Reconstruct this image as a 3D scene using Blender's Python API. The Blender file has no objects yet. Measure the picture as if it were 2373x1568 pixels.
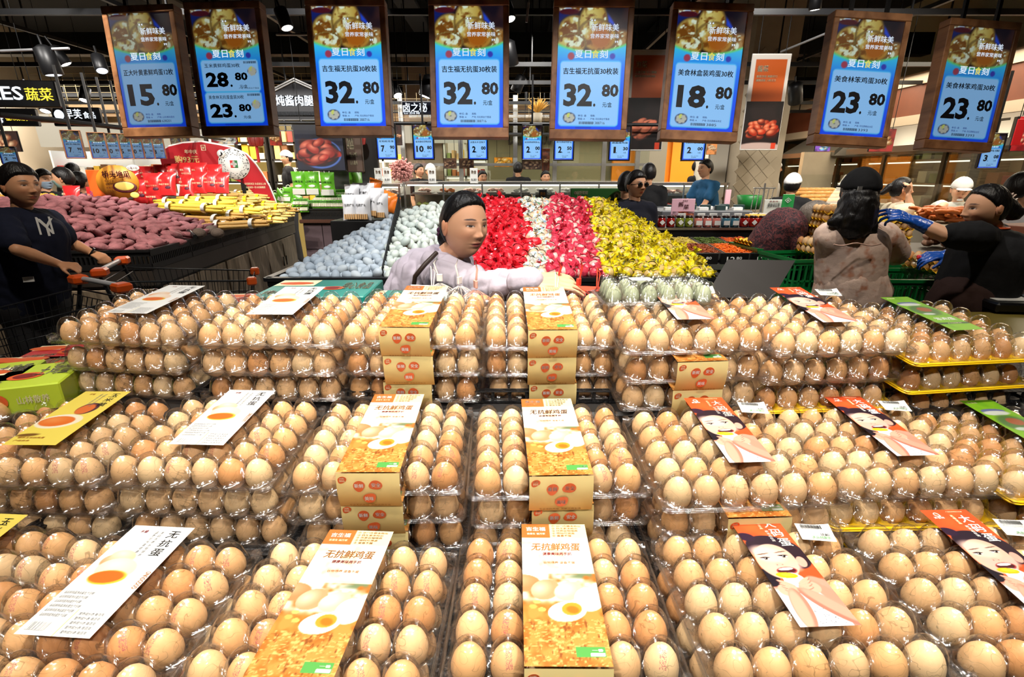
import bpy, bmesh, math, random
import numpy as np
from mathutils import Vector, Matrix
random.seed(7); RNG = np.random.default_rng(7)
S = bpy.context.scene; COL = S.collection
PI = math.pi
# ---------------------------------------------------------------- camera, world, lights, exposure
F, CAMH, HOR = 1150.0, 1.62, 405.0
PITCH = math.atan((784-HOR)/F); CP, SP = math.cos(PITCH), math.sin(PITCH)
cam = bpy.data.cameras.new('camera'); cam.sensor_width = 36; cam.lens = F*36/2373; cam.clip_start = .05; cam.clip_end = 100
co = bpy.data.objects.new('camera', cam); COL.objects.link(co)
co.location = (0, 0, CAMH); co.rotation_euler = (PI/2-PITCH, 0, 0); S.camera = co
W = bpy.data.worlds.new('world'); S.world = W; W.use_nodes = True
W.node_tree.nodes['Background'].inputs[0].default_value = (.9, .93, 1, 1); W.node_tree.nodes['Background'].inputs[1].default_value = .25
S.view_settings.view_transform = 'Standard'; S.view_settings.look = 'None'; S.view_settings.exposure = 0.0; S.view_settings.gamma = 1; S.view_settings.use_curve_mapping = False
c_ = S.cycles
c_.max_bounces = 6; c_.diffuse_bounces = 2; c_.glossy_bounces = 3; c_.transmission_bounces = 4; c_.transparent_max_bounces = 28
c_.caustics_reflective = False; c_.caustics_refractive = False; c_.sample_clamp_indirect = 4; c_.use_denoising = True; c_.use_adaptive_sampling = True; c_.adaptive_threshold = .04
def spot(x, y, z, tx, ty, tz, power, deg=70, col=(1, .95, .88), rad=.05, blend=.6):
    l = bpy.data.lights.new('ceiling_or_fill_spot', 'SPOT'); l.energy = power; l.spot_size = math.radians(deg); l.spot_blend = blend
    l.color = col; l.shadow_soft_size = rad
    o = bpy.data.objects.new('ceiling_or_fill_spot', l); COL.objects.link(o); o.location = (x, y, z)
    o.rotation_euler = (Vector((tx, ty, tz))-Vector((x, y, z))).to_track_quat('-Z', 'Y').to_euler(); return o
def area(x, y, z, sx, sy, power, col=(1, .95, .88), tgt=None):
    l = bpy.data.lights.new('fill_area_light', 'AREA'); l.shape = 'RECTANGLE'; l.size = sx; l.size_y = sy; l.energy = power; l.color = col  # large area lights added as fill, not ceiling fittings
    o = bpy.data.objects.new('fill_area_light', l); COL.objects.link(o); o.location = (x, y, z)
    if tgt: o.rotation_euler = (Vector(tgt)-Vector((x, y, z))).to_track_quat('-Z', 'Y').to_euler()
    return o
WARM = (1, .90, .76); NEUT = (1, .96, .9)
# over the egg boxes
spot(.12, .75, 3.6, .10, .85, 1, 300, 42, (1, .95, .84), .04); spot(.0, .25, 3.6, .05, .6, 1, 175, 62, NEUT, .04)
spot(-.95, .6, 3.6, -.8, .85, 1, 170, 62, WARM, .035); spot(1.25, .6, 3.6, 1.0, .85, 1, 140, 62, (1, .93, .78), .035)
spot(-.8, -.7, 2.9, -.4, 1.0, 1.1, 95, 60, NEUT, .04); spot(.8, -.7, 2.9, .4, 1.0, 1.1, 95, 60, NEUT, .04)  # pair of added fill spots from the camera side, for the box fronts
# over the egg bins and the produce
spot(-.7, 1.5, 3.7, -.7, 2.8, 1.2, 190, 56, (.96, .98, 1)); spot(.6, 1.4, 3.7, .5, 2.8, 1.2, 290, 60, NEUT)
spot(-2.6, 2.4, 3.8, -3.4, 5.2, 1, 520, 60, WARM); spot(-3.4, 4.0, 3.6, -3.6, 6.6, 1.2, 380, 80, NEUT)  # front-side spots added to brighten the left produce area
spot(-1.7, 1.7, 3.6, -3.0, 3.0, 1.2, 150, 50, WARM); spot(.9, 2.9, 3.6, 2.4, 2.7, 1.4, 130, 46, NEUT)  # added fill: first on the man with the cart, second on the worker's face
spot(2.0, 1.6, 3.7, 2.3, 3.2, 1.2, 120, 66, WARM); spot(1.8, 3.6, 3.7, 1.8, 5.2, 1, 260, 80, NEUT); spot(2.6, 4.6, 3.7, 3, 6.5, 1, 240, 90, NEUT)
spot(-1.6, 4.6, 3.7, -2.2, 7.0, 1, 360, 70, NEUT); spot(3.4, 4.0, 3.7, 3.9, 5.8, 1, 320, 80, WARM)
spot(-4.8, 3.6, 3.8, -5, 6.2, 1.4, 260, 70, NEUT); spot(.3, 5.6, 3.7, .2, 8.0, 1.4, 420, 90, NEUT)
area(-.2, 9.2, 3.0, 7, 1.4, 230, NEUT); area(3.6, 9.5, 3.0, 2.2, 1.5, 160, (1, .85, .6))
area(5.4, 6.2, 3.0, .8, 5, 130, (1, .88, .66)); area(-7.5, 10.0, 3.2, 5, 1.5, 320, NEUT); area(-3.8, 9.2, 3.0, 2.4, 1.0, 190, (1, .88, .7))
# ---------------------------------------------------------------- helpers
def pt(px, py, Y):
    u, v = (px-1186.5)/F, (py-784)/F; k = Y/(CP-v*SP)
    return Vector((u*k, Y, CAMH+k*(-SP-v*CP)))
def onz(px, py, Z):
    u, v = (px-1186.5)/F, (py-784)/F; k = (Z-CAMH)/(-SP-v*CP)
    return Vector((u*k, k*(CP-v*SP), Z))
def onx(px, py, X):
    u, v = (px-1186.5)/F, (py-784)/F; k = X/u
    return Vector((X, k*(CP-v*SP), CAMH+k*(-SP-v*CP)))
def scl(px, py, Y):   # metres per pixel there
    return Y/(CP-(py-784)/F*SP)/F
def s2l(c):
    c = np.asarray(c, float)/255.; return np.where(c < .04045, c/12.92, ((c+.055)/1.055)**2.4)
MATS = {}
def nt(name):
    m = bpy.data.materials.new(name); m.use_nodes = True; n = m.node_tree; return m, n, n.nodes['Principled BSDF']
def mat(name, rgb=None, rough=.5, metal=0, emit=0, noise=0, nscale=20, bump=0, bscale=60, alpha=1, coat=0, attr=None, stretch=None, spec=.5, rnd=0):
    """flat procedural material; noise = colour variation, bump = fine relief, attr = colour attribute"""
    if name in MATS: return MATS[name]
    m, t, b = nt(name); N, L = t.nodes, t.links
    b.inputs['Roughness'].default_value = rough; b.inputs['Metallic'].default_value = metal; b.inputs['Specular IOR Level'].default_value = spec
    if coat: b.inputs['Coat Weight'].default_value = coat; b.inputs['Coat Roughness'].default_value = .12
    src = None
    if attr:
        a = N.new('ShaderNodeAttribute'); a.attribute_name = attr; src = a.outputs['Color']
    else:
        lin = s2l(rgb); b.inputs['Base Color'].default_value = (*lin, 1)
    tc = None
    if noise or bump:
        tc = N.new('ShaderNodeTexCoord'); mp = N.new('ShaderNodeMapping'); L.new(tc.outputs['Object'], mp.inputs[0])
        if stretch: mp.inputs['Scale'].default_value = stretch
    if noise or rnd:
        hv = N.new('ShaderNodeHueSaturation')
        if src: L.new(src, hv.inputs['Color'])
        else: hv.inputs['Color'].default_value = (*lin, 1)
        mr = N.new('ShaderNodeMapRange')
        if noise:
            no = N.new('ShaderNodeTexNoise'); no.inputs['Scale'].default_value = nscale; no.inputs['Detail'].default_value = 4; L.new(mp.outputs[0], no.inputs[0]); L.new(no.outputs[0], mr.inputs[0]); mr.inputs[1].default_value = .3; mr.inputs[2].default_value = .7; amp = noise
        else:
            oi = N.new('ShaderNodeObjectInfo'); L.new(oi.outputs['Random'], mr.inputs[0]); amp = rnd
        mr.inputs[3].default_value = 1-amp; mr.inputs[4].default_value = 1+amp
        L.new(mr.outputs[0], hv.inputs['Value']); src = hv.outputs[0]
    if src: L.new(src, b.inputs['Base Color'])
    if bump:
        n2 = N.new('ShaderNodeTexNoise'); n2.inputs['Scale'].default_value = bscale; n2.inputs['Detail'].default_value = 3; L.new(mp.outputs[0], n2.inputs[0])
        bp = N.new('ShaderNodeBump'); bp.inputs['Strength'].default_value = bump; bp.inputs['Distance'].default_value = .01; L.new(n2.outputs[0], bp.inputs['Height']); L.new(bp.outputs[0], b.inputs['Normal'])
    if emit:
        b.inputs['Emission Strength'].default_value = emit
        if src: L.new(src, b.inputs['Emission Color'])
        else: b.inputs['Emission Color'].default_value = (*lin, 1)
        if emit >= .3: b.inputs['Base Color'].default_value = (.02, .02, .02, 1)
        if emit >= .3 and src:
            for l in list(L):
                if l.to_socket == b.inputs['Base Color']: L.remove(l)
    MATS[name] = m; return m
def clearmat(name, tint=(.97, .97, .97), rough=.06, base=.05, edge=.75, crinkle=.25, cs=70, lines=0):
    if name in MATS: return MATS[name]
    m = bpy.data.materials.new(name); m.use_nodes = True; t = m.node_tree; N, L = t.nodes, t.links; N.clear()
    out = N.new('ShaderNodeOutputMaterial'); tr = N.new('ShaderNodeBsdfTransparent'); gl = N.new('ShaderNodeBsdfGlossy'); mx = N.new('ShaderNodeMixShader')
    tr.inputs[0].default_value = (*tint, 1); gl.inputs['Roughness'].default_value = rough; gl.inputs['Color'].default_value = (1, 1, 1, 1)
    lw = N.new('ShaderNodeLayerWeight'); lw.inputs[0].default_value = .5
    pw = N.new('ShaderNodeMath'); pw.operation = 'POWER'; pw.inputs[1].default_value = 3.2; L.new(lw.outputs['Facing'], pw.inputs[0])
    ma = N.new('ShaderNodeMath'); ma.operation = 'MULTIPLY_ADD'; ma.inputs[1].default_value = edge; ma.inputs[2].default_value = base; L.new(pw.outputs[0], ma.inputs[0]); ma.use_clamp = True
    if crinkle:
        tc = N.new('ShaderNodeTexCoord'); no = N.new('ShaderNodeTexNoise'); no.inputs['Scale'].default_value = cs; no.inputs['Detail'].default_value = 2; no.inputs['Distortion'].default_value = 1.2; L.new(tc.outputs['Object'], no.inputs[0])
        bp = N.new('ShaderNodeBump'); bp.inputs['Strength'].default_value = crinkle; bp.inputs['Distance'].default_value = .004; L.new(no.outputs[0], bp.inputs['Height'])
        L.new(bp.outputs[0], gl.inputs['Normal']); L.new(bp.outputs[0], lw.inputs['Normal'])
    if lines:   # dark lines put into the tint, imitating refraction in the wrinkled plastic
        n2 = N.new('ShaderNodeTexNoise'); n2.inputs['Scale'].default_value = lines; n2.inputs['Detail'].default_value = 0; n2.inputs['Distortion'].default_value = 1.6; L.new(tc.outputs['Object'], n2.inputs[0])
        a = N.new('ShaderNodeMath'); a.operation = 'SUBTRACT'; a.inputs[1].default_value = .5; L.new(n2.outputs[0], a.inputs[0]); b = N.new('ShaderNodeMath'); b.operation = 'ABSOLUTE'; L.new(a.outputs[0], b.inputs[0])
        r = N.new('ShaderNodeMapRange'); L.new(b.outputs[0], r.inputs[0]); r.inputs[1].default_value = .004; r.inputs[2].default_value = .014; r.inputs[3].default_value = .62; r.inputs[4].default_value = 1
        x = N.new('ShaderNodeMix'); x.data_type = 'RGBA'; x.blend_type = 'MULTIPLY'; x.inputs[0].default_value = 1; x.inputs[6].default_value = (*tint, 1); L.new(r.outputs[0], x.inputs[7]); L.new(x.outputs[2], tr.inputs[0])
    L.new(ma.outputs[0], mx.inputs[0]); L.new(tr.outputs[0], mx.inputs[1]); L.new(gl.outputs[0], mx.inputs[2]); L.new(mx.outputs[0], out.inputs[0])
    MATS[name] = m; return m
def wood(name, a, b, scale=6, stretch=(1, 1, 12), rough=.5, dist=3):
    if name in MATS: return MATS[name]
    m, t, p = nt(name); N, L = t.nodes, t.links
    tc = N.new('ShaderNodeTexCoord'); mp = N.new('ShaderNodeMapping'); mp.inputs['Scale'].default_value = stretch; L.new(tc.outputs['Object'], mp.inputs[0])
    no = N.new('ShaderNodeTexNoise'); no.inputs['Scale'].default_value = scale; no.inputs['Detail'].default_value = 6; no.inputs['Distortion'].default_value = dist*.2; L.new(mp.outputs[0], no.inputs[0])
    cr = N.new('ShaderNodeValToRGB'); cr.color_ramp.elements[0].position = .35; cr.color_ramp.elements[1].position = .68
    cr.color_ramp.elements[0].color = (*s2l(a), 1); cr.color_ramp.elements[1].color = (*s2l(b), 1)
    L.new(no.outputs[0], cr.inputs[0]); L.new(cr.outputs[0], p.inputs['Base Color']); p.inputs['Roughness'].default_value = rough
    MATS[name] = m; return m
class MB:
    """collects shapes, links them as one mesh object"""
    def __init__(s): s.v = []; s.f = []; s.mi = []; s.sm = []; s.c = []; s.col = (1, 1, 1)
    def add(s, vs, fs, mi=0, smooth=False, M=None, cols=None):
        n = len(s.v)
        for i, v in enumerate(vs):
            v = Vector(v)
            if M is not None: v = M @ v
            s.v.append(tuple(v)); s.c.append(tuple(cols[i]) if cols is not None else s.col)
        for f in fs: s.f.append([i+n for i in f]); s.mi.append(mi); s.sm.append(smooth)
        return s
    def box(s, x0, y0, z0, x1, y1, z1, mi=0, M=None):
        v = [(x, y, z) for z in (z0, z1) for y in (y0, y1) for x in (x0, x1)]
        return s.add(v, [(0, 2, 3, 1), (4, 5, 7, 6), (0, 1, 5, 4), (2, 6, 7, 3), (0, 4, 6, 2), (1, 3, 7, 5)], mi, False, M)
    def cb(s, c, sz, mi=0, M=None):
        return s.box(c[0]-sz[0]/2, c[1]-sz[1]/2, c[2]-sz[2]/2, c[0]+sz[0]/2, c[1]+sz[1]/2, c[2]+sz[2]/2, mi, M)
    def rbox(s, x0, y0, z0, x1, y1, z1, b=.005, mi=0, M=None):   # chamfered box
        X = [(x0, x0+b), (x1, x1-b)]; Y = [(y0, y0+b), (y1, y1-b)]; Z = [(z0, z0+b), (z1, z1-b)]; vs = []
        for iz in (0, 1):
            for iy in (0, 1):
                for ix in (0, 1): vs += [(X[ix][0], Y[iy][1], Z[iz][1]), (X[ix][1], Y[iy][0], Z[iz][1]), (X[ix][1], Y[iy][1], Z[iz][0])]
        bm = bmesh.new(); [bm.verts.new(v) for v in vs]; bmesh.ops.convex_hull(bm, input=list(bm.verts)); bm.verts.index_update()
        s.add([v.co.copy() for v in bm.verts], [[v.index for v in f.verts] for f in bm.faces], mi, False, M); bm.free(); return s
    def tube(s, pts, r, n=8, mi=0, M=None, caps=True, smooth=True):
        pts = [Vector(p) for p in pts]; rs = r if isinstance(r, (list, tuple)) else [r]*len(pts); vs = []; fs = []
        up = None
        for i, p in enumerate(pts):
            d = (pts[min(i+1, len(pts)-1)]-pts[max(i-1, 0)]).normalized()
            if up is None: up = Vector((0, 0, 1)) if abs(d.z) < .9 else Vector((1, 0, 0))
            a = d.cross(up).normalized(); b = a.cross(d).normalized(); up = b
            for k in range(n):
                t = 2*PI*k/n; vs.append(p+(a*math.cos(t)+b*math.sin(t))*rs[i])
        for i in range(len(pts)-1):
            for k in range(n): k2 = (k+1) % n; fs.append((i*n+k, i*n+k2, (i+1)*n+k2, (i+1)*n+k))
        s.add(vs, fs, mi, smooth, M)
        if caps: s.add(vs, [tuple(range(n-1, -1, -1)), tuple(range((len(pts)-1)*n, len(pts)*n))], mi, False, M)
        return s
    def lathe(s, prof, n=16, mi=0, M=None, smooth=True, cap=True):
        vs = []; fs = []
        for r, z in prof:
            for k in range(n): t = 2*PI*k/n; vs.append((r*math.cos(t), r*math.sin(t), z))
        for i in range(len(prof)-1):
            for k in range(n): k2 = (k+1) % n; fs.append((i*n+k, i*n+k2, (i+1)*n+k2, (i+1)*n+k))
        if cap: fs += [tuple(range(n-1, -1, -1)), tuple(range((len(prof)-1)*n, len(prof)*n))]
        return s.add(vs, fs, mi, smooth, M)
    def ell(s, c, r, nu=12, nv=8, mi=0, M=None, fn=None):
        vs = [(0, 0, -1)]+[(math.cos(2*PI*i/nu)*math.sin(PI*j/nv), math.sin(2*PI*i/nu)*math.sin(PI*j/nv), -math.cos(PI*j/nv)) for j in range(1, nv) for i in range(nu)]+[(0, 0, 1)]
        if fn: vs = [fn(v) for v in vs]
        vs = [(c[0]+v[0]*r[0], c[1]+v[1]*r[1], c[2]+v[2]*r[2]) for v in vs]
        fs = [(0, 1+(i+1) % nu, 1+i) for i in range(nu)]
        for j in range(nv-2):
            for i in range(nu): a = 1+j*nu; fs.append((a+i, a+(i+1) % nu, a+nu+(i+1) % nu, a+nu+i))
        e = len(vs)-1; a = 1+(nv-2)*nu; fs += [(e, a+i, a+(i+1) % nu) for i in range(nu)]
        return s.add(vs, fs, mi, True, M)
    def prism(s, poly, z0, z1, mi=0, M=None, smooth=False):
        n = len(poly); vs = [(x, y, z0) for x, y in poly]+[(x, y, z1) for x, y in poly]
        return s.add(vs, [tuple(range(n-1, -1, -1)), tuple(range(n, 2*n))]+[(i, (i+1) % n, n+(i+1) % n, n+i) for i in range(n)], mi, smooth, M)
    def grid(s, P, mi=0, smooth=True, M=None, cols=None):   # P: (ny, nx, 3)
        ny, nx = P.shape[:2]; n = np.arange(ny*nx).reshape(ny, nx)
        fs = np.stack([n[:-1, :-1], n[:-1, 1:], n[1:, 1:], n[1:, :-1]], -1).reshape(-1, 4)
        return s.add([tuple(q) for q in P.reshape(-1, 3)], [list(map(int, f)) for f in fs], mi, smooth, M, None if cols is None else cols.reshape(-1, 3))
    def mesh(s, name, mats, col=False):
        me = bpy.data.meshes.new(name); me.from_pydata(s.v, [], s.f)
        for m in (mats if isinstance(mats, (list, tuple)) else [mats]): me.materials.append(m)
        me.polygons.foreach_set('material_index', s.mi); me.polygons.foreach_set('use_smooth', s.sm)
        if col:
            a = me.color_attributes.new('Col', 'FLOAT_COLOR', 'POINT'); arr = np.ones((len(s.v), 4)); arr[:, :3] = np.array(s.c); a.data.foreach_set('color', arr.ravel())
        me.update(); return me
    def obj(s, name, mats, parent=None, loc=(0, 0, 0), rot=(0, 0, 0), col=False):
        return ob(name, s.mesh(name, mats, col), parent, loc, rot)
def ob(name, me, parent=None, loc=(0, 0, 0), rot=(0, 0, 0), sc=None):
    o = bpy.data.objects.new(name, me); COL.objects.link(o); o.parent = parent; o.location = loc; o.rotation_euler = rot
    if sc is not None: o.scale = (sc, sc, sc) if isinstance(sc, (int, float)) else sc
    return o
def tag(o, label=None, cat=None, group=None, kind=None):
    if label: o['label'] = label
    if cat: o['category'] = cat
    if group: o['group'] = group
    if kind: o['kind'] = kind
    return o
def thing(name, label, cat, loc=(0, 0, 0), rot=(0, 0, 0), group=None, sc=None):
    return tag(ob(name, None, None, loc, rot, sc), label, cat, group)
def nth(n): return ['zeroth', 'first', 'second', 'third', 'fourth', 'fifth', 'sixth', 'seventh', 'eighth', 'ninth', 'tenth'][n] if n < 11 else '%d%s' % (n, 'th' if 10 < n % 100 < 14 else {1: 'st', 2: 'nd', 3: 'rd'}.get(n % 10, 'th'))
# ---- lettering: glyph outlines of Blender's own font as flat mesh, fitted to a rectangle
_G = {}
def glyphs(s, off=0.0):
    k = (s, off)
    if k not in _G:
        c = bpy.data.curves.new('t', 'FONT'); c.body = s; c.resolution_u = 2; c.offset = off
        o = bpy.data.objects.new('t', c); COL.objects.link(o)
        me = bpy.data.meshes.new_from_object(o.evaluated_get(bpy.context.evaluated_depsgraph_get()))
        v = np.array([tuple(x.co) for x in me.vertices]) if len(me.vertices) else np.zeros((0, 3)); f = [list(p.vertices) for p in me.polygons]
        bpy.data.objects.remove(o); bpy.data.curves.remove(c); bpy.data.meshes.remove(me); _G[k] = (v, f)
    return _G[k]
def text(mb, s, x0, y0, x1, y1, mi=0, M=None, off=.012, rot=0, z=0, shear=0):
    """fits s in the rectangle (x right, y up)"""
    cjk = any(ord(ch) > 0x2000 for ch in s)
    v, f = glyphs(s, 0 if cjk else off)
    if not len(v): return
    if cjk and off > .005:   # bolder strokes: the outline again, a hair to each side
        d = min(off*1.1, .026); n = len(v); v = np.concatenate([v+[dx, dy, 0] for dx, dy in ((-d, -d*.4), (0, d*.5), (d, -d*.1))]); f = [[i+n*k for i in q] for k in range(3) for q in f]
    a, b = v[:, :2].min(0), v[:, :2].max(0); w = (v[:, :2]-a)/np.maximum(b-a, 1e-6)-.5
    W_, H_ = x1-x0, y1-y0; p = w*[W_, H_]
    p[:, 0] += shear*p[:, 1]
    c, sn = math.cos(rot), math.sin(rot); q = np.stack([p[:, 0]*c-p[:, 1]*sn+(x0+x1)/2, p[:, 0]*sn+p[:, 1]*c+(y0+y1)/2, np.full(len(p), z)], -1)
    mb.add([tuple(r) for r in q], f, mi, False, M)
def vtext(mb, s, cx, y0, w, h, gap=.1, **k):   # vertical column from the top
    for i, ch in enumerate(s): text(mb, ch, cx-w/2, y0-(i+1)*h-i*h*gap, cx+w/2, y0-i*h*(1+gap), **k)
# ---- painting flat print on a fine grid (colours only, as vertex colours)
def noise2(X, Y, f, seed):
    r = np.random.default_rng(seed); L = r.random((64, 64)); x, y = X*f, Y*f; xi, yi = np.floor(x).astype(int), np.floor(y).astype(int); fx, fy = x-xi, y-yi
    fx, fy = fx*fx*(3-2*fx), fy*fy*(3-2*fy); g = lambda a, b: L[b % 64, a % 64]
    return (g(xi, yi)*(1-fx)+g(xi+1, yi)*fx)*(1-fy)+(g(xi, yi+1)*(1-fx)+g(xi+1, yi+1)*fx)*fy
class Paint:
    def __init__(s, nx, ny, asp, bg):
        s.u, s.v = np.meshgrid(np.linspace(0, 1, nx+1), np.linspace(0, 1, ny+1)); s.asp = asp; s.i = np.ones(s.u.shape+(3,))*np.array(bg, float)
    def mix(s, m, c):
        m = np.clip(m, 0, 1)[..., None]; s.i = s.i*(1-m)+np.array(c, float)*m
    def ell(s, cx, cy, rx, ry, c, rot=0, soft=.06, hi=None):   # rx, ry both in widths of the print; cy in heights
        x, y = s.u-cx, (s.v-cy)*s.asp; a, b = math.cos(rot), math.sin(rot); X, Y = x*a+y*b, -x*b+y*a
        d = np.sqrt((X/rx)**2+(Y/ry)**2); m = (1-d)/soft+.5
        s.mix(m, c)
        if hi is not None: s.mix(np.clip(m, 0, 1)*np.clip(1.1-np.sqrt(((X+rx*.3)/rx)**2+((Y+ry*.35)/ry)**2)*1.1, 0, 1), hi)
    def rect(s, x0, y0, x1, y1, c, r=0, soft=.004):
        if r:
            cx, cy = (x0+x1)/2, (y0+y1)/2; qx = np.abs(s.u-cx)-(x1-x0)/2+r; qy = (np.abs(s.v-cy)-(y1-y0)/2)*s.asp+r
            d = np.hypot(np.maximum(qx, 0), np.maximum(qy, 0))+np.minimum(np.maximum(qx, qy), 0)-r; s.mix(-d/soft/2+.5, c)
        else: s.mix((s.u >= x0) & (s.u <= x1) & (s.v >= y0) & (s.v <= y1), c)
    def nz(s, f, seed, c, lo=.5, hi=.7, m=1, fy=None):
        n = noise2(s.u, s.v*s.asp*(fy or 1), f, seed)*.65+noise2(s.u, s.v*s.asp*(fy or 1), f*2.3, seed+1)*.35; s.mix((n-lo)/(hi-lo)*m, c)
    def into(s, mb, w, h, z=0, mi=0, fn=None):
        P = np.stack([(s.u-.5)*w, (.5-s.v)*h, np.full(s.u.shape, z)], -1)
        if fn: P = fn(s.u, s.v)
        P = P[::-1]; mb.grid(P, mi, False, None, s2l(s.i[::-1]))
PRINT = mat('printed card', attr='Col', rough=.4, spec=.35, rnd=.001)
for n_ in PRINT.node_tree.nodes:
    if n_.type == 'MAP_RANGE': n_.inputs[3].default_value = n_.inputs[4].default_value = .64
SCREEN = mat('lit display', attr='Col', rough=.3, emit=1.0)
INK = {k: mat('ink '+k, v, rough=.5) for k, v in dict(white=(232, 232, 228), black=(25, 22, 22), gold=(150, 92, 20), orange=(214, 92, 40), cream=(250, 240, 200), red=(190, 30, 30), grey=(120, 120, 120), green=(60, 150, 60), darkred=(120, 20, 20)).items()}
# ================================================================ egg boxes
PITCHE = .048
def egg_mesh(i, n=20, m=12):
    mb = MB(); w = .0220+RNG.uniform(-.0007, .0009); h = .0285+RNG.uniform(-.001, .001)
    base = np.array([(238, 191, 137), (231, 177, 119), (245, 209, 158), (240, 197, 145), (221, 159, 102), (235, 184, 128)][i % 6]); mb.col = tuple(s2l(base))
    fn = lambda v: (v[0]*(1-.12*v[2]), v[1]*(1-.12*v[2]), v[2])
    mb.ell((0, 0, 0), (w, w, h), n, m, fn=fn); return mb
EGG = mat('egg shell', attr='Col', rough=.5, rnd=.09, spec=.35, bump=.06, bscale=900)
EGG_ST = mat('egg shell of the lower layers', attr='Col', rough=.5, spec=.35)
def stamped():   # the pink stamp some eggs carry
    m = EGG.copy(); m.name = 'stamped egg shell'; t = m.node_tree; N, L = t.nodes, t.links; b = N['Principled BSDF']; src = b.inputs['Base Color'].links[0].from_socket
    tc = N.new('ShaderNodeTexCoord'); sep = N.new('ShaderNodeSeparateXYZ'); L.new(tc.outputs['Object'], sep.inputs[0])
    def band(o, c, h):
        a = N.new('ShaderNodeMath'); a.operation = 'SUBTRACT'; a.inputs[1].default_value = c; L.new(o, a.inputs[0]); d = N.new('ShaderNodeMath'); d.operation = 'ABSOLUTE'; L.new(a.outputs[0], d.inputs[0])
        e = N.new('ShaderNodeMath'); e.operation = 'LESS_THAN'; e.inputs[1].default_value = h; L.new(d.outputs[0], e.inputs[0]); return e.outputs[0]
    mu = lambda a, c: (lambda n: (setattr(n, 'operation', 'MULTIPLY'), L.new(a, n.inputs[0]), L.new(c, n.inputs[1]) if not isinstance(c, float) else setattr(n.inputs[1], 'default_value', c), n.outputs[0])[-1])(N.new('ShaderNodeMath'))
    yes = mu(mu(band(sep.outputs[0], 0, .0042), band(sep.outputs[1], -.009, .0095)), band(sep.outputs[2], .03, .03))
    no = N.new('ShaderNodeTexNoise'); no.inputs['Scale'].default_value = 900; L.new(tc.outputs['Object'], no.inputs[0]); g = N.new('ShaderNodeMath'); g.operation = 'GREATER_THAN'; g.inputs[1].default_value = .52; L.new(no.outputs[0], g.inputs[0])
    f = mu(mu(yes, g.outputs[0]), .75); mx = N.new('ShaderNodeMix'); mx.data_type = 'RGBA'; L.new(f, mx.inputs[0]); L.new(src, mx.inputs[6]); mx.inputs[7].default_value = (*s2l((190, 80, 100)), 1); L.new(mx.outputs[2], b.inputs['Base Color']); return m
EGG_STAMP = stamped()
egg_mb = [egg_mesh(i) for i in range(6)]
egg_low = [egg_mesh(i, 12, 8) for i in range(6)]
egg_me = [m.mesh('egg', EGG, True) for m in egg_mb]+[m.mesh('egg', EGG_STAMP, True) for m in egg_mb]
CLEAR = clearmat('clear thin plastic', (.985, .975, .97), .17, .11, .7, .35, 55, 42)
CLEARB = clearmat('clear thin plastic tray', (.985, .975, .97), .17, .09, .6, .35, 60)
RIMM = clearmat('clear plastic rim', (.95, .95, .95), .15, .12, .5, .2, 90)
YEL = mat('yellow plastic', (248, 200, 20), .35, coat=.3)
def boxgrid(fn, k=10, pad=.009):
    a = [-.144-pad]+list(np.linspace(-.144, .144, 6*k+1))+[.144+pad]; b = [-.120-pad]+list(np.linspace(-.120, .120, 5*k+1))+[.120+pad]
    X, Y = np.meshgrid(a, b); cx = (np.floor(np.clip((X+.144)/PITCHE, 0, 5.999))+.5)*PITCHE-.144; cy = (np.floor(np.clip((Y+.12)/PITCHE, 0, 4.999))+.5)*PITCHE-.12
    r = np.hypot(X-cx, Y-cy); inside = (np.abs(X) < .1441) & (np.abs(Y) < .1201); return np.stack([X, Y, np.where(inside, fn(r, X, Y), -.007)], -1)
def lidf(r, X, Y):
    q = np.clip(r/.0245, 0, 1); return -.006+.0425*np.clip(1-q**2.8, 0, 1)**.5
def basef(r, X, Y):
    q = np.clip(r/.024, 0, 1); return -.008-.0225*np.clip(1-q**2.6, 0, 1)**.6
def rim(mb, z, mi=0, r=.0014, pad=.009):
    c = []; w, h, rr = .144+pad, .12+pad, .014
    for sx, sy, a0 in ((1, 1, 0), (-1, 1, 90), (-1, -1, 180), (1, -1, 270)):
        for a in range(0, 91, 30): t = math.radians(a0+a); c.append((sx*(w-rr)+rr*math.cos(t), sy*(h-rr)+rr*math.sin(t), z))
    c.append(c[0]); mb.tube(c, r, 6, mi, caps=False); c2 = [(x*1.012, y*1.014, z-.003) for x, y, z in c]; mb.tube(c2, r*.8, 6, mi, caps=False)
lid = MB(); lid.grid(boxgrid(lidf)); rim(lid, -.0055, 1)
for cx in (-.148, .148):   # corner latches
    for cy in (-.118, .118): lid.rbox(cx-.006, cy-.008, -.006, cx+.006, cy+.008, .004, .002)
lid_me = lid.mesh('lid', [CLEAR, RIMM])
base = MB(); base.grid(boxgrid(basef)); rim(base, -.0085, 1); base_me = base.mesh('tray', [CLEARB, RIMM])
yb = MB(); yb.grid(boxgrid(lambda r, X, Y: -.010-.022*np.clip(1-np.clip(r/.0235, 0, 1)**2.2, 0, 1)**.8, 8, .012)); rim(yb, -.0085, 0, .002, .012)
yb_me = yb.mesh('yellow_tray', YEL)
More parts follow.
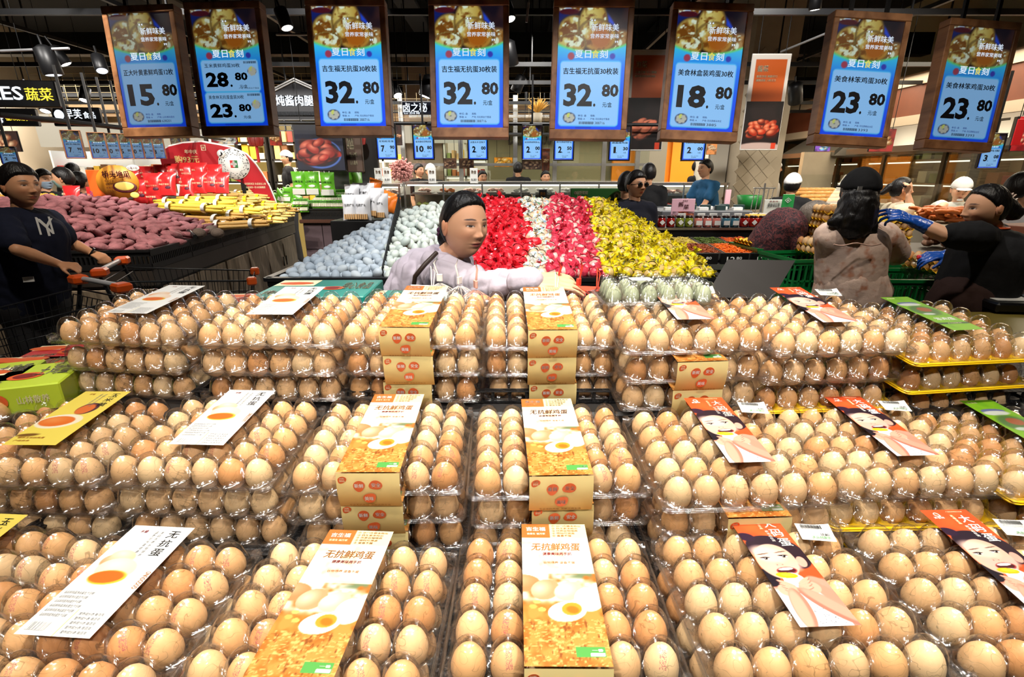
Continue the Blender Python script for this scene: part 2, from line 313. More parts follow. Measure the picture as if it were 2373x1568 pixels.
# --- printed cards (local x right, y back, lying flat; origin in the card's middle)
def leaf(mb, cx, cy, w, h, z, mi, rot=0, M=None):
    pts = []
    for k in range(20):
        t = 2*PI*k/20; r = 1+.35*max(0, math.cos(t+PI/4))**6; pts.append((w*r*math.cos(t), h*r*math.sin(t)))
    c, s_ = math.cos(rot), math.sin(rot); pts = [(cx+x*c-y*s_, cy+x*s_+y*c) for x, y in pts]
    mb.add([(x, y, z) for x, y in pts], [tuple(range(20))], mi, False, M)
inkl = [PRINT]+[INK[k] for k in ('white', 'black', 'gold', 'orange', 'cream', 'red', 'grey', 'green', 'darkred')]
II = dict(white=1, black=2, gold=3, orange=4, cream=5, red=6, grey=7, green=8, darkred=9)
def CB(mb, w, h, z=.0004):   # card coordinate helper: u right, v down in 0..1
    def t(s, u0, v0, u1, v1, ink, **k): text(mb, s, (u0-.5)*w, (.5-v1)*h, (u1-.5)*w, (.5-v0)*h, II[ink], z=z, **k)
    return t
def bars(mb, u0, v0, u1, v1, w, h, n=22, mi=2, z=.0004, seed=1):
    r = random.Random(seed); x = u0
    while x < u1:
        b = (u1-u0)/n*r.choice((.4, .7, 1)); mb.add([((x-.5)*w, (.5-v1)*h, z), ((min(x+b, u1)-.5)*w, (.5-v1)*h, z), ((min(x+b, u1)-.5)*w, (.5-v0)*h, z), ((x-.5)*w, (.5-v0)*h, z)], [(0, 1, 2, 3)], mi); x += b+(u1-u0)/n*r.choice((.4, .8))
def sleeve():
    w, h = .104, .254; P = Paint(84, 180, h/w, (247, 226, 205))
    P.mix((P.v-.1)*1.5*(1-P.u), (250, 215, 190)); P.ell(.75, .35, .5, .35, (255, 252, 240), soft=1.2); P.ell(.15, .4, .3, .2, (252, 245, 235), soft=1.2)
    P.rect(0, .42, 1, .47, (205, 205, 185)); P.ell(.8, .44, .45, .06, (120, 135, 95), .1, .8); P.ell(.35, .44, .3, .05, (252, 250, 245), 0, .8)
    P.mix((P.v-.62)*30, (226, 150, 70)); P.nz(7, 3, (196, 112, 40), .5, .7, .7); 
    P.mix((P.v < .62)*0.0, (0, 0, 0))
    P.i[P.v < .42] = P.i[P.v < .42]  # upper part keeps its wash
    Q = P.i.copy(); P.nz(26, 5, (240, 190, 110), .55, .7, 1, 2.2); P.nz(30, 8, (150, 84, 30), .66, .8, 1, .5); P.i = np.where((P.v > .74)[..., None], P.i, Q)
    m = P.v < .43; P.i[m] = (P.i*.25+np.array((252, 240, 222))*.75)[m]
    P.ell(.02, .5, .22, .15, (226, 140, 90), 0, .05, (240, 175, 130)); P.ell(.3, .545, .2, .165, (222, 160, 115), -.5, .05, (250, 215, 185)); P.ell(.61, .555, .2, .15, (236, 206, 168), -.4, .05, (255, 244, 225))
    P.ell(.86, .61, .19, .2, (240, 236, 215), .5, .05, (255, 255, 250)); P.ell(.13, .66, .05, .035, (235, 180, 90)); P.ell(.24, .68, .05, .035, (240, 190, 100)); P.ell(.18, .63, .05, .03, (240, 196, 110))
    P.ell(.56, .69, .25, .155, (252, 246, 232), -.2, .04); P.ell(.62, .675, .13, .1, (240, 160, 50), -.2, .08); P.ell(.63, .68, .08, .055, (222, 120, 30), .2, .3)
    P.rect(0, 0, 1, .13, (247, 238, 190)); P.rect(0, 0, .43, .13, (206, 118, 54)); P.rect(.6, .9, .95, .955, (90, 170, 80)); P.rect(.77, .93, .93, .95, (240, 250, 240))
    mb = MB(); P.into(mb, w, h, 0); t = CB(mb, w, h)
    t('吉生福', .07, .03, .37, .068, 'white', off=.016); t('吉蛋生 福万家', .08, .085, .36, .103, 'cream')
    for i, s in enumerate(('沙门氏菌未检出', '抗生素未检出', '优质谷物喂养', '喷码可溯源', '蛋香不腥')): t('①②③④⑤'[i]+' '+s, .47, .012+i*.023, .54+.055*len(s), .029+i*.023, 'gold')
    t('无抗鲜鸡蛋', .14, .18, .86, .245, 'gold', off=.014, shear=.12); t('健康美味两手抓', .3, .26, .72, .285, 'darkred', shear=.1); t('谷物喂养 蛋香不腥', .3, .335, .75, .355, 'gold', off=0); t('一番', .79, .91, .92, .925, 'white')
    # front flap: hangs down over the box front, slightly bulged
    n = 14; hh = .066; V, U = np.meshgrid(np.linspace(0, 1, n+1), np.linspace(0, 1, 25), indexing='ij')
    prof = lambda v: (-h/2-.006*np.sin(v*PI*.9)-.002, -hh*v-.001)
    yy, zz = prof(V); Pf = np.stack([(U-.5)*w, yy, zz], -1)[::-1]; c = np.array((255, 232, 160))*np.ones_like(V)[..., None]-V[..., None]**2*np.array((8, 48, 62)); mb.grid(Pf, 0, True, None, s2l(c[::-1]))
    Mf = lambda v: Matrix.Translation((0, float(prof(np.array(v))[0])-.0008, float(prof(np.array(v))[1]))) @ Matrix.Rotation(PI/2, 4, 'X')
    for s, u, v, ro in (('新鲜', .36, .3, -.8), ('安全', .63, .28, -1.9), ('美味', .5, .68, PI/2)):
        M = Mf(v); leaf(mb, (u-.5)*w, 0, .0092, .0102, .0012, 4, ro, M); text(mb, s, (u-.5)*w-.0076, -.0042, (u-.5)*w+.0076, .0042, 1, M, z=.0018, off=.014)
    M = Mf(.13); leaf(mb, -.4*w, -.001, .006, .0075, .0012, 4, -1.2, M); text(mb, '30枚', -.4*w-.004, 0, -.4*w+.004, .0035, 5, M, z=.0018); text(mb, 'EGG', -.4*w-.004, -.005, -.4*w+.004, -.001, 5, M, z=.0018)
    text(mb, '专业无抗养殖  贡献品质生活', -.34*w, -.0016, .32*w, .0016, 3, Mf(.92), z=.001)
    return mb.mesh('paper_sleeve', inkl, True)
def girlcard():
    w, h = .078, .205; P = Paint(90, 220, h/w, (238, 88, 40)); A = P.asp
    P.nz(3, 2, (246, 104, 48), .4, .7, .8)
    P.ell(.95, .83, .5, .5, (214, 140, 118), 0, .1); P.ell(1.0, .78, .2, .5, (226, 158, 136), -.6, .1)                       # shoulder
    P.mix((P.v-.68)*20*(P.u < .9), (222, 216, 224)); P.ell(.55, .95, .25, .35, (236, 234, 240), .2, .4); P.ell(.96, .82, .13, .5, (222, 150, 126), -.5, .2)     # white dress
    for i in range(60):
        P.ell(RNG.uniform(.3, .95), RNG.uniform(.84, .99), .008, .008, (90, 90, 100), 0, .5)
    P.ell(.02, .62, .2, .2, (30, 20, 32), .4, .1); P.ell(.5, .37, .52, .37, (40, 24, 40), .25, .05); P.ell(.1, .235, .17, .11, (48, 26, 52), .2, .2); P.ell(.75, .44, .3, .3, (44, 24, 36), .6, .1)
    P.ell(.83, .49, .09, .13, (236, 176, 156), .2, .1)                                          # ear
    P.ell(.38, .475, .37, .43, (240, 192, 168), .3, .05); P.ell(.3, .41, .3, .2, (252, 216, 196), .3, .5); P.ell(.24, .53, .12, .1, (250, 190, 174), 0, .9); P.ell(.64, .53, .12, .1, (250, 190, 174), 0, .9)
    for ex, ey in ((.2, .45), (.56, .435)):
        P.ell(ex, ey-.042, .12, .012, (120, 84, 74), -.15, .5); P.ell(ex, ey, .085, .026, (250, 240, 236), 0, .2); P.ell(ex, ey-.008, .095, .016, (50, 30, 30), 0, .4); P.ell(ex+.01, ey, .034, .03, (26, 16, 20), 0, .3); P.ell(ex, ey-.002, .01, .01, (255, 255, 255), 0, .3)
    P.ell(.38, .505, .07, .04, (240, 186, 166), 0, .6); P.ell(.34, .512, .014, .01, (180, 110, 100), 0, .5); P.ell(.44, .51, .014, .01, (180, 110, 100), 0, .5)
    P.ell(.44, .565, .19, .085, (170, 60, 60), -.06, .1); P.ell(.44, .565, .165, .06, (80, 20, 30), -.06, .1); P.ell(.44, .55, .14, .03, (250, 248, 244), -.06, .2)
    P.ell(.46, .655, .2, .19, (250, 250, 252), .3, .06, (255, 255, 255)); P.ell(.38, .605, .19, .065, (236, 196, 20), .1, .08); P.ell(.4, .6, .12, .035, (250, 222, 60), .1, .3)
    sk, sd = (240, 182, 156), (176, 100, 82)
    for cx, cy, s_ in ((.2, .69, 1), (.67, .675, -1)):
        P.ell(cx, cy+.035, .15, .13, sk, 0, .08)
        for k in range(4):
            P.ell(cx+s_*(.06+.02*k), cy-.02+k*.022, .15, .036, sd, s_*(.5-.1*k), .2); P.ell(cx+s_*(.06+.02*k), cy-.023+k*.022, .145, .030, sk, s_*(.5-.1*k), .2)
    P.ell(.25, .87, .15, .42, (206, 134, 112), .12, .08); P.ell(.22, .87, .11, .40, (236, 176, 150), .12, .3); P.ell(.76, .86, .15, .52, (196, 124, 104), -.75, .08); P.ell(.79, .85, .11, .5, (230, 166, 142), -.75, .3)
    mb = MB(); P.into(mb, w, h, 0); t = CB(mb, w, h)
    for i, ch in enumerate('大码蛋'): t(ch, .62+.03*i, .065+i*.098, .86+.03*i, .145+i*.098, 'white', off=.02)
    for i, ch in enumerate('高端宜品'): t(ch, .5, .06+i*.026, .56, .082+i*.026, 'cream')
    for i, ch in enumerate('欧美品检测'): t(ch, .565, .175+i*.024, .63, .195+i*.024, 'white')
    leaf(mb, (.24-.5)*w, (.5-.055)*h, .0045, .0045, .0004, 1); leaf(mb, (.235-.5)*w, (.5-.055)*h, .003, .003, .0006, 4); t('美食林', .12, .078, .34, .1, 'white', off=0); t('产品标准号执行标准', .5, .02, .85, .03, 'cream', off=0)
    return mb.mesh('girl_card', inkl, True)
def longcard(kind):
    w, h = .1, .195; bg = (252, 252, 250) if kind == 'white' else (250, 226, 100); P = Paint(70, 130, h/w, bg)
    if kind == 'white':
        P.ell(.2, .38, .12, .12, (236, 160, 110), .3, .2, (250, 200, 160)); P.ell(.34, .33, .2, .12, (246, 205, 170), .2, .15, (255, 235, 215)); P.ell(.42, .45, .3, .2, (250, 222, 196), .1, .08, (255, 240, 224)); P.ell(.42, .53, .27, .13, (240, 196, 60), -.05, .1); P.ell(.4, .525, .24, .11, (234, 112, 40), -.05, .12); P.nz(14, 4, (250, 150, 80), .55, .75, .0)
        P.rect(.06, .905, .32, .965, (90, 90, 92)); P.rect(.5, .8, .505, 1, (226, 214, 130))
    else:
        P.ell(.6, .36, .2, .22, (90, 50, 60), .2, .06); P.ell(.57, .37, .16, .19, (232, 120, 60), .2, .15); P.ell(.4, .6, .42, .25, (252, 240, 210), -.1, .06, (255, 250, 236)); P.ell(.36, .6, .33, .18, (238, 120, 50), -.05, .08, (246, 150, 80)); P.ell(.2, .84, .2, .05, (130, 90, 40), -.1, .5)
    mb = MB(); P.into(mb, w, h, 0); t = CB(mb, w, h)
    for i, ch in enumerate('无抗蛋' if kind == 'white' else '玉米黄'): t(ch, .68, .05+i*.095, .86, .125+i*.095, 'black', off=.01)
    for j in range(2):
        for i, ch in enumerate(('源自优质谷物饲养', '品质好鸡蛋健康')[j]): t(ch, .54-.09*j, .06+i*.034, .585-.09*j, .088+i*.034, 'grey', off=0)
    t('禾盛', .2, .05, .32, .08, 'darkred' if kind == 'white' else 'gold')
    if kind == 'white':
        t('GOGOOUNO', .8, .52, 1.1, .56, 'gold', rot=PI/2)
        for j in range(6): t('品名鲜鸡蛋净含量生产日期', .06, .66+j*.036, .48-.03*(j % 3), .683+j*.036, 'grey', off=0)
        for j in range(5): t('营养成分表 每百克', .56, .82+j*.034, .9, .842+j*.034, 'grey', off=0)
        bars(mb, .07, .905, .32, .965, w, h, 20, 1)
    else:
        t('喂养玉米的鸡蛋', .1, .87, .6, .9, 'gold'); t('产品信息', .1, .92, .4, .945, 'gold')
    return mb.mesh(kind+'_card', inkl, True)
def greencard():
    w, h = .074, .2; P = Paint(50, 120, h/w, (140, 200, 40)); P.nz(4, 3, (120, 186, 36), .4, .7, .8)
    P.ell(.45, .22, .35, .12, (110, 120, 170), 0, .1); P.ell(.45, .26, .38, .12, (226, 232, 220), 0, .3); P.ell(.5, .45, .42, .4, (90, 130, 70), 0, .3); P.ell(.55, .42, .22, .18, (176, 96, 60), 0, .2); P.nz(16, 6, (60, 90, 50), .62, .75, .0); P.ell(.4, .55, .2, .08, (210, 224, 210), 0, .4)
    P.rect(0, .8, 1, .84, (50, 90, 60)); mb = MB(); P.into(mb, w, h, 0); t = CB(mb, w, h)
    t('笨鸡蛋', .2, .66, .85, .74, 'white', off=.016); t('乡村放养鸡', .3, .81, .75, .83, 'cream', off=0); t('美食林', .1, .04, .4, .07, 'cream')
    return mb.mesh('green_card', inkl, True)
def sticker():
    w, h = .05, .032; mb = MB(); n = 8; U, V = np.meshgrid(np.linspace(0, 1, n), np.linspace(0, 1, n)); Z = .004*np.clip(U-.4, 0, 1)**2*3*V
    mb.col = tuple(s2l((248, 248, 246))); mb.grid(np.stack([(U-.5)*w, (V-.5)*h, Z], -1), 0); t = CB(mb, w, h, .003)
    bars(mb, .12, .08, .75, .3, w, h, 24, 2, .002); t('美食林大码鸡蛋', .1, .36, .7, .46, 'grey', off=0); t('18.80', .6, .6, .85, .75, 'black'); t('美食林集团', .3, .8, .85, .94, 'green')
    return mb.mesh('price_sticker', inkl, True)
CARDS = {'sleeve': (sleeve(), (0, -.005, .0375)), 'girl': (girlcard(), (.008, .028, .0385)), 'white': (longcard('white'), (0, .028, .0385)), 'yellow': (longcard('yellow'), (0, .028, .0385)), 'green': (greencard(), (.005, .025, .0385))}
STK = sticker()
CN = {'sleeve': 'yellow paper sleeve', 'girl': 'orange girl card', 'white': 'white card', 'yellow': 'yellow card', 'green': 'green card'}
# x, y, z of the egg plane below the camera, yaw, tilt, card of each layer (top first), base colour
STACKS = [
 ('T1', -.847, 1.133, -.321, -.103, .106, ['white', 'white', 'white'], 'c'), ('T2', -.514, 1.088, -.313, -.013, .091, ['white', 'white', 'white'], 'c'),
 ('T3', -.214, 1.098, -.314, -.036, .12, ['sleeve']*3, 'c'), ('T4', .082, 1.125, -.325, .026, .14, ['sleeve']*3, 'c'),
 ('T5', .362, 1.05, -.307, .062, .135, ['girl', 'sleeve', 'sleeve'], 'c'), ('T6', .668, 1.066, -.317, .079, .14, ['girl', 'green', 'green'], 'ccy'), ('T7', .962, 1.09, -.343, .115, .122, ['green']*3, 'y'),
 ('M0', -1.20, .90, -.475, -.12, .12, ['white']*2, 'c'), ('M1', -.887, .877, -.502, -.008, .10, ['yellow']*3, 'c'), ('M2', -.558, .85, -.486, -.042, .095, ['white']*3, 'c'), ('M3', -.236, .836, -.486, .003, .09, ['sleeve']*3, 'c'),
 ('M4', .075, .824, -.488, .035, .06, ['sleeve']*3, 'c'), ('M5', .383, .787, -.478, .05, .1, ['girl', 'sleeve', 'sleeve'], 'c'), ('M6', .702, .84, -.499, .046, .09, ['girl', 'green', 'green'], 'cyy'), ('M7', 1.01, .862, -.515, .06, .09, ['green']*3, 'y'),
 ('B1', -.885, .595, -.605, -.066, .12, ['yellow']*2, 'c'), ('B2', -.565, .538, -.578, -.066, .029, ['white']*2, 'c'), ('B3', -.248, .54, -.58, -.05, -.01, ['sleeve']*2, 'c'),
 ('B4', .067, .56, -.583, -.006, -.02, ['sleeve']*2, 'c'), ('B5', .386, .55, -.57, .04, .027, ['girl']*2, 'c'), ('B6', .708, .564, -.574, .023, .07, ['girl']*2, 'c')]
ORD = ['first', 'second', 'third', 'fourth', 'fifth', 'sixth', 'seventh', 'eighth']
TIER = {'T': 'back row', 'M': 'middle row', 'B': 'front row'}
eggs = []   # (distance, world matrix, variant, box phrase)
cnt = {}
for (nm, x, y, z, yaw, tilt, cards, bc) in STACKS:
    cnt[nm[0]] = cnt.get(nm[0], 0)+1; k = ORD[cnt[nm[0]]-1]
    R = Matrix.Rotation(yaw, 4, 'Z') @ Matrix.Rotation(tilt, 4, 'X'); top = Vector((x, y, CAMH+z)); up = Vector((0, -.10, 1)).normalized()
    for li, cd in enumerate(cards):
        rr = random.Random(nm+str(li)); pos = top-up*(.0635*li)+(Vector((rr.uniform(-.007, .007), rr.uniform(-.004, .004), 0)) if li else Vector())
        if nm == 'T6' and li: pos += Vector((-.012, 0, 0))
        Rl = Matrix.Rotation(rr.uniform(-.03, .03) if li else 0, 4, 'Z') @ R; Mx = Matrix.Translation(pos) @ Rl
        yel = bc[min(li, len(bc)-1)] == 'y'; lay = ['topmost', 'second from top', 'third from top'][li]; side = '%s stack from left, %s' % (k, TIER[nm[0]])
        lab = 'clear %segg box, %s, %s, %s' % ('yellow-based ' if yel else '', CN[cd], lay, side)
        r = thing('egg_box', lab, 'egg box', pos, Rl.to_euler(), 'boxes of thirty eggs stacked on the display')
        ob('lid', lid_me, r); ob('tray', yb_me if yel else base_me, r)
        cm, cl = CARDS[cd]; c = ob('sleeve' if cd == 'sleeve' else 'card', cm, r, cl); c['label'] = CN[cd]
        if cd == 'girl' and li == 0: s_ = ob('price_sticker', STK, r, (.088, .085, .041), (.1, 0, -.15)); s_['label'] = 'white price sticker'
        dyn = .92 if yel else 1
        for i in range(6):
            for j in range(5):
                if li and not (j < 2 or i in (0, 5)): continue
                p = Mx @ Vector(((i-2.5)*PITCHE+rr.uniform(-.001, .001), (j-2)*PITCHE+rr.uniform(-.001, .001), -.001))
                v_ = Vector((p.x, p.y*CP-(p.z-CAMH)*SP, 0)); px = 1186.5+F*p.x/v_.y; py = 784-F*((p.z-CAMH)*CP+p.y*SP)/v_.y
                inframe = -15 < px < 2388 and py < 1583
                if not inframe and li: continue
                eggs.append((v_.y+(0 if li == 0 else .35)+(9 if not inframe else 0), p, Rl.to_quaternion(), rr.randrange(6), nm, side, lay, dyn, rr.random(), i, j))
eggs.sort(key=lambda e: e[0])
light = {'T3': 1, 'T4': 1, 'M3': 1, 'M4': 1, 'B3': 1, 'B4': 1}
for e in eggs[:298]:
    vi = e[3]+(6 if e[8] < .42 and e[4] in ('T1', 'T2', 'T3', 'T4', 'M1', 'M2', 'M3', 'M4', 'B1', 'B2', 'B3', 'B4') else 0)
    q = e[2] @ Matrix.Rotation(e[8]*6, 3, 'Z').to_quaternion() if vi < 6 else e[2] @ Matrix.Rotation((e[8]-.2)*3, 3, 'Z').to_quaternion()
    o = ob('egg', egg_me[vi], None, e[1], q.to_euler(), e[7])
    tag(o, 'egg %s from left, %s line from front, top box, %s' % (nth(e[9]+1), nth(e[10]+1), e[5]), 'egg', 'eggs in the topmost box, '+e[5])
mb = MB()
for e in eggs[298:]:
    M = Matrix.Translation(e[1]) @ e[2].to_matrix().to_4x4() @ Matrix.Scale(e[7], 4); s_ = egg_low[e[3]]; f_ = .88+.2*e[8]
    mb.add(s_.v, s_.f, 0, True, M, [tuple(np.clip(np.array(c)*f_, 0, 1)) for c in s_.c])
tag(mb.obj('boxed_eggs', EGG_ST, col=True), 'brown hen eggs filling the further and lower clear boxes', 'eggs', kind='stuff')
# --- stepped display under the boxes, with black perforated crates
BLK = mat('black plastic', (22, 22, 24), .45, bump=.5, bscale=140); BLKG = mat('black satin', (16, 16, 17), .3)
disp = thing('display_stand', 'black stepped display stand under the stacked egg boxes', 'display stand', (0, 0, 0))
for nme, xl, y0, y1, z0, z1 in (('step', -1.5, .28, .68, .6, .925), ('step', -1.5, .68, .96, .6, .965), ('step', -1.03, .96, 1.62, .6, 1.135), ('plinth', -1.0, .34, 1.56, 0, .6)):
    MB().rbox(xl, y0, z0, 1.5, y1, z1, .006).obj(nme, mat('dark board', (30, 27, 26), .5), disp)
def crate(w, d, h, t=.006, slots=10, m=None, name='crate', parent=None, loc=(0, 0, 0), rot=(0, 0, 0), rows=1, lowfrac=.25):
    """open plastic crate whose walls are slotted"""
    mb = MB(); mb.box(-w/2, -d/2, 0, w/2, d/2, t)
    def wall(L, M):
        mb.box(-L/2, -t/2, 0, L/2, t/2, h*lowfrac, 0, M); mb.box(-L/2, -t/2, h*.86, L/2, t/2, h, 0, M); mb.box(-L/2-t, -t*1.4, h*.93, L/2+t, t*1.4, h, 0, M)
        n = max(3, int(slots*L/w)); H = h*.86-h*lowfrac
        for k in range(n+1): x = -L/2+L*k/n; mb.box(x-t*.6, -t/2, h*lowfrac, x+t*.6, t/2, h*.86, 0, M)
        for r in range(1, rows): z = h*lowfrac+H*r/rows; mb.box(-L/2, -t/2, z-t*.7, L/2, t/2, z+t*.7, 0, M)
    wall(w, Matrix.Translation((0, -d/2, 0))); wall(w, Matrix.Translation((0, d/2, 0)))
    wall(d, Matrix.Translation((-w/2, 0, 0)) @ Matrix.Rotation(PI/2, 4, 'Z')); wall(d, Matrix.Translation((w/2, 0, 0)) @ Matrix.Rotation(PI/2, 4, 'Z'))
    return mb.mesh(name, m or BLK)
for tier, z, y, hh in (('back row', 1.137, 1.17, .03), ('middle row', .967, .84, .03), ('front row', .927, .55, .03)):
    cm = crate(.6, .27 if tier != 'back row' else .32, hh, slots=16, lowfrac=.1)
    for i in range(5):
        if tier == 'back row' and i == 0: continue
        tag(ob('black_crate', cm, None, (-1.2+i*.62+(.18 if tier == 'back row' else 0), y-.0, z)), 'shallow black slotted crate under the boxes, %s, %s from left' % (tier, ORD[i]), 'crate', 'shallow black crates of the display')
# ================================================================ room shell
def struct(o, kind='structure'): o['kind'] = kind; return o
TILEF = mat('floor tile', (150, 146, 140), .25, noise=.06, nscale=3)
struct(MB().box(-10, -1.5, -.05, 6.9, 14, 0).obj('floor', TILEF))
struct(MB().box(-10, -1.5, 4.4, 6.9, 14, 4.5).obj('ceiling', mat('black ceiling', (7, 7, 8), .9)))
struct(MB().box(-10, 13.4, 0, 6.9, 13.5, 4.4).obj('wall_back', mat('dark shop wall', (92, 82, 70), .7, noise=.1, nscale=2)))
struct(MB().box(-10.1, -1.5, 0, -10, 14, 4.4).obj('wall_left', mat('beige wall', (200, 180, 150), .7)))
struct(MB().box(6.9, -1.5, 0, 7, 14, 4.4).obj('wall_right', mat('kitchen wall', (150, 150, 130), .5)))
struct(MB().box(-10, -1.6, 0, 6.9, -1.5, 4.4).obj('wall_front', mat('dark shop wall')))
TAN = mat('tan tile', (166, 152, 130), .4, noise=.08, nscale=4); TANL = mat('pale plaster', (214, 206, 190), .6)
# pillar with diamond tiles
pl = pt(1757, 400, 8.2); pil = struct(MB().box(pl.x-.33, 8.2, 0, pl.x+.34, 8.9, 4.4).obj('pillar', TAN))
tl = MB(); z = .1
tm = None
q = MB().add([(-.105, 0, 0), (0, -.0, -.105), (.105, 0, 0), (0, 0, .105), (-.098, -.006, 0), (0, -.006, -.098), (.098, -.006, 0), (0, -.006, .098)], [(4, 5, 6, 7), (0, 1, 5, 4), (1, 2, 6, 5), (2, 3, 7, 6), (3, 0, 4, 7)]).mesh('tile', mat('pillar tile', (172, 158, 136), .35, rnd=.06))
for r_ in range(26):
    for c_i in range(4):
        xx = -.225+c_i*.215+(.1075 if r_ % 2 else 0)
        if xx > .26: continue
        ob('tile', q, pil, (pl.x+xx-.05, 8.197, .6+r_*.1075))
struct(MB().box(pl.x-.66, 8.6, 0, pl.x-.34, 9.2, 4.4).obj('pillar', TANL))
# ---------------------------------------------------------------- ceiling gear
GEAR = mat('black steel', (20, 20, 22), .45, metal=.3); STEEL = mat('brushed steel', (190, 190, 186), .25, metal=.9); GREY = mat('grey duct', (58, 60, 64), .5, metal=.4)
for i, (x0, x1, y, z, h) in enumerate([(-9, 6.5, 4.6, 3.75, .22), (-9, 6.5, 6.4, 3.5, .25), (-9, 6.5, 8.8, 3.4, .3), (-9, 6.5, 11, 3.1, .35)]):
    struct(MB().box(x0, y-.1, z, x1, y+.1, z+h).obj('ceiling_beam', GEAR))
for i, (x, z, w, y0, y1) in enumerate([(-5.2, 4.06, .5, 1, 13), (-1.6, 4.06, .35, 1, 13), (.9, 4.06, .4, 1, 13), (3.0, 4.06, .6, 1, 13)]):
    tag(MB().rbox(x-w/2, y0, z, x+w/2, y1, z+.3, .02).obj('air_duct', GREY), 'grey air duct under the black ceiling, %s from left' % ORD[i], 'duct', 'ceiling ducts')
for i, (x, z, y0, y1) in enumerate([(-3.9, 3.2, 2.5, 12.5), (-2.4, 3.1, 2.6, 12.5), (-.55, 3.0, 4, 12.5), (1.9, 3.3, 4, 12.5), (4.2, 3.2, 3, 12.5), (-6, 3.3, 3, 12.5)]):
    t = MB(); t.box(x-.02, y0, z, x+.02, y1, z+.04)
    for k in range(6): yk = y0+(y1-y0)*k/5; t.box(x-.006, yk-.006, z, x+.006, yk+.006, 4.4)
    tag(t.obj('lighting_track', GEAR), 'black lighting track hanging on thin rods, %s from left' % ['third', 'fourth', 'fifth', 'sixth', 'seventh', 'second'][i], 'light track', 'lighting tracks')
for i, (y, z) in enumerate([(5.4, 3.05), (7.2, 2.95), (7.9, 2.85), (9.6, 2.8), (10.4, 2.75)]):
    t = MB(); t.box(-9, y-.02, z, 6, y+.02, z+.05)
    for k in range(9): t.box(-8.5+k*1.75, y-.008, z, -8.5+k*1.75+.016, y+.008, 4.4)
    tag(t.obj('pipe_rack', GEAR), 'long black rail crossing below the ceiling, %s from front' % ORD[i], 'rail', 'cross rails')
for i, (a, b) in enumerate([((1220, 52, 5), (1225, 6, 5)), ((640, 80, 5.6), (740, 80, 5.6)), ((0, 118, 5.2), (160, 112, 5.2)), ((1810, 120, 6.6), (1920, 75, 6))]):
    tag(MB().tube([pt(*a), pt(*b)], .012, 6).obj('sprinkler_pipe', mat('pale pipe', (150, 150, 152), .4)), 'pale metal pipe under the ceiling, %s' % ['beside the third menu screen', 'by the second menu screen', 'at far left', 'over the right poster'][i], 'pipe')
LAMP = mat('lit lamp lens', (255, 250, 240), emit=14); LAMPD = mat('dim lamp lens', (220, 225, 235), emit=1.6)
lampname = ['above gap of second and third price screens', 'above the vegetable signs', 'beside the bright one over vegetable signs', 'left of first price screen', 'over the small sign at left', 'left of the roast stall sign', 'right of the roast stall sign', 'between fourth and fifth screens, higher', 'between fourth and fifth screens, lowest', 'top right, between sixth and seventh screens', 'beside the right poster', 'between fourth and fifth screens, middle', 'behind first screen']
for i, (px, py, Y, r, br) in enumerate([(666, 66, 4.4, .045, 1), (154, 150, 5.6, .05, 1), (125, 175, 5.2, .07, 0), (195, 233, 8, .06, 1), (105, 258, 6.2, .05, 1), (922, 222, 7.6, .06, 1), (984, 224, 7.6, .08, 1), (1183, 45, 4.4, .04, 1), (1194, 213, 8.2, .07, 1), (1888, 24, 4.6, .04, 1), (1843, 238, 7.5, .08, 1), (1186, 152, 7, .08, 1), (237, 165, 5.4, .05, 0)]):
    p = pt(px, py, Y); t = thing('ceiling_spotlight', 'black track spotlight, '+lampname[i], 'spotlight', p, (random.uniform(-.5, .5), random.uniform(-.5, .5), 0), 'track spotlights')
    MB().lathe([(r*.95, .0), (r*1.15, .01), (r*1.1, r*3.2), (r*.5, r*3.6), (.001, r*3.6)], 16, cap=False).obj('housing', GEAR, t)
    MB().lathe([(.001, .004), (r*.93, .004)], 16, cap=False).obj('lens', LAMP if br else LAMPD, t); MB().tube([(0, 0, r*3.4), (0, 0, r*3.4+.1)], .01, 6).obj('bracket', GEAR, t)
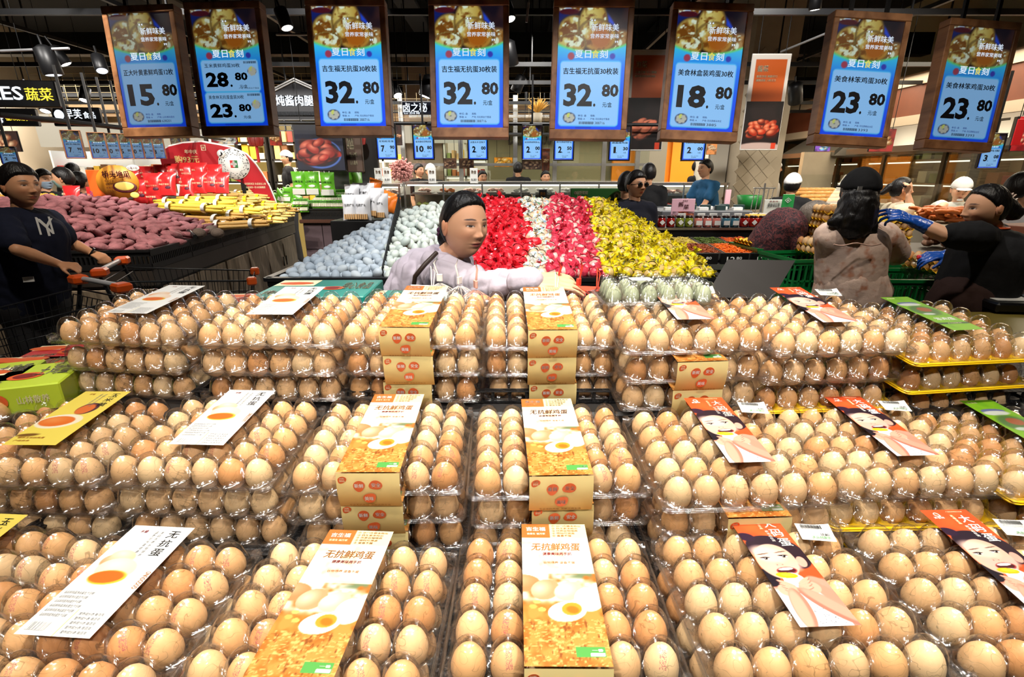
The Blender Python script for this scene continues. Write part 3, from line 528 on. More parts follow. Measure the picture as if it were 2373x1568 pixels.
# ================================================================ hanging price screens
WOODF = wood('brown wood frame', (112, 72, 44), (168, 118, 78), 9, (1, 1, .12), .5)
def screen_paint(big=True, dbl=False, dark=1.0):
    P = Paint(84 if big else 30, 140 if big else 52, 1.65, (20, 90, 235)); u, v = P.u, P.v
    P.mix(1-v*1.2, (60, 170, 250)); P.mix((v-.6)*1.5, (10, 70, 250)); P.mix((.08-u)*10+(u-.92)*10, (40, 190, 235)); P.mix(((.48-v)*9)*(v > .3)*(.6), (60, 205, 225))
    F_ = P.i.copy(); P.i[:] = (22, 14, 24)
    P.nz(4, 21, (60, 30, 28), .4, .7); P.ell(.1, .14, .35, .2, (20, 30, 90), .5, .3); P.ell(.15, .0, .17, .08, (225, 238, 255), 0, .1); P.ell(.15, .03, .15, .04, (80, 16, 26), 0, .3); P.ell(.72, .12, .28, .07, (40, 70, 190), .9, .4)
    P.ell(.86, .2, .16, .035, (180, 16, 24), .25, .3); P.ell(.93, .3, .25, .2, (190, 130, 70), .2, .3)
    for (cx, cy, rx, ry, ro) in ((.24, .2, .24, .22, .3), (.5, .12, .2, .26, .1), (.58, .22, .27, .2, .2), (.2, .29, .2, .13, 0)):
        P.ell(cx, cy, rx*1.08, ry*1.08, (60, 30, 14), ro, .15); P.ell(cx, cy, rx, ry, (206, 150, 60), ro, .2, (240, 200, 110))
    P.ell(.62, .24, .17, .15, (190, 92, 20), .1, .6); M = (P.i.sum(-1) > 330)*1.
    P.nz(9, 31, (130, 66, 16), .55, .68, M*.9); P.nz(13, 37, (250, 232, 190), .56, .66, M); P.nz(20, 47, (150, 84, 26), .62, .7, M)
    top = (v < .33+.06*(2*u-1)**2*-1+.02)[..., None]; P.i = np.where(top, P.i, F_); band = np.abs(v-(.35-.06*(2*u-1)**2))*60; P.mix(1-band/1.0, (120, 220, 120))
    boxes = [(.055, .43, .94, .965)] if not dbl else [(.055, .425, .94, .69), (.055, .705, .94, .965)]
    for b in boxes: P.rect(b[0]-.01, b[1]-.008, b[2]+.01, b[3]+.008, (90, 200, 245), .05); P.rect(*b, (176, 214, 250), .04)
    P.ell(.2, .385, .05, .05, (190, 60, 80), 0, .3); P.ell(.81, .385, .04, .04, (60, 60, 170), 0, .3); P.rect(.3, .978, .55, .992, (10, 60, 200), .02)
    if big:
        for cx, cy in (((.21, .9),) if not dbl else ((.84, .52), (.84, .81))):
            P.ell(cx, cy, .095 if not dbl else .07, .075 if not dbl else .05, (70, 70, 96), 0, .15)
            for k in range(7): P.ell(cx+.05*math.cos(k*.9)*(.7 if dbl else 1), cy+.022*math.sin(k*.9), .033, .028, (222, 196, 168) if k != 5 else (240, 220, 100), k, .3)
    P.i *= np.array([.80, .92, 1.0])*dark
    return P
INKE = [SCREEN, mat('lit black', (8, 8, 18), .5), mat('lit white', (226, 240, 255), emit=.9), mat('lit yellow', (240, 225, 90), emit=.9), mat('lit navy', (30, 60, 150), emit=.5)]
def screen_mesh(w, h, title, price, big=True, info='', code='', second=None, dark=1.0, head='食'):
    mb = MB(); P = screen_paint(big, second is not None, dark); P.into(mb, w, h)
    def t(s, u0, v0, u1, v1, i, **k): text(mb, s, (u0-.5)*w, (.5-v1)*h, (u1-.5)*w, (.5-v0)*h, i, z=.0012, **k)
    if big:
        t('“', .47, .09, .54, .105, 2); t('新鲜味美', .48, .125, .88, .185, 2, off=.01); t('营养家常美味', .47, .205, .89, .243, 2); t('”', .83, .26, .88, .28, 2, off=.02)
        t('夏日', .25, .335, .495, .402, 2, off=.016); t('食', .505, .335, .61, .402, 3, off=.016); t('刻', .62, .335, .74, .402, 2, off=.016)
    else: t('夏日食刻', .22, .345, .78, .4, 2)
    def prc(p, v0, v1, x0=.11, x1=.62, sm=1):
        a, b = p.split('.'); hh = v1-v0; xw = x1-x0-.07
        dig = .22*sm if big else .2
        n = len(a); x = x0+(0 if n > 1 else .08); t(a, x, v0, x+dig*n*(.98 if a != '1' else .6), v1, 1, off=.04); x += dig*n*(.98 if a != '1' else .6)
        t('.', x+.02, v1-.028*sm, x+.055, v1, 1, off=.02); t(b, .68 if sm == 1 else .56, v0+.005, .93 if sm == 1 else .76, v0+hh*.57, 1, off=.04)
        t('元/盒', .7, v0+hh*.8, .84, v0+hh*1.02, 1) if sm == 1 else t('元/盒', .62, v0+hh*.85, .74, v0+hh*1.08, 1)
    if second:
        t(title, .1, .45, .66, .487, 1, off=.01); prc(price, .525, .655, .1, .5, .82); t(second[0], .1, .725, .66, .76, 1, off=.01); prc(second[1], .8, .925, .1, .5, .82)
        bars(mb, .72, .435, .92, .455, w, h, 20, 1, .0012); bars(mb, .72, .715, .92, .735, w, h, 20, 1, .0012); t('产地: 河北邢台宁晋县', .6, .66, .92, .675, 1, off=0)
    else:
        x0, x1 = (.09, .91); t(title, x0, .48 if big else .46, x1, .535 if big else .52, 1, off=.02); prc(price, .61, .805)
        if big:
            t('单位: 盒', .34, .872, .47, .89, 4); t('规格:', .53, .872, .6, .89, 4); t('等级: A', .34, .9, .45, .918, 4); t('产地: '+info, .53, .9, .82, .918, 4); bars(mb, .36, .932, .58, .955, w, h, 26, 1, .0012); t(code, .6, .932, .75, .955, 1, off=0)
        else: t('单位: 盒 规格', .4, .88, .75, .9, 4); P.ell(.2, .9, .1, .07, (80, 80, 110)); bars(mb, .42, .92, .65, .94, w, h, 14, 1, .0012)
    return mb.mesh('screen', INKE, True)
def frame(w, h, b, d, top=None, bot=None, rr=.0):
    top = top or b; bot = bot or b; mb = MB(); x, y = w/2, h/2
    for a in ((-x-b, y, x+b, y+top), (-x-b, -y-bot, x+b, -y), (-x-b, -y, -x, y), (x, -y, x+b, y)): mb.rbox(a[0], a[1], -d+.01, a[2], a[3], .01, .004)
    mb.box(-x, -y, -d+.012, x, y, -.004); return mb
RX = lambda tl: PI/2+tl
SG = [(-2.311, 3.524, 2.243, -.054, .016, -.082, '正大叶黄素鲜鸡蛋12枚', '15.80', '山东潍坊昌乐', '638201', None, 'first', .72), (-1.755, 3.459, 2.245, -.019, .013, -.081, '玉米黄鲜鸡蛋30枚', '28.80', '', '', ('美食林无抗蛋盒装30枚', '23.80'), 'second', .8),
 (-.983, 3.363, 2.235, .029, .004, -.096, '吉生福无抗蛋30枚装', '32.80', '河北邢台宁晋县', '388716', None, 'third', 1), (-.253, 3.295, 2.22, -.014, -.004, -.11, '吉生福无抗蛋30枚装', '32.80', '河北邢台宁晋县', '388716', None, 'fourth', 1),
 (.469, 3.309, 2.212, -.05, -.015, -.084, '吉生福无抗蛋30枚装', '32.80', '河北邢台宁晋县', '388716', None, 'fifth', 1), (1.161, 3.323, 2.203, -.041, -.042, -.11, '美食林盒装鸡蛋30枚', '18.80', '河北邯郸永年区', '3885', None, 'sixth', .96),
 (2.161, 3.419, 2.182, -.007, -.055, -.106, '美食林笨鸡蛋30枚', '23.80', '河北邯郸丛台区', '3393', None, 'seventh', .88), (2.919, 3.501, 2.158, .042, -.051, -.089, '美食林笨鸡蛋30枚', '23.80', '河北邯郸丛台区', '3393', None, 'eighth', .75)]
fm = frame(.40, .66, .034, .085, .042, .058).mesh('frame', WOODF); cache = {}
for (x, y, z, a, ro, t_, ti, pr, inf, code, sec, nn, dk) in SG:
    r = thing('price_screen', 'wood-framed hanging screen reading %s, %s from left' % (pr, nn), 'price screen', (x, y, z), (0, 0, 0), 'large price screens above the boxes')
    r.matrix_world = Matrix.Translation((x, y, z)) @ Matrix.Rotation(a, 4, 'Z') @ Matrix.Rotation(-t_*0-(-t_), 4, 'X') @ Matrix.Rotation(-ro, 4, 'Y') @ Matrix.Rotation(PI/2, 4, 'X')
    ob('frame', fm, r); key = (ti, dk)
    if key not in cache: cache[key] = screen_mesh(.40, .66, ti, pr, True, inf, code, sec, dk)
    ob('screen', cache[key], r); MB().box(-.12, .37, -.06, -.1, 1.6, -.04).box(.1, .37, -.06, .12, 1.6, -.04).obj('hanger', GEAR, r)
tag(MB().box(-3, 3.46, 2.66, 3.6, 3.56, 2.78).obj('screen_rail', GEAR), 'black steel rail the large price screens hang from', 'rail')
BFR = mat('black bezel', (12, 12, 14), .35)
def small_sign(x0, y0, x1, y1, Y, title, price, lab, yaw=0, fr=BFR, dark=1, grp='small price screens over the egg bins'):
    k = scl((x0+x1)/2, (y0+y1)/2, Y); w, h = (x1-x0)*k, (y1-y0)*k*.985; p = pt((x0+x1)/2, (y0+y1)/2, Y); b = .06*w
    r = thing('price_tag_screen', lab, 'price screen', p, (PI/2, 0, yaw), grp); frame(w-2*b, h-2*b, b, .035).obj('frame', fr, r)
    ob('screen', screen_mesh(w-2*b, h-2*b, title, price, False, dark=dark), r); MB().box(-.01, h/2, -.02, .01, h/2+.5, -.01).obj('hanger', GEAR, r)
for i, (x0, x1, y0, ti, pr) in enumerate([(871, 919, 288, '无铅松花蛋', '7.90'), (956, 1006, 289, '溢流香松花鸭皮蛋', '10.80'), (1083, 1131, 291, '太极水乡活珠子', '2.00'), (1209, 1257, 291, '溢流香熟咸鸭蛋60g', '2.00'), (1283, 1331, 290, '惠丹双黄咸鸡蛋70g', '2.50'), (1411, 1462, 292, '麻酱咸鸡蛋', '1.30'), (1581, 1637, 292, '太极水乡咸鸭蛋60g', '2.00')]):
    small_sign(x0, y0, x1, 368+i*.6, 6.0, ti, pr, 'small black-framed price screen reading %s, %s from left over bins' % (pr, ORD[i]))
small_sign(2274, 310, 2322, 390, 4.8, '鲜鸡蛋', '3.08', 'small price screen reading 3.08 below the last large screen', -.1, dark=.85, grp='single')
for i, (x0, x1, y0, y1, Y, ti, pr) in enumerate([(150, 188, 303, 366, 4.6, '桥头地瓜', '7.90'), (210, 245, 308, 367, 5, '蜜香红薯', '10.80'), (243, 275, 310, 367, 5.3, '烟薯红薯', '10.80'), (273, 303, 311, 367, 5.6, '小芋头', '5.80'), (300, 329, 313, 367, 5.9, '荔浦芋头', '10.80'), (325, 353, 314, 367, 6.2, '迷你铁棍山药', '6.98'), (350, 379, 316, 367, 6.5, '铁棍山药', '3.99'), (400, 422, 320, 368, 7.0, '有机地瓜', '4.58'), (421, 443, 320, 368, 7.2, '有机山药', '4.58')]):
    small_sign(x0, y0, x1, y1, Y, ti, pr, 'small wood-framed price screen reading %s, %s from left over potatoes' % (pr, (ORD+['ninth'])[i]), .35, WOODF, .62, 'small price screens over the potatoes')
small_sign(4, 340, 36, 380, 4.2, '青椒', '2.98', 'small price screen at far left above the man\'s head', .4, BFR, .6, 'single')
tag(MB().tube([pt(-40, 262, 4.2), pt(120, 278, 4.6), pt(520, 322, 7.8)], .022, 8).obj('sign_rail', GEAR), 'black rail carrying small screens over the sweet potatoes', 'rail')
tag(MB().tube([pt(620, 284, 6.1), pt(1700, 290, 6.1)], .02, 6).obj('sign_rail', GEAR), 'black rail carrying small screens over the egg bins', 'rail')
# ---------------------------------------------------------------- shop name boards and posters
WLIT = mat('lit sign white', (235, 245, 255), emit=1.5); YLIT = mat('lit sign yellow', (250, 225, 60), emit=1.3)
def board(name, lab, cat, x0, y0, x1, y1, Y, texts, m=None, d=.06, yaw=0, inks=None, paint=None, group=None):
    """flat sign seen in the rectangle x0..x1, y0..y1 at depth Y; texts: (string, px box, ink index)"""
    cx, cy = (x0+x1)/2, (y0+y1)/2; k = scl(cx, cy, Y); w, h = (x1-x0)*k, (y1-y0)*k; r = thing(name, lab, cat, pt(cx, cy, Y), (PI/2, 0, yaw), group)
    MB().rbox(-w/2, -h/2, -d, w/2, h/2, 0, min(.01, d/4)).obj('panel', m or BFR, r)
    if paint is not None: mb = MB(); paint.into(mb, w*.97, h*.97, .002); mb.obj('printed_face', PRINT if not paint.lit else SCREEN, r, col=True)
    mb = MB()
    for s, a, b, c, d_, i in texts: text(mb, s, (a-cx)*k, (cy-d_)*k, (c-cx)*k, (cy-b)*k, i, z=.006, off=.015)
    if mb.v: mb.obj('lettering', inks or [WLIT, YLIT], r)
    zc = r.location.z
    if zc > 1.75: MB().tube([(-w*.35, h/2, -d/2), (-w*.35, 4.4-zc, -d/2)], .004, 4).tube([(w*.35, h/2, -d/2), (w*.35, 4.4-zc, -d/2)], .004, 4).obj('hanging_cord', GEAR, r)['kind'] = 'stuff'
    return r
Paint.lit = False
board('shop_sign', 'black lit sign ending ES with yellow characters, top left', 'sign', -260, 186, 116, 244, 5.4, [('VEGETABLES', -250, 200, 43, 229, 0), ('蔬菜', 48, 202, 108, 230, 1)], yaw=.1)
board('shop_sign', 'small black lit sign with yellow characters at far left', 'sign', -60, 252, 78, 290, 6.4, [('福州玫瑰小镇', 12, 266, 73, 279, 1), ('✿', -14, 262, 8, 284, 0)], yaw=.1)
board('shop_sign', 'dark green lit sign with white round logo, left of first screen', 'sign', 124, 250, 229, 291, 7.4, [('●', 131, 256, 152, 277, 0), ('早芙', 154, 254, 190, 275, 0), ('食品', 193, 259, 219, 274, 0)], yaw=.1)
board('shop_sign', 'dark sign reading 卤之秘 over the deli', 'sign', 931, 236, 1012, 264, 8.6, [('卤之秘', 934, 239, 990, 259, 0), ('LU ZHI MI', 936, 259, 972, 263, 0)], m=mat('navy board', (16, 20, 40), .4))
# roof-shaped stall front of the roast stall
k = scl(690, 250, 6.6); c = pt(690, 250, 6.6); r = thing('stall_front', 'black gabled stall front with white lit characters between second and third screens', 'stall front', c, (PI/2, 0, 0))
MB().rbox(-75*k, -24*k, -.3, 75*k, 26*k, 0).obj('panel', mat('slate board', (34, 34, 38), .5), r)
MB().prism([(-85*k, 20*k), (0, 62*k), (85*k, 20*k)], -.3, 0).obj('gable', mat('slate board'), r)
mb = MB(); 
for o_ in (0, 5): mb.tube([(-80*k, (22+o_)*k, .01), (0, (56+o_)*k, .01), (80*k, (22+o_)*k, .01)], .01, 6)
mb.obj('gable_trim', mat('pale trim', (190, 190, 190), .5), r)
mb = MB(); text(mb, '炖酱肉腿', -49*k, 4*k, 39*k, 27*k, 0, z=.01, off=.03); mb.obj('lettering', WLIT, r)
mb = MB()
for i in range(50): mb.box(-70*k+i*2.9*k, -16*k, 0, -68.8*k+i*2.9*k, -8*k, .03)
mb.obj('louvre', GREY, r)['kind'] = 'stuff'
mb = MB()
for (a, b, c2, d) in ((-56, -24, 60, -26), (-56, -48, 60, -50), (-20, -30, 30, -32), (-20, -42, 30, -44), (-20, -30, -18, -44), (28, -30, 30, -44), (-50, -36, -20, -38), (30, -36, 60, -38), (-36, -24, -34, -50), (44, -24, 46, -50), (4, -24, 6, -50)): mb.box(a*k, d*k, -.02, c2*k, b*k, .01)
mb.obj('lattice', mat('grey lattice', (120, 120, 120), .5), r)
# big food photo panels
def photo(seed, bg, blob, hi, plate=None, n=26, cy=.6, asp=1, lit=False, spread=.28, size=.1, nx=70):
    P = Paint(nx, int(nx*asp), asp, bg); P.lit = lit; P.nz(3, seed, tuple(np.array(bg)*.6), .4, .7)
    if plate: P.ell(.5, cy+.03, spread*1.5, spread*1.05, plate, 0, .06); P.ell(.5, cy+.02, spread*1.38, spread*.95, tuple(np.array(bg)*.8), 0, .06); 
    r = np.random.default_rng(seed)
    for i in range(n):
        a = r.uniform(0, 2*PI); q = math.sqrt(r.uniform())*spread; cx_, cy_ = .5+math.cos(a)*q*1.2, cy+math.sin(a)*q*.7/asp; s_ = size*r.uniform(.7, 1.3); sh = r.uniform(.6, 1.1)
        P.ell(cx_, cy_+.012, s_*1.05, s_*.6, tuple(np.array(blob)*.35), r.uniform(-.6, .6), .3); P.ell(cx_, cy_, s_, s_*.55, tuple(np.clip(np.array(blob)*sh, 0, 255)), r.uniform(-.6, .6), .2, hi)
    return P
r = board('roast_meat_screen', 'large dark-framed lit picture of glazed roast meat on a plate', 'screen', 683, 286, 797, 393, 6.3, [], paint=photo(5, (34, 36, 52), (170, 40, 30), (240, 130, 100), (80, 110, 180), 34, .62, 1, True, .3, .15, 90))
board('stall_column', 'brown upright board with pale vertical writing beside the roast meat picture', 'board', 798, 286, 838, 396, 6.45, [('良品', 805, 292, 820, 346, 0), ('用心制造', 808, 352, 826, 362, 0), ('良心服务', 808, 370, 826, 380, 0)], m=mat('brown board', (74, 56, 44), .5), inks=[INK['cream']])
def poster(lab, x0, y0, x1, y1, Y, title, small, seed, blob, yaw, split=.5):
    P = photo(seed, (34, 22, 20), blob, (250, 150, 110), None, 34, .78, (y1-y0)/(x1-x0), False, .3, .12, 56); P.rect(0, 0, 1, split, (222, 214, 204)); P.rect(.1, .045, .92, split, (196, 88, 24)); P.ell(.5, .98, .6, .12, (196, 170, 160), 0, .2) if seed == 9 else None
    P.rect(.82, .93, .94, 1, (220, 70, 40))
    w = x1-x0
    return board('hanging_poster', lab, 'poster', x0, y0, x1, y1, Y, [(title, x0+w*.17, y0+24, x0+w*.45, y0+37, 0), (small[0], x0+w*.17, y0+44, x0+w*.7, y0+49, 0), (small[1], x0+w*.17, y0+52, x0+w*.68, y0+57, 0)], m=mat('poster rim', (200, 196, 190), .5), d=.02, yaw=yaw, inks=[INK['cream']], paint=P)
poster('tall hanging poster of pickled vegetables, orange top, between fifth and sixth screens', 1452, 128, 1543, 342, 6.2, '泡菜', ('豆瓣发酵 手工腌制', '酸辣脆爽的美好滋味'), 8, (226, 120, 90), 0, .46)
poster('tall hanging poster of sauced pickles, orange top, right of sixth screen', 1729, 137, 1818, 341, 6.2, '酱菜', ('酱香浓郁 爽脆可口', '腌制成香 入味五分'), 9, (176, 44, 14), 0, .48)
# cream, brown and cream fascia running along the right wall, with the kitchen behind
CRM = mat('cream fascia', (176, 160, 140), .6); BRN = mat('brown fascia', (100, 50, 28), .6, noise=.1, nscale=6)
xw = 5.9
for nm_, za, zb, m_ in (('trim_1', 2.32, 2.45, CRM), ('trim_2', 2.45, 2.86, BRN), ('trim_3', 2.86, 3.02, CRM)): struct(MB().box(xw-(.03 if m_ is CRM else 0), 2.5, za, xw+.2, 13.3, zb).obj(nm_, m_))
HOOD = mat('steel hood', (120, 116, 108), .35, metal=.8)
for i, (y0, y1) in enumerate(((5.2, 6.6), (6.8, 8.4), (8.7, 10.4))):
    mb = MB(); mb.add([(6.1, y0, 2.3), (6.1, y1, 2.3), (6.1, y1, 1.98), (6.1, y0, 1.98), (5.75, y0+.1, 2.3), (5.75, y1-.1, 2.3), (5.3, y1, 2.0), (5.3, y0, 2.0), (5.3, y1, 1.92), (5.3, y0, 1.92), (6.1, y1, 1.92), (6.1, y0, 1.92)], [(4, 5, 6, 7), (7, 6, 8, 9), (0, 4, 7, 9, 11), (1, 10, 8, 6, 5), (0, 1, 5, 4), (9, 8, 10, 11)]); tag(mb.obj('kitchen_hood', HOOD), 'steel extractor hood along the right kitchen, %s from front' % ORD[i], 'hood', 'kitchen hoods')
GLASS = clearmat('window glass', (.93, .96, .93), .03, .07, .6, 0)
for i, y in enumerate((5.0, 6.2, 7.4, 8.6, 9.8, 11)):
    struct(MB().box(6.05, y-.03, 0, 6.12, y+.03, 2.32).obj('window_post', mat('bronze post', (96, 84, 62), .4, metal=.4)))
    struct(MB().box(6.07, y+.04, 1.0, 6.08, y+1.16, 2.3).obj('window_%d' % (i+1), GLASS))
mb = MB(); text(mb, 'HEALTH', 0, 0, 1.5, .2, 0, off=.0); o = mb.obj('wall_lettering', mat('dark letters', (70, 62, 46), .6), None, (5.88, 5.1, 2.06), (PI/2, 0, PI/2)); o.matrix_world = Matrix(((0, 0, -1, 5.2), (-1, 0, 0, 6.85), (0, 1, 0, 1.99), (0, 0, 0, 1))); tag(o, 'dark capital letters reading HEALTH on the right wall', 'lettering')
# shelves with goods behind the kitchen glass
def goods(mb, x0, x1, y, z, n, hs, mi=1, dp=.2, axis=0):
    for i in range(n):
        a = x0+(x1-x0)*(i+.1)/n; b = x0+(x1-x0)*(i+.85)/n; h = random.uniform(*hs); m_ = random.randrange(mi)
        if axis == 0: mb.rbox(a, y, z, b, y+dp, z+h, .004, m_)
        else: mb.rbox(y, a, z, y+dp, b, z+h, .004, m_)
LITW = mat('lit shelf white', (255, 246, 226), emit=1.6); WDL = wood('light wood', (150, 112, 66), (196, 156, 100), 5, (1, 1, 8), .5)
GD = [mat('goods '+str(i), c, .5) for i, c in enumerate([(214, 170, 110), (190, 60, 50), (236, 220, 190), (120, 80, 50), (236, 190, 60), (200, 120, 70), (150, 160, 90), (240, 240, 235)])]
def shelving(lab, x0, x1, y, zs, frame_m, back_m, n, hs, lit=True, axis=0, z0=0, zt=2.2, dp=.4):
    r = thing('shelf_unit', lab, 'shelf', (0, 0, 0), (0, 0, 0), None); fr = MB(); 
    B = (lambda m, a, b, c, d, e, f, i=0: m.box(a, b, c, d, e, f, i)) if axis == 0 else (lambda m, a, b, c, d, e, f, i=0: m.box(b, a, c, e, d, f, i))
    for x in (x0, (x0+x1)/2, x1): B(fr, x-.02, y, z0, x+.02, y+dp, zt)
    fr.obj('frame', frame_m, r); bk = MB(); B(bk, x0, y+dp, z0, x1, y+dp+.02, zt); bk.obj('back_panel', back_m, r)
    for z in zs:
        s_ = MB(); B(s_, x0, y, z-.03, x1, y+dp, z); s_.obj('shelf', frame_m, r)
        if lit: s_ = MB(); B(s_, x0, y+.05, z-.05, x1, y+.09, z-.03); s_.obj('shelf_light', LITW, r)
        g = MB(); goods(g, x0+.03, x1-.03, y+.03, z, n, hs, len(GD), dp-.1, axis); g.obj('goods', GD, r)['kind'] = 'stuff'
    return r
shelving('wooden bread shelves behind the kitchen glass, nearest the front', 5.0, 7.2, 6.45, (1.15, 1.5, 1.85), WDL, mat('warm back', (190, 160, 110), .6), 9, (.06, .18), True, 1, 0, 2.3, .35)
shelving('wooden bread shelves behind the kitchen glass, middle of the right wall', 7.4, 9.6, 6.45, (1.15, 1.5, 1.85), WDL, mat('warm back'), 9, (.06, .18), True, 1, 0, 2.3, .35)
shelving('wooden bread shelves behind the kitchen glass, far end', 9.8, 12.4, 6.45, (1.15, 1.5, 1.85), WDL, mat('warm back'), 10, (.06, .18), True, 1, 0, 2.3, .35)
# back of the hall from left to right
shelving('long white lit cooler with packed goods at far left', -9.6, -6.2, 11, (.9, 1.25, 1.6), mat('white cooler', (230, 232, 230), .4), mat('white cooler'), 22, (.1, .24), True, 0, 0, 2.1)
shelving('white lit cooler behind the crowd, second from left', -6.1, -4.8, 11, (.9, 1.25, 1.6), mat('white cooler'), mat('white cooler'), 9, (.1, .24), True, 0, 0, 2.1)
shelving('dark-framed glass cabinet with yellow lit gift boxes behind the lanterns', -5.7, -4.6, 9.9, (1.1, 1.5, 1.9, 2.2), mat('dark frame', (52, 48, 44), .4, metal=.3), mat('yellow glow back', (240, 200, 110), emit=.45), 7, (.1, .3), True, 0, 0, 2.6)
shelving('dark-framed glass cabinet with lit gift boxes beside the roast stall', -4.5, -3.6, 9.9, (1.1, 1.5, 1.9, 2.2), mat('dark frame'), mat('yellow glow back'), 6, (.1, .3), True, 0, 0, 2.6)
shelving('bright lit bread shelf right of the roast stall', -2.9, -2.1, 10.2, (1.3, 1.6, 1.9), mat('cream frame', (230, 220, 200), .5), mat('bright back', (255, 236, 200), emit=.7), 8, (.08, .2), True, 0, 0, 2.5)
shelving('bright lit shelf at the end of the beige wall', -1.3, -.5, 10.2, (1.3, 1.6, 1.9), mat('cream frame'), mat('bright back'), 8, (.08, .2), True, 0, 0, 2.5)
struct(MB().box(-2.05, 10.3, 0, -1.35, 10.6, 4).obj('partition', mat('taupe wall', (138, 116, 96), .6)))
LW = mat('lightbox cream', (250, 236, 206), emit=.55)
for i, (a, b, z0, z1, y) in enumerate([(-9.4, -7.4, 2.15, 2.75, 10.6), (-7.2, -5.9, 2.1, 2.5, 10.9), (-3, -.5, 2.2, 2.5, 10.15)]): struct(MB().box(a, y, z0, b, y+.1, z1).obj('lit_soffit', LW))
# deli kitchen
DK = mat('deli wall', (150, 140, 104), .6); struct(MB().box(-.5, 11.2, 0, 2.9, 11.3, 3).obj('partition', DK))
mb = MB(); kx = scl(1230, 317, 11.15); text(mb, 'DELICIOUS', pt(1178, 317, 11.15).x, pt(1230, 336, 11.15).z, pt(1278, 317, 11.15).x, pt(1230, 303, 11.15).z, 0, Matrix.Translation((0, 11.17, 0)) @ Matrix.Rotation(PI/2, 4, 'X'), off=.02); tag(mb.obj('wall_lettering', mat('dark letters')), 'large dark capital letters reading DELICIOUS on the deli wall', 'lettering')
struct(MB().box(2.1, 11, 0, 3.3, 11.1, 3).obj('partition', mat('orange wall', (236, 140, 20), .6)))
struct(MB().box(3.3, 10.9, 0, 4.9, 11, 3).obj('partition', mat('orange wall')))
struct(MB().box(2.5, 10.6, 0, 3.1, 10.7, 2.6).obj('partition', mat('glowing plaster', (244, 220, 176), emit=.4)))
for i, px in enumerate((935, 1068, 1194, 1286, 1400, 1478)):
    p = pt(px, 350, 10); struct(MB().box(p.x-.04, 9.95, 0, p.x+.04, 10.05, 3.0).obj('window_post', STEEL))
for z in (1.78, 2.62): struct(MB().box(-1.9, 9.97, z, 2.6, 10.03, z+.05).obj('window_rail', STEEL))
struct(MB().box(-1.9, 9.99, 1.4, 2.6, 10.0, 2.6).obj('window_7', GLASS))
def pictures(lst):
    for lab, x0, y0, x1, y1, Y, bg, blob, seed, lit in lst:
        board('picture_board', lab, 'picture', x0, y0, x1, y1, Y, [], paint=photo(seed, bg, blob, (255, 220, 170), None, 14, .55, (y1-y0)/(x1-x0), lit, .3, .14, 26), d=.02)
pictures([('tilted picture of sausages at far left top', -30, 305, 45, 350, 6.5, (60, 40, 34), (206, 120, 80), 11, True), ('red and white picture of fish left of the arched sign', 488, 308, 550, 333, 8.5, (190, 40, 40), (210, 210, 200), 12, True), ('small red picture of roast chicken right of the lantern', 624, 303, 652, 336, 8, (200, 60, 40), (220, 140, 60), 13, True),
 ('slim picture board of noodles beside screen reading 7.90', 916, 290, 931, 335, 7.5, (70, 40, 30), (220, 140, 90), 14, True), ('long food picture board on deli wall, left pair', 1028, 367, 1058, 390, 9.6, (150, 110, 84), (90, 50, 40), 15, False), ('long food picture board on deli wall, second of left pair', 1064, 367, 1098, 390, 9.6, (150, 110, 84), (90, 50, 40), 16, False),
 ('food picture board on the deli wall, right of DELICIOUS', 1209, 371, 1256, 392, 9.6, (156, 116, 88), (90, 50, 40), 17, False), ('upright brown picture board with characters on deli wall', 1256, 345, 1274, 395, 9.7, (120, 60, 30), (220, 180, 130), 18, False), ('orange picture board behind the deli glass', 1145, 365, 1188, 386, 10.5, (250, 150, 20), (250, 170, 40), 19, True),
 ('tilted bright food picture near the orange wall', 1638, 322, 1662, 357, 8.2, (240, 150, 80), (250, 200, 150), 20, True), ('picture of red peppers under the left poster', 1640, 360, 1680, 380, 9, (230, 120, 20), (250, 200, 140), 22, True), ('small purple and blue screen in the right kitchen', 1889, 327, 1925, 350, 7.2, (150, 90, 200), (120, 190, 230), 23, True), ('red picture of fried dough between seventh and eighth screens', 2017, 300, 2073, 350, 5.6, (180, 50, 40), (230, 140, 60), 24, True), ('red menu screen at far right edge', 2350, 272, 2420, 348, 4.6, (210, 36, 40), (220, 60, 50), 25, True)])
board('wall_notice', 'red lit panel with characters at far right edge', 'sign', 2352, 278, 2372, 335, 4.55, [], m=mat('red panel', (206, 30, 36), .4), d=.01)
# lanterns, pink blossom ball, grass vase
LR = mat('lit red lantern', (226, 36, 16), emit=.35, rough=.5)
for i, (px, py, w) in enumerate([(592, 322, 17), (832, 321, 15)]):
    p = pt(px, py, 7.6); k = scl(px, py, 7.6)*w; r = thing('red_lantern', 'red ribbed paper lantern %s the roast meat picture' % ('left of' if i == 0 else 'right of'), 'lantern', p)
    mb = MB(); mb.lathe([(k*.45, -k*.9), (k*.85, -k*.8), (k*1., 0), (k*.85, k*.8), (k*.45, k*.9)], 16); mb.obj('shade', LR, r)
    mb = MB(); [mb.tube([(math.cos(a)*k*q, math.sin(a)*k*q, zz) for q, zz in ((.46, -k*.92), (.87, -k*.8), (1.02, 0), (.87, k*.8), (.46, k*.92))], .004, 4) for a in np.arange(0, 2*PI, PI/5)]; mb.obj('rib', mat('dark red rib', (120, 20, 14), .5), r)
    MB().tube([(0, 0, -k*.9), (0, 0, -k*3)], .02, 6).obj('tassel', INK['red'], r); MB().tube([(0, 0, k*.9), (0, 0, k*4)], .004, 4).obj('cord', GEAR, r)
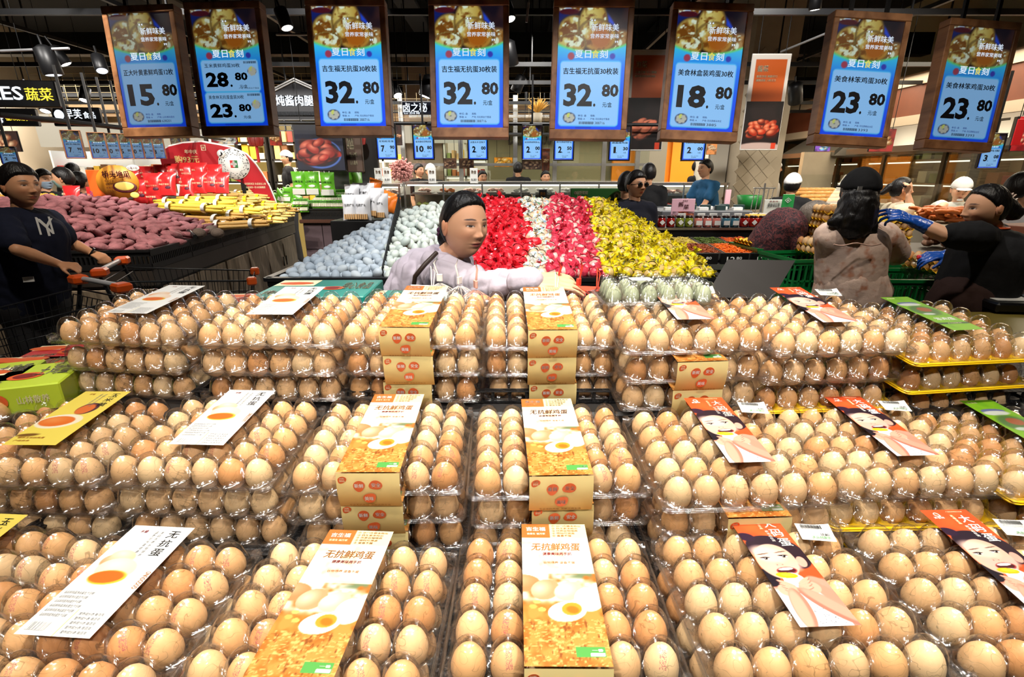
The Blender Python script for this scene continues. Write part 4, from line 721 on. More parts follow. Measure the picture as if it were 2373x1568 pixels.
def tuft(name, lab, cat, c, R, n, m, thick, sph=True, seed=1, potm=None):
    rr = random.Random(seed); r = thing(name, lab, cat, c); mb = MB()
    for i in range(n):
        if sph: d = Vector((rr.gauss(0, 1), rr.gauss(0, 1), rr.gauss(0, 1))).normalized()
        else: d = Vector((rr.gauss(0, .6), rr.gauss(0, .6), 1)).normalized()
        L = R*rr.uniform(.7, 1); mb.tube([Vector((0, 0, 0)), d*L*.6+Vector((0, 0, .0)), d*L+Vector((0, 0, -.03 if sph else 0))], [thick, thick*.8, thick*.4], 3)
        if sph:
            for q in range(3): p_ = d*L*rr.uniform(.55, 1); mb.ell(p_, (thick*3,)*3, 5, 4)
    o = mb.obj('blossoms' if sph else 'grass_heads', m, r); o['kind'] = 'stuff'
    if potm: MB().lathe([(.001, -.22), (.07, -.22), (.09, 0), (.085, 0), (.001, -.02)], 14, cap=False).obj('vase', potm, r)
tuft('blossom_ball', 'round pink dried blossom arrangement on the deli counter', 'flowers', pt(930, 395, 9), .22, 260, mat('pink blossom', (196, 136, 130), .7), .006, True, 3)
tuft('grass_vase', 'vase of golden dried grass on the high deli shelf', 'dried grass', pt(1245, 262, 9.2), .26, 90, mat('gold grass', (190, 140, 50), .7), .007, False, 4, mat('taupe vase', (110, 100, 80), .5))
tag(MB().box(-1.5, 9.1, 1.99+.28, 2.8, 9.5, 2.02+.28).obj('high_shelf', GEAR), 'long dark high shelf above the deli counter', 'shelf')
# mesh panel behind upper boards
mb = MB(); 
for i in range(60): mb.box(-8.5+i*.2, 9.7, 2.6, -8.494+i*.2, 9.706, 3.3)
for i in range(8): mb.box(-8.5, 9.7, 2.6+i*.1, 3.5, 9.706, 2.606+i*.1)
tag(mb.obj('wire_mesh_panel', mat('warm mesh', (150, 130, 90), .5)), 'warm-lit wire mesh panel above the stalls', 'mesh panel', kind='stuff'); struct(MB().box(-8.5, 10.4, 2.6, 3.5, 10.45, 2.95).obj('upper_panel', mat('warm wood panel', (120, 92, 58), .7)))
struct(MB().box(-9.5, 8.6, 2.42, -3.4, 8.75, 2.5).obj('trim_4', WDL))
# glass deli cases
def deli(lab, px0, px1, Y, ytop, ybase, n):
    a, b = pt(px0, ytop, Y), pt(px1, ytop, Y); zt = a.z; zb = pt(px0, ybase, Y).z; w = b.x-a.x; r = thing('deli_case', lab, 'display case', (a.x, Y, 0))
    MB().rbox(0, 0, 0, w, .8, zb-.0, .01).obj('base', STEEL, r); MB().box(-.02, -.02, zt-.04, w+.02, .5, zt).obj('top_rail', STEEL, r)
    g = MB(); g.add([(0, -.02, zb), (w, -.02, zb), (w, 0, zt-.04), (0, 0, zt-.04)], [(0, 1, 2, 3)]); g.obj('front_glass', clearmat('case glass', (.95, .98, .96), .03, .06, .5, 0), r)
    for i in range(n+1): MB().box(w*i/n-.012, -.03, zb, w*i/n+.012, 0, zt).obj('glass_clamp', STEEL, r)
    MB().box(.0, .78, zb, w, .8, zt).obj('mirror_back', mat('case back', (200, 196, 180), .3), r); MB().box(.02, .1, zt-.06, w-.02, .16, zt-.045).obj('case_lamp', mat('case strip light', (255, 250, 235), emit=5), r)
    MB().box(.02, .3, (zt+zb)/2, w-.02, .75, (zt+zb)/2+.015).obj('glass_shelf', STEEL, r)
    for k_, (zz, cols) in enumerate(((zb+.01, ((200, 90, 40), (220, 170, 70), (160, 50, 40), (120, 130, 60))), ((zt+zb)/2+.02, ((240, 190, 170), (230, 230, 220), (210, 120, 60))))):
        nn = int(w/.35)
        for i in range(nn):
            x = (i+.5)*w/nn; c = random.choice(cols); q_ = MB(); q_.box(x-.15, .15+.2*k_, zz, x+.15, .55+.15*k_, zz+.015); rr = random.Random(i)
            for j in range(16): q_.ell((x+rr.uniform(-.12, .12), .25+.2*k_+rr.uniform(-.08, .2), zz+.03+rr.uniform(0, .03)), (.035, .03, .018), 6, 4, 1)
            q_.obj('food_tray', [STEEL, mat('food %d %d %d' % c, c, .4)], r)['kind'] = 'stuff'
    return r
deli('short glass deli case right of the white bags', 843, 925, 7.6, 426, 486, 2)
deli('long glass deli case across the back, bright steel top', 937, 1478, 7.8, 421, 484, 6)
deli('glass deli case in front of the orange wall', 1482, 1688, 7.9, 423, 486, 2)
for i, (px, py) in enumerate(((877, 407), (897, 407), (1001, 407), (1098, 407), (1258, 457))):
    board('price_card', 'upright white price card with yellow block on the deli case, %s from left' % ORD[i], 'price card', px-9, py-17, px+9, py+17, 7.7 if i < 4 else 6.6, [('8.80', px-6, py+6, px+6, py+11, 1), ('熟食', px-6, py-12, px+6, py-4, 0)], m=INK['white'] if i < 4 else BFR, d=.01, inks=[INK['gold'], INK['grey']], group='deli price cards')
board('green_sign', 'dark green sign board with white characters behind the pink eggs', 'sign', 1322, 437, 1440, 470, 5.4, [('有机双认证', 1328, 456, 1376, 467, 0), ('◉豌野鲜鲜', 1330, 442, 1362, 451, 0), ('◎', 1422, 446, 1436, 460, 0)], m=mat('green board', (34, 84, 34), .4), inks=[INK['cream']])
# ================================================================ arched promotion sign, produce stand
SA, SB = Vector((-2.76, 3.79, 0)), Vector((-3.25, 7.58, 0)); sdir = (SB-SA).normalized(); syaw = math.atan2(sdir.y, sdir.x)-PI/2; SL = (SB-SA).length
MS = Matrix.Translation(SA) @ Matrix.Rotation(syaw, 4, 'Z'); SE = (0, 0, syaw)   # local y runs along the edge, local -x into the stand
def sp(x, y, z): return MS @ Vector((x, y, z))
DKW = wood('grey oak door', (96, 84, 70), (140, 124, 104), 4, (8, 8, .8), .5); BRD = mat('dark brown board', (44, 38, 34), .45)
stand = thing('produce_stand', 'long dark produce stand with grey oak doors under the sweet potatoes', 'produce stand', SA, SE)
MB().rbox(-1.95, 0, .8, 0, SL, .93, .005).obj('deck', BRD, stand); MB().box(-1.93, .03, .08, -.03, SL-.03, .8).obj('carcass', BLKG, stand); MB().box(-1.85, .1, 0, -.1, SL-.1, .08).obj('plinth', BLKG, stand)
for i in range(6):
    y0 = .06+i*(SL-.1)/6; w = (SL-.1)/6-.02; d = MB().rbox(-.03, y0+.01, .12, .0, y0+w-.01, .78, .004).obj('door', DKW, stand)
    yh = y0+(w-.06 if i % 2 == 0 else .04); MB().rbox(0, yh, .42, .012, yh+.03, .55, .004).obj('handle', BLKG, d)
for i in range(3): MB().rbox(-1.9+i*.63, -.03, .12, -1.9+i*.63+.61, .0, .78, .004).obj('door', DKW, stand)
def slotwall(L, h, M, mb, slots, t=.012):
    mb.box(0, -t/2, 0, L, t/2, h*.3, 0, M); mb.box(0, -t/2, h*.72, L, t/2, h, 0, M); mb.box(-.01, -t*1.5, h*.95, L+.01, t*1.5, h+.012, 0, M)
    for k in range(slots+1): x = L*k/slots; mb.box(x-.007, -t/2, h*.3, x+.007, t/2, h*.72, 0, M)
PB = mat('black slotted plastic', (20, 20, 21), .4)
for i in range(6):
    y0 = i*SL/6; mb = MB(); slotwall(SL/6-.01, .14, Matrix.Translation((0, y0, .93)) @ Matrix.Rotation(PI/2, 4, 'Z'), mb, 22)
    if i == 0: slotwall(1.93, .14, Matrix.Translation((-1.93, 0, .93)), mb, 60)
    mb.box(-.55, y0, .93, 0, y0+SL/6-.01, .945); tag(mb.obj('slotted_basket', PB, None, SA, SE), 'black slotted basket edge of the produce stand, %s from the near corner' % ORD[i], 'basket', 'slotted baskets of the stand')
# heap surface of the sweet potatoes (local x<0, y along)
def heap1(x, y): return 1.07+.33*min(1, max(0, -x)/.9)**.8*min(1, max(.08, y)/.9)**.7-.10*max(0, min(1, (y-1.2)/.5))
def blobpotato(seed, n=10, m=7):
    rr = random.Random(seed); bend = rr.uniform(-.35, .35); L = rr.uniform(.8, 1.15); mb = MB(); vs = []
    def fn(v):
        x, y, z = v; w = (1-.35*abs(z)**2)*(1+.12*math.sin(3*x+seed)*y); return (x*w+bend*z*z*1.2, y*w+.1*math.sin(z*3+seed), z*L)
    mb.ell((0, 0, 0), (.032, .030, .092), n, m, fn=fn); return mb.mesh('sweet_potato', mat('sweet potato skin', (150, 94, 100), .75, noise=.3, nscale=14, bump=.5, bscale=60))
pots = [blobpotato(i) for i in range(7)]; npt = 0
rr = random.Random(5)
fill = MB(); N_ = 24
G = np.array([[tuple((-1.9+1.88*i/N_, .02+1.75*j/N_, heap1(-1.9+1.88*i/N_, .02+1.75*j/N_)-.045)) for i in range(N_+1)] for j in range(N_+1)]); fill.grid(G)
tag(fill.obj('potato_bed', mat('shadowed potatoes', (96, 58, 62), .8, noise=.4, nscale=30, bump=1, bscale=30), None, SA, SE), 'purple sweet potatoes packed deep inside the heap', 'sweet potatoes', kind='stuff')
rows_ = []
for j in range(19):
    for i in range(22):
        x = -.06-i*.095+rr.uniform(-.02, .02)-(j % 2)*.045; y = .06+j*.088+rr.uniform(-.015, .015); rows_.append((x, y, i, j))
rows_ = [q for q in rows_ if q[0] > -1.75][:286]
for n_, (x, y, pi_, pj_) in enumerate(rows_):
    z = heap1(x, y)+rr.uniform(-.01, .015); p = sp(x, y, z); reg = 'by the front basket' if y < .5 else 'by the side basket' if x > -.45 else 'near the top of the heap' if y > 1.1 else 'in the middle of the heap'
    tag(ob('sweet_potato', pots[n_ % 7], None, p, (PI/2+rr.uniform(-.5, .5), rr.uniform(-.4, .4), rr.uniform(0, PI) if rr.random() < .5 else PI/2+rr.uniform(-.9, .9)), (rr.uniform(.9, 1.3), rr.uniform(.9, 1.3), rr.uniform(.75, 1.15))), 'purple sweet potato, %s line back from the front basket, %s from the side basket' % (nth(pj_+1), nth(pi_+1)), 'sweet potato', 'sweet potatoes '+reg)
# dark root tubers at the divide
tb = MB(); tb.ell((0, 0, 0), (.07, .06, .055), 12, 8, fn=lambda v: (v[0]*(1+.1*math.sin(5*v[1])), v[1], v[2])); tb = tb.mesh('root_tuber', mat('dark tuber skin', (98, 84, 76), .85, noise=.2, bump=.6, bscale=80))
for i, (px, py) in enumerate([(405, 500), (424, 512), (440, 528), (462, 540), (490, 533), (382, 486), (504, 540)]):
    p = onz(px, py, 1.13-.004*i); tag(ob('root_tuber', tb, None, p, (0, 0, i), .85), 'dark round root tuber between potatoes and yam bundles, %s from the top' % ['third', 'fourth', 'fifth', 'sixth', 'seventh', 'first', 'lowest'][i], 'root vegetable', 'dark tubers')
# yam and burdock bundles
ymat = [mat('yam skin', (206, 160, 84), .6, bump=.3, bscale=90), mat('pale yam skin', (216, 184, 104), .6, bump=.3, bscale=90), mat('yellow yam skin', (226, 196, 70), .6, bump=.3, bscale=90)]
def bundle(m, n, L, seed, sleeve=False):
    rr_ = random.Random(seed); mb = MB(); cs = [(0, 0), (.034, .005), (-.034, .004), (.017, .033), (-.018, .033), (.05, .035), (-.05, .034), (.0, .062)][:n]
    for cx, cz in cs:
        d = rr_.uniform(-.02, .03); e = rr_.uniform(-.01, .01); mb.tube([(-L/2+d, cx, cz), (-L/4, cx+e, cz), (0, cx, cz-.001), (L/4, cx-e, cz), (L/2+d, cx, cz)], [.015, .021, .021, .020, .011], 8)
    r_ = mb.mesh('stalks', m); b = MB(); b.lathe([(.070, -.018), (.070, .018)], 14, 0, Matrix.Translation((0, 0, .024)) @ Matrix.Rotation(PI/2, 4, 'Y') @ Matrix.Diagonal((.75, 1.1, 1, 1)), cap=False)
    return r_, b.mesh('paper_band', mat('white paper band', (226, 226, 220), .5) if not sleeve else mat('yellow plastic tape', (236, 214, 30), .3, coat=.5)), L
bun = [bundle(ymat[i % 3], 6 if i < 4 else 8, (.62, .55, .66)[i % 3], i, i in (1, 4)) for i in range(6)]
names_y = ['tan', 'pale', 'yellow']
k_ = 0; bl = []
for (px, py, z, vi, yw) in [(430, 472, 1.32, 2, .05), (440, 486, 1.28, 2, .02), (452, 498, 1.22, 2, 0), (478, 465, 1.33, 2, .06), (470, 512, 1.17, 0, -.1), (505, 502, 1.2, 0, -.08), (490, 524, 1.12, 0, .02), (540, 512, 1.15, 3, .05), (548, 525, 1.12, 3, .15), (520, 478, 1.28, 1, .1), (545, 468, 1.3, 1, .12), (560, 488, 1.24, 1, .05), (575, 462, 1.3, 4, .1), (590, 478, 1.24, 4, 0), (560, 500, 1.19, 1, 0), (600, 498, 1.18, 1, -.05), (622, 486, 1.2, 4, -.1), (500, 458, 1.34, 3, .05), (535, 455, 1.33, 1, .05), (575, 450, 1.32, 0, .1), (610, 466, 1.24, 1, -.2), (640, 480, 1.17, 3, -.45), (655, 488, 1.15, 0, -.5), (640, 468, 1.2, 0, -.4), (668, 484, 1.15, 4, -.5), (530, 490, 1.25, 2, .03), (600, 512, 1.13, 1, .1), (625, 500, 1.14, 1, .0), (470, 478, 1.3, 2, .05), (590, 455, 1.31, 1, .05)]:
    p = onz(px, py, z); r = thing('yam_bundle', '', 'yam bundle', p, (rr.uniform(-.05, .05), rr.uniform(-.03, .06), yw), 'bundled yams on the stand'); s_, b_, L_ = bun[vi]; ob('stalks', s_, r); ob('paper_band', b_, r, (-L_*.28, 0, 0)); ob('paper_band', b_, r, (L_*.25, 0, 0)); bl.append((px, py, r, vi))
for i, (px, py, r, vi) in enumerate(sorted(bl, key=lambda q: (q[0], q[1]))): r['label'] = '%s long yam bundle, %d%s from left along the stand' % (names_y[vi % 3], i+1, {1: 'st', 2: 'nd', 3: 'rd'}.get((i+1) % 10 if i+1 not in (11, 12, 13) else 0, 'th'))
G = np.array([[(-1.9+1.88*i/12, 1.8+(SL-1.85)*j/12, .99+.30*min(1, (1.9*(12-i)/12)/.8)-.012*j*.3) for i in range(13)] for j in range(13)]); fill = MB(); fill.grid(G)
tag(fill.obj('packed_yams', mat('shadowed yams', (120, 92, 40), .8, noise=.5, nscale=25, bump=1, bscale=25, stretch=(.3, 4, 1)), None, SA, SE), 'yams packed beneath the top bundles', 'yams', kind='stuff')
for i, (a, b) in enumerate((((340, 482), (470, 560)),)): tag(MB().tube([onz(360, 476, 1.30), onz(405, 510, 1.2), onz(452, 548, 1.10)], .02, 6).obj('basket_divider', PB), 'black mesh divider between potatoes and yams', 'divider')
# red snack bags in rows behind the potatoes
def pouch(w, h, d, m, seed=0, top=.12, nm='pouch', label=None, flat=True):
    """pillow pouch standing upright, wrinkled"""
    n, q = 10, 12; U, V = np.meshgrid(np.linspace(-1, 1, n+1), np.linspace(0, 1, q+1)); r_ = np.random.default_rng(seed)
    T = d/2*np.clip(1-np.abs(U)**3, 0, 1)*np.clip(1-np.abs(2*V-.9)**3.5, 0, 1); wz = noise2(U+3, V+3, 4, seed)*.12*d
    mb = MB(); Xw = U*w/2*(1-.08*np.sin(V*PI)); A = np.stack([Xw, -T-wz*(T > 0), V*h], -1); B = np.stack([Xw, T+wz*(T > 0), V*h], -1); mb.grid(A); mb.grid(B[:, ::-1])
    return mb
RED = mat('red foil pouch', (206, 42, 44), .28, coat=.6, noise=.06); pmb = pouch(.2, .25, .07, RED, 3); text(pmb, '桥头', -.07, .14, -.03, .165, 1, Matrix.Translation((0, -.04, 0)) @ Matrix.Rotation(PI/2, 4, 'X'), z=.003); text(pmb, '地瓜干薯香', -.06, .1, .05, .12, 1, Matrix.Translation((0, -.042, 0)) @ Matrix.Rotation(PI/2, 4, 'X'), z=.003)
pmb.ell((.03, -.036, .08), (.03, .005, .02), 8, 6, 2); pm = pmb.mesh('snack_pouch', [RED, INK['cream'], mat('purple print', (90, 40, 60), .5)])
PP = [(276, 452, 0), (240, 458, 1), (330, 455, 0), (360, 440, 0), (388, 437, 0), (432, 438, 1), (462, 432, 1), (490, 430, 1), (512, 432, 1), (345, 415, 2), (378, 412, 2), (408, 410, 2), (438, 408, 2), (465, 408, 2), (500, 412, 2), (305, 430, 1), (330, 425, 2), (360, 465, 0), (228, 470, 0), (168, 468, 0)]
for i, (px, py, l) in enumerate(PP):
    p = pt(px, py+16, (5.6, 6.1, 6.6)[l]); o = ob('snack_pouch', pm, None, p, (-.25+rr.uniform(-.1, .1), 0, .1+rr.uniform(-.25, .25)), 1.0); tag(o, 'red snack pouch behind the sweet potatoes, %s row, %s from left' % (['near', 'middle', 'far'][l], ''), 'snack pouch', 'red snack pouches')
for l in range(3):
    ls = sorted([i for i in range(len(PP)) if PP[i][2] == l], key=lambda i: PP[i][0]); objs = [o for o in bpy.data.objects if o.name.startswith('snack_pouch')]
    objs.sort(key=lambda o: o.name)
    for n_, i in enumerate(ls): objs[i]['label'] = 'red snack pouch behind the sweet potatoes, %s row, %s from left' % (['near', 'middle', 'far'][l], ORD[n_] if n_ < 8 else 'ninth')
for i, (px, py, w) in enumerate(((352, 400, 46), (388, 399, 42), (423, 397, 42))):
    k = scl(px, py, 6.9)*w; r = thing('carton', 'blue-topped red carton behind the snack pouches, %s from left' % ORD[i], 'carton', pt(px, py+20, 6.9), (0, 0, .2), 'blue-topped cartons'); MB().rbox(-k/2, 0, 0, k/2, .25, .14, .004).obj('carton_body', RED, r); MB().rbox(-k/2, -.01, .14, k/2, .26, .152, .003).obj('lid', mat('blue carton lid', (40, 60, 170), .4), r); MB().rbox(-.04, .08, .15, .04, .14, .155, .001).obj('hand_hole', BLKG, r)
# arched red sign with round disc
Y = 7.0; k = scl(500, 400, Y); c = pt(500, 400, Y); r = thing('promotion_sign', 'large red arched cut-out sign with a white disc and gold characters', 'promotion sign', c, (PI/2, 0, .12))
arc = [(388, 400), (386, 372), (395, 352), (410, 344), (440, 337), (480, 334), (515, 340), (545, 347), (572, 360), (588, 380), (600, 402), (612, 430), (620, 460), (622, 472), (594, 470), (580, 450), (560, 425), (530, 412), (500, 412), (400, 412)]
poly = [((x-500)*k, (400-y)*k) for x, y in arc]; MB().prism(poly[::-1], -.03, 0).obj('backboard', mat('red board', (168, 18, 30), .4), r)
MB().prism([(x*1.02, y*1.03+.01) for x, y in poly][::-1], -.04, -.031).obj('white_rim', INK['white'], r)
DX, DY = (544-500)*k, (400-381)*k; mb = MB(); mb.lathe([(.001, .012), (34*k, .012), (34*k, -.0)], 32, 0, Matrix.Translation((DX, DY, 0)), cap=False); mb.obj('disc', INK['white'], r)
mb = MB()
for R_ in (31, 27, 24, 21):
    for a in range(0, 360, 12):
        if (a*R_) % 5 < 3: mb.tube([(DX+R_*k*math.cos(math.radians(a+q)), DY+R_*k*math.sin(math.radians(a+q)), .014) for q in (0, 4, 8)], .006 if R_ > 30 else .003, 4)
mb.obj('disc_pattern', INK['black'], r)['kind'] = 'stuff'
mb = MB(); mb.lathe([(.001, .014), (9*k, .014), (9*k, .0)], 20, 0, Matrix.Translation((DX-24*k, DY+22*k, .004)), cap=False); text(mb, '♪', DX-28*k, DY+17*k, DX-20*k, DY+27*k, 1, z=.022); mb.obj('small_badge', [INK['white'], INK['black']], r)
mb = MB(); mb.box(DX-8*k, DY-8*k, .012, DX, DY+8*k, .018, 0); mb.box(DX, DY-8*k, .012, DX+8*k, DY+8*k, .018, 1); text(mb, '✤', DX-7*k, DY-7*k, DX+7*k, DY+7*k, 2, z=.02); mb.obj('centre_emblem', [INK['red'], mat('emblem green', (30, 110, 60), .5), INK['white']], r)
mb = MB(); T_ = lambda s, a, b, c2, d, i: text(mb, s, (a-500)*k, (400-d)*k, (c2-500)*k, (400-b)*k, i, z=.004, off=.02)
T_('年中庆', 441, 350, 468, 359, 0); T_('购93元', 417, 363, 469, 379, 1); T_('抵100元', 406, 386, 486, 405, 1); T_('①扫码关注 ②点击左上角', 560, 422, 607, 427, 0); T_('③点击扫一扫 ④扫码购票', 562, 430, 605, 435, 0); T_('▣', 478, 340, 488, 352, 0); mb.obj('lettering', [INK['cream'], mat('gold print', (236, 206, 130), .4)], r)
MB().box(-.3, -1.2, -.03, -.26, -.05, 0).box(.3, -1.2, -.03, .34, -.05, 0).obj('post', GEAR, r)
# orange potato advertisement with round face
Y = 5.3; k = scl(265, 425, Y); r = thing('potato_advert', 'orange potato advert box with a round cut-out face of sliced potato', 'advert', pt(265, 425, Y), (PI/2, 0, .15))
MB().rbox(-56*k, -42*k, -.22, -14*k, 30*k, -.01, .005).obj('orange_box', mat('orange box', (226, 96, 30), .45), r); mb = MB(); mb.lathe([(.001, .01), (44*k, .01), (44*k, -.01)], 36, 0, Matrix.Translation((8*k, 3*k, 0)) @ Matrix.Diagonal((1, .85, 1, 1)), cap=False); mb.obj('round_face', mat('amber print', (214, 140, 40), .45), r)
mb = MB(); mb.ell((22*k, -8*k, .012), (26*k, 13*k, .008), 20, 8, 0); mb.ell((22*k, -6*k, .018), (21*k, 10*k, .008), 20, 8, 1); mb.ell((40*k, -26*k, .02), (10*k, 7*k, .006), 14, 6, 1); mb.obj('potato_print', [mat('purple skin print', (92, 36, 44), .5), mat('yellow flesh print', (240, 214, 110), .5)], r)
mb = MB(); T_ = lambda s, a, b, c2, d, i, **q: text(mb, s, (a-265)*k, (425-d)*k, (c2-265)*k, (425-b)*k, i, z=.025, **q); T_('桥头地瓜', 246, 397, 305, 412, 0, off=.03)
for i, s in enumerate(('粉糯香甜', '香味浓郁', '皮薄易熟', '个大均匀')): T_(s, 249, 417+i*7.4, 268, 421.5+i*7.4, 0)
mb.ell((48*k, 34*k, .012), (14*k, 7*k, .004), 16, 6, 1); T_('红薯王国', 303, 388, 323, 393, 0); T_('新鲜', 212, 440, 218, 462, 2); mb.obj('lettering', [mat('dark maroon print', (90, 20, 30), .5), INK['white'], mat('violet print', (110, 60, 150), .5)], r)
# green peppers at the left, behind the man
gp = MB(); gp.tube([(0, 0, 0), (.05, .01, .01), (.1, 0, .02), (.16, -.02, .01)], [.012, .02, .016, .004], 7); gp = gp.mesh('green_pepper', mat('pepper skin', (70, 150, 40), .3, coat=.4, rnd=.2))
for i in range(60):
    px, py = rr.uniform(82, 135), rr.uniform(458, 492); tag(ob('green_pepper', gp, None, pt(px, py, 5.6+rr.uniform(-.2, .2)), (rr.uniform(-1, 1), rr.uniform(-.4, .4), rr.uniform(0, 6)), 1), 'long green pepper beyond the potato heap, %s one in its pile' % nth(i+1), 'pepper', 'long green peppers')
tag(MB().rbox(-6.4, 5.0, .0, -5.15, 6.3, 1.13, .01).obj('pepper_counter', BRD), 'dark counter carrying the long green peppers', 'counter')
ob_ = MB(); [ob_.ell((rr.uniform(-.3, .3), rr.uniform(-.3, .3), rr.uniform(0, .06)), (.03, .03, .03), 7, 5) for i in range(120)]; tag(ob_.obj('mustard_heap', mat('yellow ochre fruit', (214, 160, 50), .5), None, pt(5, 468, 5.2)), 'small yellow fruit in a heap behind the man', 'fruit', kind='stuff')
# ================================================================ vegetable stand with green bags
Y = 7.0; a, b = pt(700, 508, Y), pt(832, 508, Y); zr = a.z
vs = thing('vegetable_stand', 'low stand with mauve tiled front and black basket under green packs', 'vegetable stand', (0, 0, 0)); MB().box(a.x, Y+.02, 0, b.x, Y+.9, zr-.03).obj('body', BLKG, vs)
TM = mat('mauve tile', (88, 74, 78), .25, rnd=.05, noise=0)
for i in range(3):
    for j in range(3): w_ = (b.x-a.x)/3; ob('tile', MB().rbox(a.x+i*w_+.004, Y, zr-.06-(j+1)*.35+.004, a.x+(i+1)*w_-.004, Y+.02, zr-.06-j*.35-.004, .003).mesh('tile', TM), vs)
MB().rbox(a.x-.02, Y-.06, zr-.05, b.x+.02, Y+.9, zr, .01).obj('ledge', mat('brown ledge', (84, 52, 38), .4), vs)
mb = MB(); slotwall(b.x-a.x, .13, Matrix.Translation((a.x, Y, zr)), mb, 44); mb.obj('basket_front', PB, vs); MB().add([(a.x, Y+.02, zr+.12), (b.x, Y+.02, zr+.12), (b.x, Y+.8, zr+.34), (a.x, Y+.8, zr+.34)], [(0, 1, 2, 3)]).obj('sloped_shelf', BLKG, vs)
MB().box(pt(690, 400, Y).x, Y+.9, 0, pt(838, 400, Y).x, Y+.98, 2.6).obj('back_panel', mat('dark board'), vs); MB().box(a.x, Y+.35, pt(700, 400, Y+.4).z+.02, b.x, Y+.37, pt(700, 400, Y+.4).z+.035).obj('hook_rail', GEAR, vs)
GB = mat('green packet', (110, 196, 50), .3, coat=.5); bag = pouch(.2, .32, .09, GB, 6)
Mx = Matrix.Translation((0, -.052, 0)) @ Matrix.Rotation(PI/2, 4, 'X'); bag.rbox(-.085, -.055, .01, .085, -.045, .09, .002, 1); text(bag, '白糯玉米', -.07, .17, .07, .2, 2, Mx, z=.003); bag.ell((0, -.05, .125), (.05, .006, .02), 10, 6, 1); bag.tube([(-.03, 0, .3), (-.035, 0, .34), (0, 0, .36), (.035, 0, .34), (.03, 0, .3)], .008, 5, 1)
bg_ = bag.mesh('corn_bag', [GB, INK['white'], mat('dark green print', (30, 80, 30), .5)])
for i, (px, py) in enumerate([(697, 425), (728, 425), (763, 427)]): tag(ob('corn_bag', bg_, None, pt(px, py+27, Y+.33), (0, 0, .05), 1.0), 'green handled corn bag hanging below the meat picture, %s' % ['left one', 'middle one', 'right one'][i], 'corn bag', 'hanging corn bags')
for i, (px, py) in enumerate([(640, 475), (656, 462), (672, 478), (664, 450), (632, 462), (683, 465), (648, 452)]): tag(ob('corn_bag', bg_, None, pt(px, py+20, 7.6), (-.5, .2*(i-3), .3*(i-3)), .8), 'green corn bag slumped left of the vegetable stand, %s' % ['lower left', 'centre', 'lower right', 'top middle', 'leftmost', 'rightmost', 'top left'][i], 'corn bag', 'slumped corn bags')
for i, (px, py) in enumerate([(825, 430), (834, 436)]): tag(ob('corn_bag', bg_, None, pt(px, py+34, Y+.2), (0, 0, 1.1), (.9, .9, 1.3)), 'green bag hanging edge-on beside the stall column, %s' % ['left', 'right'][i], 'corn bag', 'edge-on bags')
vp = pouch(.13, .13, .06, GB, 9); vp.rbox(-.05, -.04, .015, .05, -.034, .055, .002, 1); [vp.tube([(-.035+.018*q, -.042, .01), (-.035+.018*q, -.044, .06)], .008, 6, 1) for q in range(5)]; text(vp, '鲜菇', -.04, .07, .04, .1, 2, Matrix.Translation((0, -.036, 0)) @ Matrix.Rotation(PI/2, 4, 'X'), z=.003)
vp = vp.mesh('mushroom_pack', [GB, mat('pale mushroom', (232, 228, 206), .5), mat('dark green print')])
for j in range(3):
    for i in range(7 if j < 2 else 6):
        p = sp(0, 0, 0); x = a.x+.1+i*(b.x-a.x-.2)/7+.03*j; tag(ob('mushroom_pack', vp, None, (x, Y+.12+j*.22, zr+.135+j*.065), (-.5, 0, rr.uniform(-.12, .12)), 1.0), 'green mushroom pack on the vegetable stand, %s row, %s from left' % (['front', 'middle', 'back'][j], ORD[i]), 'mushroom pack', 'green mushroom packs')
for j in range(6):
    tag(ob('mushroom_pack', vp, None, pt(688+(j % 3)*9, 492-(j//3)*14, 6.95), (-.5, 0, .3), .9), 'green mushroom pack spilling at the left end of the stand, %s' % ORD[j], 'mushroom pack', 'green mushroom packs left end')
WB = mat('white paper bag', (206, 208, 214), .5, bump=.4, bscale=14); wb = pouch(.2, .3, .13, WB, 12); [wb.tube([(-.06+.025*q, -.066, .01), (-.06+.025*q, -.068, .07)], .011, 6, 1) for q in range(6)]; text(wb, '面筋馒头', -.06, .16, .06, .19, 2, Matrix.Translation((0, -.07, 0)) @ Matrix.Rotation(PI/2, 4, 'X'), z=.003)
wb = wb.mesh('bread_bag', [WB, mat('tan stick', (190, 150, 100), .6), INK['black']]); OB = mat('orange bag', (232, 120, 30), .4, coat=.3); om = pouch(.2, .26, .1, OB, 14).mesh('orange_bag', OB)
for i, (px, py, Yb) in enumerate([(815, 488, 6.2), (843, 488, 6.2), (868, 480, 6.3), (818, 462, 6.5), (838, 458, 6.6), (853, 458, 6.6), (875, 470, 6.5), (884, 484, 6.3)]): tag(ob('bread_bag', wb, None, pt(px, py+22, Yb), (-.1, 0, rr.uniform(-.4, .4)), 1), 'crumpled white bag left of the duck eggs, %s' % ['front left', 'front middle', 'front right', 'back left', 'back middle', 'back right', 'second row right', 'far right'][i], 'bread bag', 'white bags')
for i, (px, py) in enumerate([(862, 440), (882, 464), (896, 470), (905, 478)]): tag(ob('orange_bag', om, None, pt(px, py+14, 6.7), (-.2, .3, rr.uniform(-.4, .4)), .85), 'crumpled orange bag behind the white bags, %s from left' % ORD[i], 'bag', 'orange bags')
tag(MB().rbox(pt(795, 500, 6.6).x, 6.1, 0, pt(915, 500, 6.6).x, 6.9, pt(815, 510, 6.2).z, .01).obj('bag_counter', BLKG), 'dark counter carrying the white and orange bags', 'counter')
